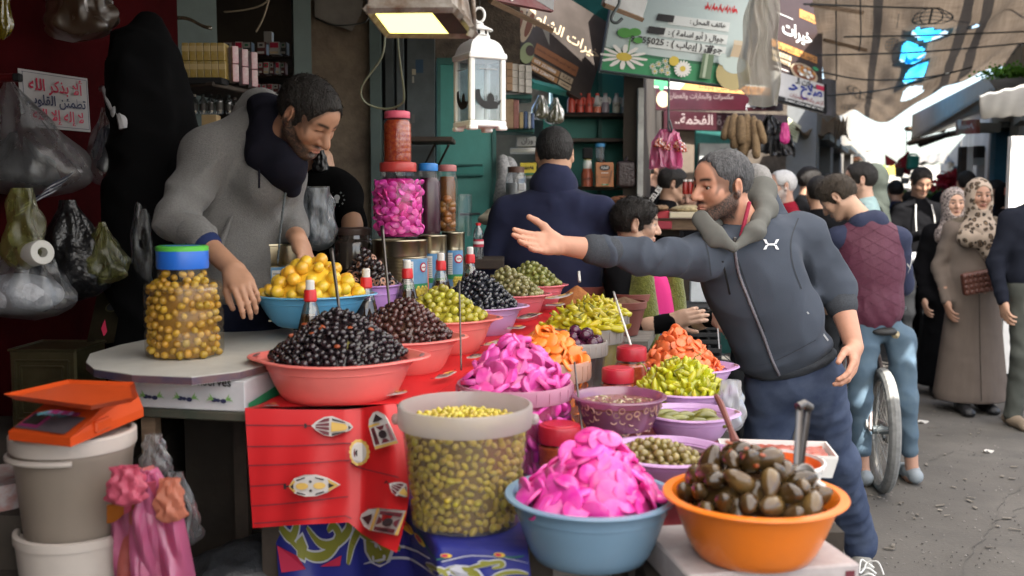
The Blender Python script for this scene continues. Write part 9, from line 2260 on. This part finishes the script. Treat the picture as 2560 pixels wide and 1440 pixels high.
# ------------------------------------------------------------------ the others near the stall
f_fle=mat('navy_fleece',(.024,.028,.060),.95,spec=.06,var=(8,.3),bump=(300,.4),bumpdist=.0015,sheen=.05,fold=(7,.6))
p_,D=stander('person','man in a navy fleece seen from behind before the teal spice shop','man',X_(1384,4.45),4.45,1.85,6,f_fle,f_blk,head=(-6,-8,0),arms={0:((-.31,.02,1.10),(-.20,.25,1.08)),1:((.29,.03,1.12),(.20,.24,1.10))},wide=1.16,h=.009,hh=.0045,hairk=dict(t=.008,back=-.065,line=.02),hairm=m_hair('dark_grey_hair',(.014,.013,.013),(.035,.034,.034)),topname='fleece')
f=SDF(.008);L=D['L'];f.rc(L(-.035,.0,1.50),L(.035,.0,1.50),.072,.072,.03,'u',.003);f.rc(L(0,-.01,1.46),L(0,0,1.54),.085,.074,.03,'u',.003);ob=SDF.mesh(f);child(p_.root,'collar',(ob[0],ob[1]),f_fle,True)
f_oliv=mat('olive_boucle',(.15,.16,.035),.95,spec=.05,var=(60,.6),bump=(120,1.),bumpdist=.008,sheen=.3)
p_,D=stander('person','black haired boy in an olive fuzzy vest with open hands beside the spice pots','boy',X_(1605,4.35),4.35,1.52,135,f_blk,mat('light_denim',(.16,.24,.34),.9,bump=(300,.4),var=(12,.5)),head=(-42,-6,0),headoff=(-.055,-.02,0),arms={0:((-.27,.05,1.10),(-.20,.30,1.16)),1:((.27,.05,1.10),(.16,.30,1.18))},h=.009,hh=.0042,hairk=dict(t=.016,line=.0,back=-.05,side=.005,ear=True),skin=(.50,.32,.23),vest=None,topname='jacket')
L=D['L'];f=SDF(.009)
for sx in(-1,1):
 f.rc(L(sx*.12,.10,1.36),L(sx*.115,.13,.86),.050,.062,.03,'u',.006,60);f.el(L(sx*.12,.02,1.1),arr([.09,.13,.26]),D['Rb'],.04,'u',.006,50)
f.el(L(0,-.06,1.12),arr([.19,.11,.28]),D['Rb'],.05,'u',.006,50)
V,F=f.mesh();child(p_.root,'vest',(V,F),f_oliv,True)
f=SDF(.009);f.el(L(0,.085,1.14),arr([.10,.075,.24]),D['Rb'],.03,'u',.004);V,F=f.mesh();child(p_.root,'pink_shirt',(V,F),mat('pink_shirt',(.55,.02,.17),.85,bump=(200,.3)),True)
f=SDF(.008);f.el(L(.02,.125,1.12),arr([.075,.045,.10]),D['Rb'],.03,'u',.004);V,F=f.mesh();child(p_.root,'blue_scarf',(V,F),mat('blue_knit',(.02,.10,.32),.85,bump=(160,.6),var=(60,.5)),True)
# lad on the bicycle
f_lat=mat('navy_knit',(.020,.026,.058),.92,bump=(260,.5));f_mar=mat('maroon_quilt',(.085,.020,.040),.6,spec=.3,var=(6,.5),col2=(.085,.022,.04),bump=(40,.5),bumpdist=.006)
f_ljean=mat('washed_denim',(.085,.128,.165),.9,var=(12,.6),col2=(.05,.09,.14),bump=(350,.5),bumpdist=.0015)
m_sand=mat('grey_clog',(.23,.26,.28),.7)
p_,D=stander('person','lad in a maroon quilted vest and blue jeans standing astride a bicycle','boy',X_(2192,5.30),5.30,1.66,6,f_lat,None,legs=False,head=(-62,-38,0),headoff=(-.135,.04,-.015),lean=(-.05,0),arms={0:((-.22,.12,1.10),(-.18,.36,1.02)),1:((.215,.08,1.12),(.18,.34,1.02))},h=.009,hh=.0042,hairk=dict(t=.014,line=.0,back=-.045,top=.01),hairm=m_hair('brown_hair',(.022,.016,.012),(.06,.045,.03)),skin=(.47,.29,.20),vest=f_mar,wide=.94,topname='sweater')
L=D['L'];f=SDF(.008);f.el(L(0,0,.93),(.165,.12,.13),None,.05)
B=lambda px,py,d:P(px,py,d)
limb(f,[B(2160,850,5.3),B(2150,1000,5.28),B(2153,1122,5.32)],[.084,.060,.052],.04,.010,60,71);limb(f,[B(2250,850,5.3),B(2262,1000,5.3),B(2275,1125,5.36)],[.084,.060,.046],.04,.010,60,75)
V,F=f.mesh();child(p_.root,'jeans',(V,F),f_ljean,True)
f=SDF(.006)
for(a,b)in((B(2153,1100,5.32),B(2158,1180,5.34)),(B(2275,1100,5.36),B(2281,1190,5.38))):
 f=SDF(.006);f.rc(a,b,.036,.034,.02);f.el(b+(0,.04,-.01),(.038,.07,.03),None,.03)
 V,F=f.mesh();ob=child(p_.root,'bare_ankle',(V,F),M_SKIN,True);set_cols(ob.data,np.ones((len(V),3))*arr((.42,.24,.17)))
for b in(B(2158,1195,5.34),B(2281,1205,5.38)):shoe(p_,arr([b[0],b[1]-.04,max(0,0)]),arr([b[0]+.01,b[1]+.21,0]),m_sand,name='clog')
# white lattice lines on the sleeves, collar, quilting seams
for i in(0,1):
 s0,e0,w0=D['sh'][i],D['el'][i],D['wr'][i];g=G()
 for(t0,t1,a0,a1)in((.12,.95,-.9,1.1),(.05,.8,1.2,-1.),(.45,1.0,-1.2,.9)):
  pts=[]
  for t in np.linspace(t0,t1,12):
   c=s0*(1-t)+e0*t;ax=unit(e0-s0);sd=unit(np.cross(ax,(0,1,0)));fw=arr([0,-1.,0]);a=a0+(a1-a0)*(t-t0)/(t1-t0);r_=.056-.012*t
   pts.append(c+r_*(sin(a)*sd*(-1 if i else-1)+cos(a)*fw))
  g.tube(pts,.0075,5)
 child(p_.root,'white_stripe',g,mat('stripe_offwhite',(.46,.45,.43),.85))
f=SDF(.008);f.rc(L(-.035,-.02,1.46),L(.03,-.02,1.47),.075,.075,.03);V,F=f.mesh();child(p_.root,'collar',(V,F),f_lat,True)
vo=[c for c in p_.root.children if c.name.startswith('vest')][0];_rl2=arr(p_.root.location)
bv2=BVHTree.FromPolygons([tuple(v.co)for v in vo.data.vertices],[tuple(q.vertices)for q in vo.data.polygons]);g=G()
def on2(px,py):
 a=arr([0,0,CAM_H]);dr=unit(P(px,py,5.2)-a);h=bv2.ray_cast(Vector((a-_rl2).tolist()),Vector(dr.tolist()));return None if h[0]is None else arr(h[0])+_rl2-dr*.0005
for s_ in(-1,1):
 for c0 in range(-500,900,62):
  run=[]
  for x in range(2085,2285,8):
   y=560+c0*.5+s_*(x-2185)*.55+80
   q=on2(x,y)if 545<y<790 else None
   if q is None:
    if len(run)>2:g.tube(run,.0014,4)
    run=[]
   else:run.append(q)
  if len(run)>2:g.tube(run,.0014,4)
child(p_.root,'quilt_seam',g,mat('seam',(.07,.014,.03),.8))
# ------------------------------------------------------------------ bicycle
hd=math.radians(9);fw=arr([sin(hd),cos(hd),0]);lf=arr([-cos(hd),sin(hd),0]);upv=arr([0,0,1.])
rc_=arr([X_(2222,5.12),5.12,.322]);fc_=rc_+fw*1.03
bk=empty('bicycle',rc_*(1,1,0),'dusty old bicycle with a torn saddle held between the legs of the lad','bicycle')
m_tyre=mat('dusty_tyre',(.22,.22,.21),.9,var=(30,.6),bump=(60,.4));m_rim=mat('rim_metal',(.42,.40,.36),.35,metal=.8,var=(20,.5));m_frame=mat('frame_paint',(.30,.27,.25),.5,var=(25,.9),col2=(.14,.05,.04));m_spoke=mat('spoke',(.5,.48,.44),.35,metal=.8)
def wheel(c):
 W=np.column_stack([fw,upv,lf]);g=G()
 ring=lambda r,off,n=56:[c+r*(cos(2*PI*i/n)*fw+sin(2*PI*i/n)*upv)+lf*off for i in range(n)]
 ty=G();n,k_=72,10;V,F=[],[]
 for i in range(n):
  a=2*PI*i/n
  for j in range(k_):
   b=2*PI*j/k_;rr=.294+.031*cos(b)*(1.08 if cos(b)>.5 and(i+(j%2))%2 else 1.0);V.append(c+rr*(cos(a)*fw+sin(a)*upv)+lf*.031*sin(b))
 for i in range(n):
  for j in range(k_):F.append((i*k_+j,((i+1)%n)*k_+j,((i+1)%n)*k_+(j+1)%k_,i*k_+(j+1)%k_))
 ty.add(V,F);w=child(bk,'wheel',ty,m_tyre,30,label='knobbly dusty wheel')
 rm=G();rm.lathe([(.262,-.012),(.272,-.014),(.272,.014),(.262,.012),(.258,0),(.262,-.012)],c,56,np.column_stack([fw,upv,lf])@np.diag([1,1,1]));child(w,'rim',rm,m_rim,30)
 hb_=G();hb_.tube([c-lf*.05,c+lf*.05],.022,12);child(w,'hub',hb_,m_steel)
 sp_=G()
 for i in range(28):
  a=2*PI*i/28;b=a+(.5 if i%2 else-.5);sp_.tube([c+.262*(cos(a)*fw+sin(a)*upv),c+.02*(cos(b)*fw+sin(b)*upv)+lf*(.03 if i%4<2 else-.03)],.0016,4)
 child(w,'spoke',sp_,m_spoke)
wheel(rc_);wheel(fc_)
bb=rc_+fw*.42+upv*-.02;st=rc_+fw*.25+upv*.36;hh_=rc_+fw*.86+upv*.42;hl_=fc_-fw*.07+upv*.30
g=G();g.tube([bb,st],.017,8);g.tube([st,hh_],.016,8);g.tube([bb,hl_],.018,8);g.tube([hh_+upv*.06,hl_],.02,8)
for s_ in(-1,1):g.tube([rc_+lf*.06*s_,bb+lf*.03*s_],.010,6);g.tube([rc_+lf*.06*s_,st+lf*.02*s_],.009,6);g.tube([hl_+lf*.03*s_,fc_+lf*.055*s_],.012,6)
child(bk,'frame',g,m_frame)
g=G();sd=P(2205,848,5.15);sd=rc_*(1,1,0)+fw*.16+upv*.80;g.tube([st,sd],.0135,8);child(bk,'seat_post',g,mat('rusty_post',(.16,.07,.05),.6,var=(30,.9),col2=(.4,.38,.35)))
f=SDF(.006);f.el(sd+upv*.03-fw*.03,(.085,.10,.028),rotz(-hd),.03,'u',.004,60);f.rc(sd+upv*.028,sd+fw*.17+upv*.025,.034,.022,.03);f.bx(sd+upv*-.03,(.2,.25,.035),rotz(-hd),.002,.012,'s',.004,60);V,F=f.mesh();child(bk,'saddle',(V,F),mat('torn_black',(.02,.02,.02),.6,bump=(60,.6)),True)
f=SDF(.006)
for s_ in(-1,1):f.el(sd-lf*.07*s_-fw*.06+upv*.012,(.026,.03,.020),None,.02,'u',.006,120)
V,F=f.mesh();child(bk,'torn_foam',(V,F),mat('foam',(.42,.35,.22),.9,var=(60,.8),bump=(90,.8)),True)
for s_ in(-1,1):
 g=G();g.tube([sd-fw*.05+lf*.03*s_+upv*.012,sd+fw*.1+lf*.015*s_+upv*.008],.004,6);child(bk,'saddle_rail',g,m_steel)
g=G();hb0=hh_+upv*.14;g.tube([hh_+upv*.05,hb0],.014,8);g.tube(spline([hb0-lf*.27-fw*.08,hb0-lf*.15,hb0,hb0+lf*.15,hb0+lf*.27-fw*.08],16),.012,8);child(bk,'handlebar',g,m_steel)
g=G();g.lathe([(.055,-.004),(.085,-.004),(.085,.004),(.055,.004),(.055,-.004)],bb-lf*.05,26,np.column_stack([fw,upv,lf]));child(bk,'chainring',g,m_steel,30)
for s_,a in((1,.6),(-1,.6+PI)):
 e=bb+lf*.07*s_+.17*(cos(a)*fw+sin(a)*upv);g=G();g.tube([bb+lf*.06*s_,e],.010,6);child(bk,'crank',g,m_steel);g=G();g.rbox(e+lf*.05*s_,(.05,.04,.012),rotz(-hd));child(bk,'pedal',g,m_black,False)
f=SDF(.006);f.el(rc_+fw*.12+lf*.075+upv*.02,(.012,.11,.045),rotz(-hd),.01);V,F=f.mesh();child(bk,'chain_guard',(V,F),mat('guard_white',(.62,.60,.56),.4),True)
# ------------------------------------------------------------------ passers-by
f_coat=mat('taupe_wool',(.145,.116,.098),.95,spec=.1,var=(24,.35),col2=(.105,.084,.072),bump=(300,.5),bumpdist=.0015,stretch=(1,1,.2),fold=(6,.5))
def spotted(name,c1,c2,scale,th):
 if name in MATS:return MATS[name]
 m=BD.materials.new(name);m.use_nodes=True;nt=m.node_tree;N=nt.nodes;L=nt.links.new;b=N['Principled BSDF'];b.inputs['Roughness'].default_value=.9;b.inputs['Specular IOR Level'].default_value=.1
 tc=N.new('ShaderNodeTexCoord');nz=N.new('ShaderNodeTexNoise');nz.inputs['Scale'].default_value=scale*.7;mxv=N.new('ShaderNodeMix');mxv.data_type='VECTOR';mxv.inputs['Factor'].default_value=.04
 L(tc.outputs['Object'],nz.inputs['Vector']);L(tc.outputs['Object'],mxv.inputs['A']);L(nz.outputs['Color'],mxv.inputs['B'])
 vo=N.new('ShaderNodeTexVoronoi');vo.inputs['Scale'].default_value=scale;L(mxv.outputs['Result'],vo.inputs['Vector'])
 rp=N.new('ShaderNodeValToRGB');rp.color_ramp.interpolation='CONSTANT';e=rp.color_ramp.elements;e[0].color=(*c1,1);e[0].position=0;e[1].color=(*c2,1);e[1].position=th
 if scale<40:
  q=e.new(th*.45);q.color=(c2[0]*.6,c2[1]*.5,c2[2]*.4,1);q=e.new(th*.62);q.color=(*c1,1)
 L(vo.outputs['Distance'],rp.inputs[0]);L(rp.outputs[0],b.inputs['Base Color']);MATS[name]=m;return m
f_leo=spotted('leopard_scarf',(.03,.025,.022),(.36,.29,.23),26,.42);f_dot=spotted('dotted_scarf',(.035,.03,.03),(.38,.32,.29),70,.42)
p_,D=stander('person','woman in long taupe coat and leopard scarf walking with a brown bag','woman',X_(2438,7.15),7.15,1.66,183,f_coat,None,scarf=f_leo,robe=True,h=.010,hh=.0045,walk=.10,wide=.98,flare=.27,skin=(.36,.20,.135),arms={0:((-.27,-.02,1.10),(-.06,.22,1.02)),1:((.255,-.03,1.10),(.235,.10,.85))},headk=dict(brow=(.06,.035,.025),lips=(.30,.10,.085),jaw=.93),head=(2,-2,0),topname='coat')
L=D['L'];Rb=D['Rb']
f=SDF(.008);f.el(L(0,0,1.02),arr([.178,.128,.028]),Rb,.01,'u',.002);V,F=f.mesh();child(p_.root,'belt',(V,F),f_coat,True)
f=SDF(.009)
for sx in(-1,1):f.rc(L(sx*.13,.02,1.44),L(sx*.17,-.02,1.42),.035,.04,.02,'u',.016,240,3)
V,F=f.mesh();child(p_.root,'fur_trim',(V,F),mat('fur',(.20,.16,.12),.95,var=(160,.9),bump=(200,1.),bumpdist=.01),True)
f=SDF(.008);f.rc(L(.0,.12,1.30),L(-.10,.15,1.10),.055,.04,.04,'u',.008,60);f.rc(L(-.10,.15,1.10),L(-.11,.16,.98),.04,.035,.03,'u',.006,60);f.rc(L(-.06,.11,1.33),L(.10,.11,1.32),.07,.07,.05,'u',.008,60);V,F=f.mesh();child(p_.root,'scarf_end',(V,F),f_leo,True)
for(x,z,w_,h_,m_)in((.14,1.335,.030,.012,mat('patch_red',(.18,.03,.02),.8)),(-.15,1.335,.030,.012,MATS['patch_red'])):
 g=G();g.rbox(L(x,.105,z),(w_,.006,h_),Rb,.003);child(p_.root,'shoulder_patch',g,m_,False)
g=G();g.tube([L(.015,.14,1.0),L(.02,.20,.6),L(.02,.28,.12)],.004,6);child(p_.root,'coat_zip',g,m_woodd)
# quilted brown shoulder bag
m_bagb=mat('brown_leather',(.085,.028,.018),.4,spec=.5,bump=(90,.3));q0=P(2443,706,6.86);k_=6.86/FPX;Rq=roty(-.17)
ro=empty('handbag',q0,'quilted brown leather shoulder bag hanging across the taupe coat','handbag')
f=SDF(.006);f.bx(q0,(.106,.03,.078),Rq,.02,.01);V,F=f.mesh();child(ro,'body',(V,F),m_bagb,True)
for i in range(6):
 for j in range(4):
  f=G();f.ell(q0+Rq@arr([-.086+.0345*i,-.030,-.056+.037*j]),(.0165,.007,.0175),Rq,8,6);child(ro,'quilt_pad',f,m_bagb)
g=G();g.tube(spline([q0+Rq@arr([.10,-.01,.07]),L(-.02,.18,1.05),L(-.10,.16,1.18),L(-.135,.10,1.36)],14),.010,6);child(ro,'strap',g,m_bagb)
# second woman
p_,D=stander('person','woman in black robe and dotted headscarf beside the taupe coated woman','woman',X_(2378,7.7),7.7,1.60,188,f_blk,None,scarf=f_dot,robe=True,h=.011,hh=.005,skin=(.55,.33,.23),walk=-.08,arms={1:((.24,-.03,1.10),(.22,.06,.84))},flare=.24)
# man looking at his phone
f_dk=fabric('charcoal',(.022,.023,.025),300);f_ltg=mat('white_top',(.62,.62,.64),.85,bump=(120,.3))
p_,D=stander('person','man in a black zip hoodie looking down at a phone','man',X_(2292,9.0),9.0,1.80,176,f_blk,f_dk,head=(4,-24,0),h=.011,hh=.005,beard=.35,skin=(.36,.21,.14),hairk=dict(t=.012,line=.02,top=.012),arms={0:((-.27,.02,1.12),(-.06,.27,1.18)),1:((.27,.02,1.12),(.10,.29,1.18))},topname='hoodie')
L=D['L'];g=G();g.rbox(L(.02,.37,1.24),(.04,.008,.07),D['Rb']@rotx(-.9),.004);single('phone',g,m_black,'dark mobile phone held up by the man in the black zip hoodie','phone')
f=SDF(.009);f.el(L(0,.05,.98),arr([.17,.105,.09]),D['Rb'],.03);V,F=f.mesh();child(p_.root,'white_hem',(V,F),f_ltg,True)
for sx in(-1,1):
 g=G();g.tube(spline([L(sx*.07,.10,1.44),L(sx*.085,.14,1.30),L(sx*.075,.15,1.15)],10),.005,6);child(p_.root,'drawstring',g,m_white)
# dark clad man cut by the frame at the right
p_,D=stander('person','man in a dark puffer jacket walking close past the taupe coated woman','man',X_(2592,6.6),6.6,1.76,175,fabric('dark_navy',(.014,.016,.024),200),fabric('grey_green_trousers',(.075,.08,.07),200),h=.011,hh=.006,arms={1:((.27,-.02,1.10),(.25,.05,.86))},shoes=mat('tan_shoe',(.22,.17,.12),.7),wide=1.1)
# further heads: label, px, distance, height, yaw, top, options
f_red=fabric('red_sweater',(.26,.015,.03),200);f_tealsw=fabric('pale_teal_sweater',(.30,.42,.42),200);f_olv=fabric('grey_green_hood',(.05,.058,.05),200);f_sky=fabric('sky_hood',(.42,.56,.60),200);f_nv=fabric('navy_jacket',(.016,.022,.05),200)
m_greyh=m_hair('grey_hair',(.24,.23,.22),(.36,.35,.34));m_whiteh=m_hair('white_hair',(.48,.47,.46),(.6,.6,.6))
crowd=[
 ('grey haired man in a pale jacket hidden behind the buyer',1893,5.9,1.73,-60,fabric('pale_blue_jacket',(.16,.20,.24),200),dict(hairm=m_greyh,hairk=dict(t=.010,line=.015),head=(10,0,0))),
 ('white haired old man with glasses and a red sweater',1962,7.4,1.74,-95,f_red,dict(hairm=m_whiteh,hairk=dict(t=.008,line=.03),beard=.8,beardc=(.5,.48,.46),skin=(.50,.30,.22))),
 ('dark haired man in a black jacket behind the old man',2012,8.4,1.80,60,f_blk,dict(beard=.5)),
 ('man seen from behind with black hair and black coat before the phone man',2046,6.7,1.68,5,f_blk,dict(wide=1.1,hairk=dict(t=.012,back=-.075))),
 ('man with short brown hair glimpsed far behind the black coat',2075,11,1.78,-150,f_dk,dict(beard=.4)),
 ('man in a pale teal sweater looking to the left side stalls',2158,7.0,1.78,-78,f_tealsw,dict(hairk=dict(t=.014,line=.01),beard=.3,skin=(.52,.32,.23))),
 ('person in a grey green hood right behind the teal sweater',2184,8.2,1.80,-60,f_olv,dict(hood=f_olv)),
 ('person in a sky blue hood further down the street',2226,12.5,1.72,170,f_sky,dict(hood=f_sky)),
 ('small dark haired passer-by beyond the sky blue hood',2258,15,1.70,160,f_dk,{}),
 ('distant passer-by in plum beside the hanging buckets',2268,12,1.62,20,fabric('plum_top',(.10,.02,.04),200),dict(hairk=dict(t=.014))),
 ('man seen from behind in a navy jacket under the red flowers',2412,9.6,1.80,8,f_nv,dict(wide=1.1,hairk=dict(t=.010,back=-.06))),
 ('woman in a black headscarf behind the leopard scarf',2508,9.2,1.66,30,f_blk,dict(scarf=f_blk,robe=True)),
 ('woman in a dark robe at the edge beyond the leopard scarf',2555,9.6,1.62,200,f_dk,dict(scarf=f_dk,robe=True)),
 ('distant walker in white far along the street',2330,17,1.72,180,f_ltg,{}),
 ('distant walker in charcoal far along the street',2245,20,1.74,175,f_dk,{}),
 ('man in black with a grey cap between the navy coat and the phone man',2070,8.8,1.74,8,f_blk,dict(cap=f_dk)),
 ('broad man in charcoal walking away beside the plum headscarf',2112,8.3,1.72,3,f_dk,dict(wide=1.15)),
 ('young man in black turning his head towards the buckets',2206,13.5,1.70,40,f_blk,{}),
 ('man in a navy jacket facing the stall beyond the sky blue hood',2236,14.5,1.70,170,f_nv,dict(beard=.5)),
 ('short woman in black seen behind the dotted headscarf',2345,10.4,1.58,175,f_blk,dict(scarf=f_blk,robe=True)),
 ('man in dark clothes walking away under the meter boxes',2462,11,1.74,5,f_blk,{}),
 ('man in a grey sweater by the blue post',2488,10,1.72,-60,f_olv,dict(beard=.4)),
 ('stocky man in a dark coat walking away past the grey awning',2098,9.4,1.76,12,f_dk,dict(wide=1.1)),
 ('man in a black cap walking away beside the teal sweater',2128,10.4,1.74,5,f_blk,dict(cap=f_blk)),
 ('man in brown turning to the stalls beyond the black coat',2030,10.2,1.77,75,fabric('brown_coat',(.06,.04,.03),200),dict(beard=.5)),
 ('man in a navy coat seen from behind between hood and phone man',2236,11.2,1.74,8,f_nv,{}),
 ('woman in a grey headscarf walking towards the stalls far off',2352,12.5,1.62,180,f_dk,dict(scarf=f_olv,robe=True)),
 ('tall man in black far off below the pale distant awning',2308,14.5,1.82,170,f_blk,{}),
 ('man in charcoal walking away below the orange canopy',2192,15.5,1.74,0,f_dk,{}),
 ('woman in a plum headscarf far off by the orange canopy',2142,17,1.63,175,f_blk,dict(scarf=fabric('plum_top',(.10,.02,.04),200),robe=True)),
 ('man in dark green far off before the closing building',2278,22,1.74,180,f_olv,{}),
 ('walker in black at the very end of the street',2262,27,1.74,0,f_blk,{}),
 ('distant walker in beige at the street end',2205,24,1.72,180,f_coat,{}),
]
for(lab,px,d,ht,yaw,top,kw)in crowd:
 kw=dict(kw);kw.setdefault('hairk',{});cat='woman' if 'woman' in lab else('man' if ' man' in lab or lab.startswith('man')else 'person')
 if 'robe' in kw:kw.pop('hairk')
 p_,D=stander('person',lab,cat,X_(px,d),d,ht,yaw,top,f_dk,h=.014 if d>8 else .012,hh=.007 if d>8 else .0055,hands=d<9,**kw)
 if 'glasses' in lab:
  o,R=D['o'],D['R'];g=G()
  for x in(-1,1):g.tube([o+R@arr([x*.032+.021*cos(a),.104,.004+.016*sin(a)])for a in np.linspace(0,6.283,14)],.0022,5,False);g.tube([o+R@arr([x*.053,.104,.006]),o+R@arr([x*.082,.0,.004])],.002,5)
  g.tube([o+R@arr([-.011,.106,.006]),o+R@arr([.011,.106,.006])],.002,5);child(p_.root,'glasses',g,m_black)
# shop people in the shade
p_,D=stander('person','young man in a black jacket with white sleeve lettering in the nut shop','man',X_(1668,6.9),6.9,1.62,95,f_blk,f_blk,head=(-4,-10,0),h=.011,hh=.005,hairk=dict(t=.016,line=.004),skin=(.48,.29,.20),z=.12)
V,F,tw,th=text_geo('JAGUAR'[::1]if False else 'NGELES',.02);s_=.16/tw;c=P(1634,492,6.72);Rt_=roty(-.95)
child(p_.root,'sleeve_lettering',(arr([c+Rt_@arr([x*s_,0,y*s_])for x,y in V[:,:2]]),F),k_white,False)
p_,D=stander('person','shadowed man behind the hanging pink bags facing the teal shop','man',X_(1618,7.6),7.6,1.88,70,f_blk,f_blk,h=.013,hh=.006,skin=(.36,.21,.15))
p_,D=stander('person','man in dark clothes deep in the nut shop beyond the pink bags','man',X_(1716,8.0),8.0,1.64,190,f_blk,f_blk,h=.013,hh=.006,skin=(.36,.21,.15))
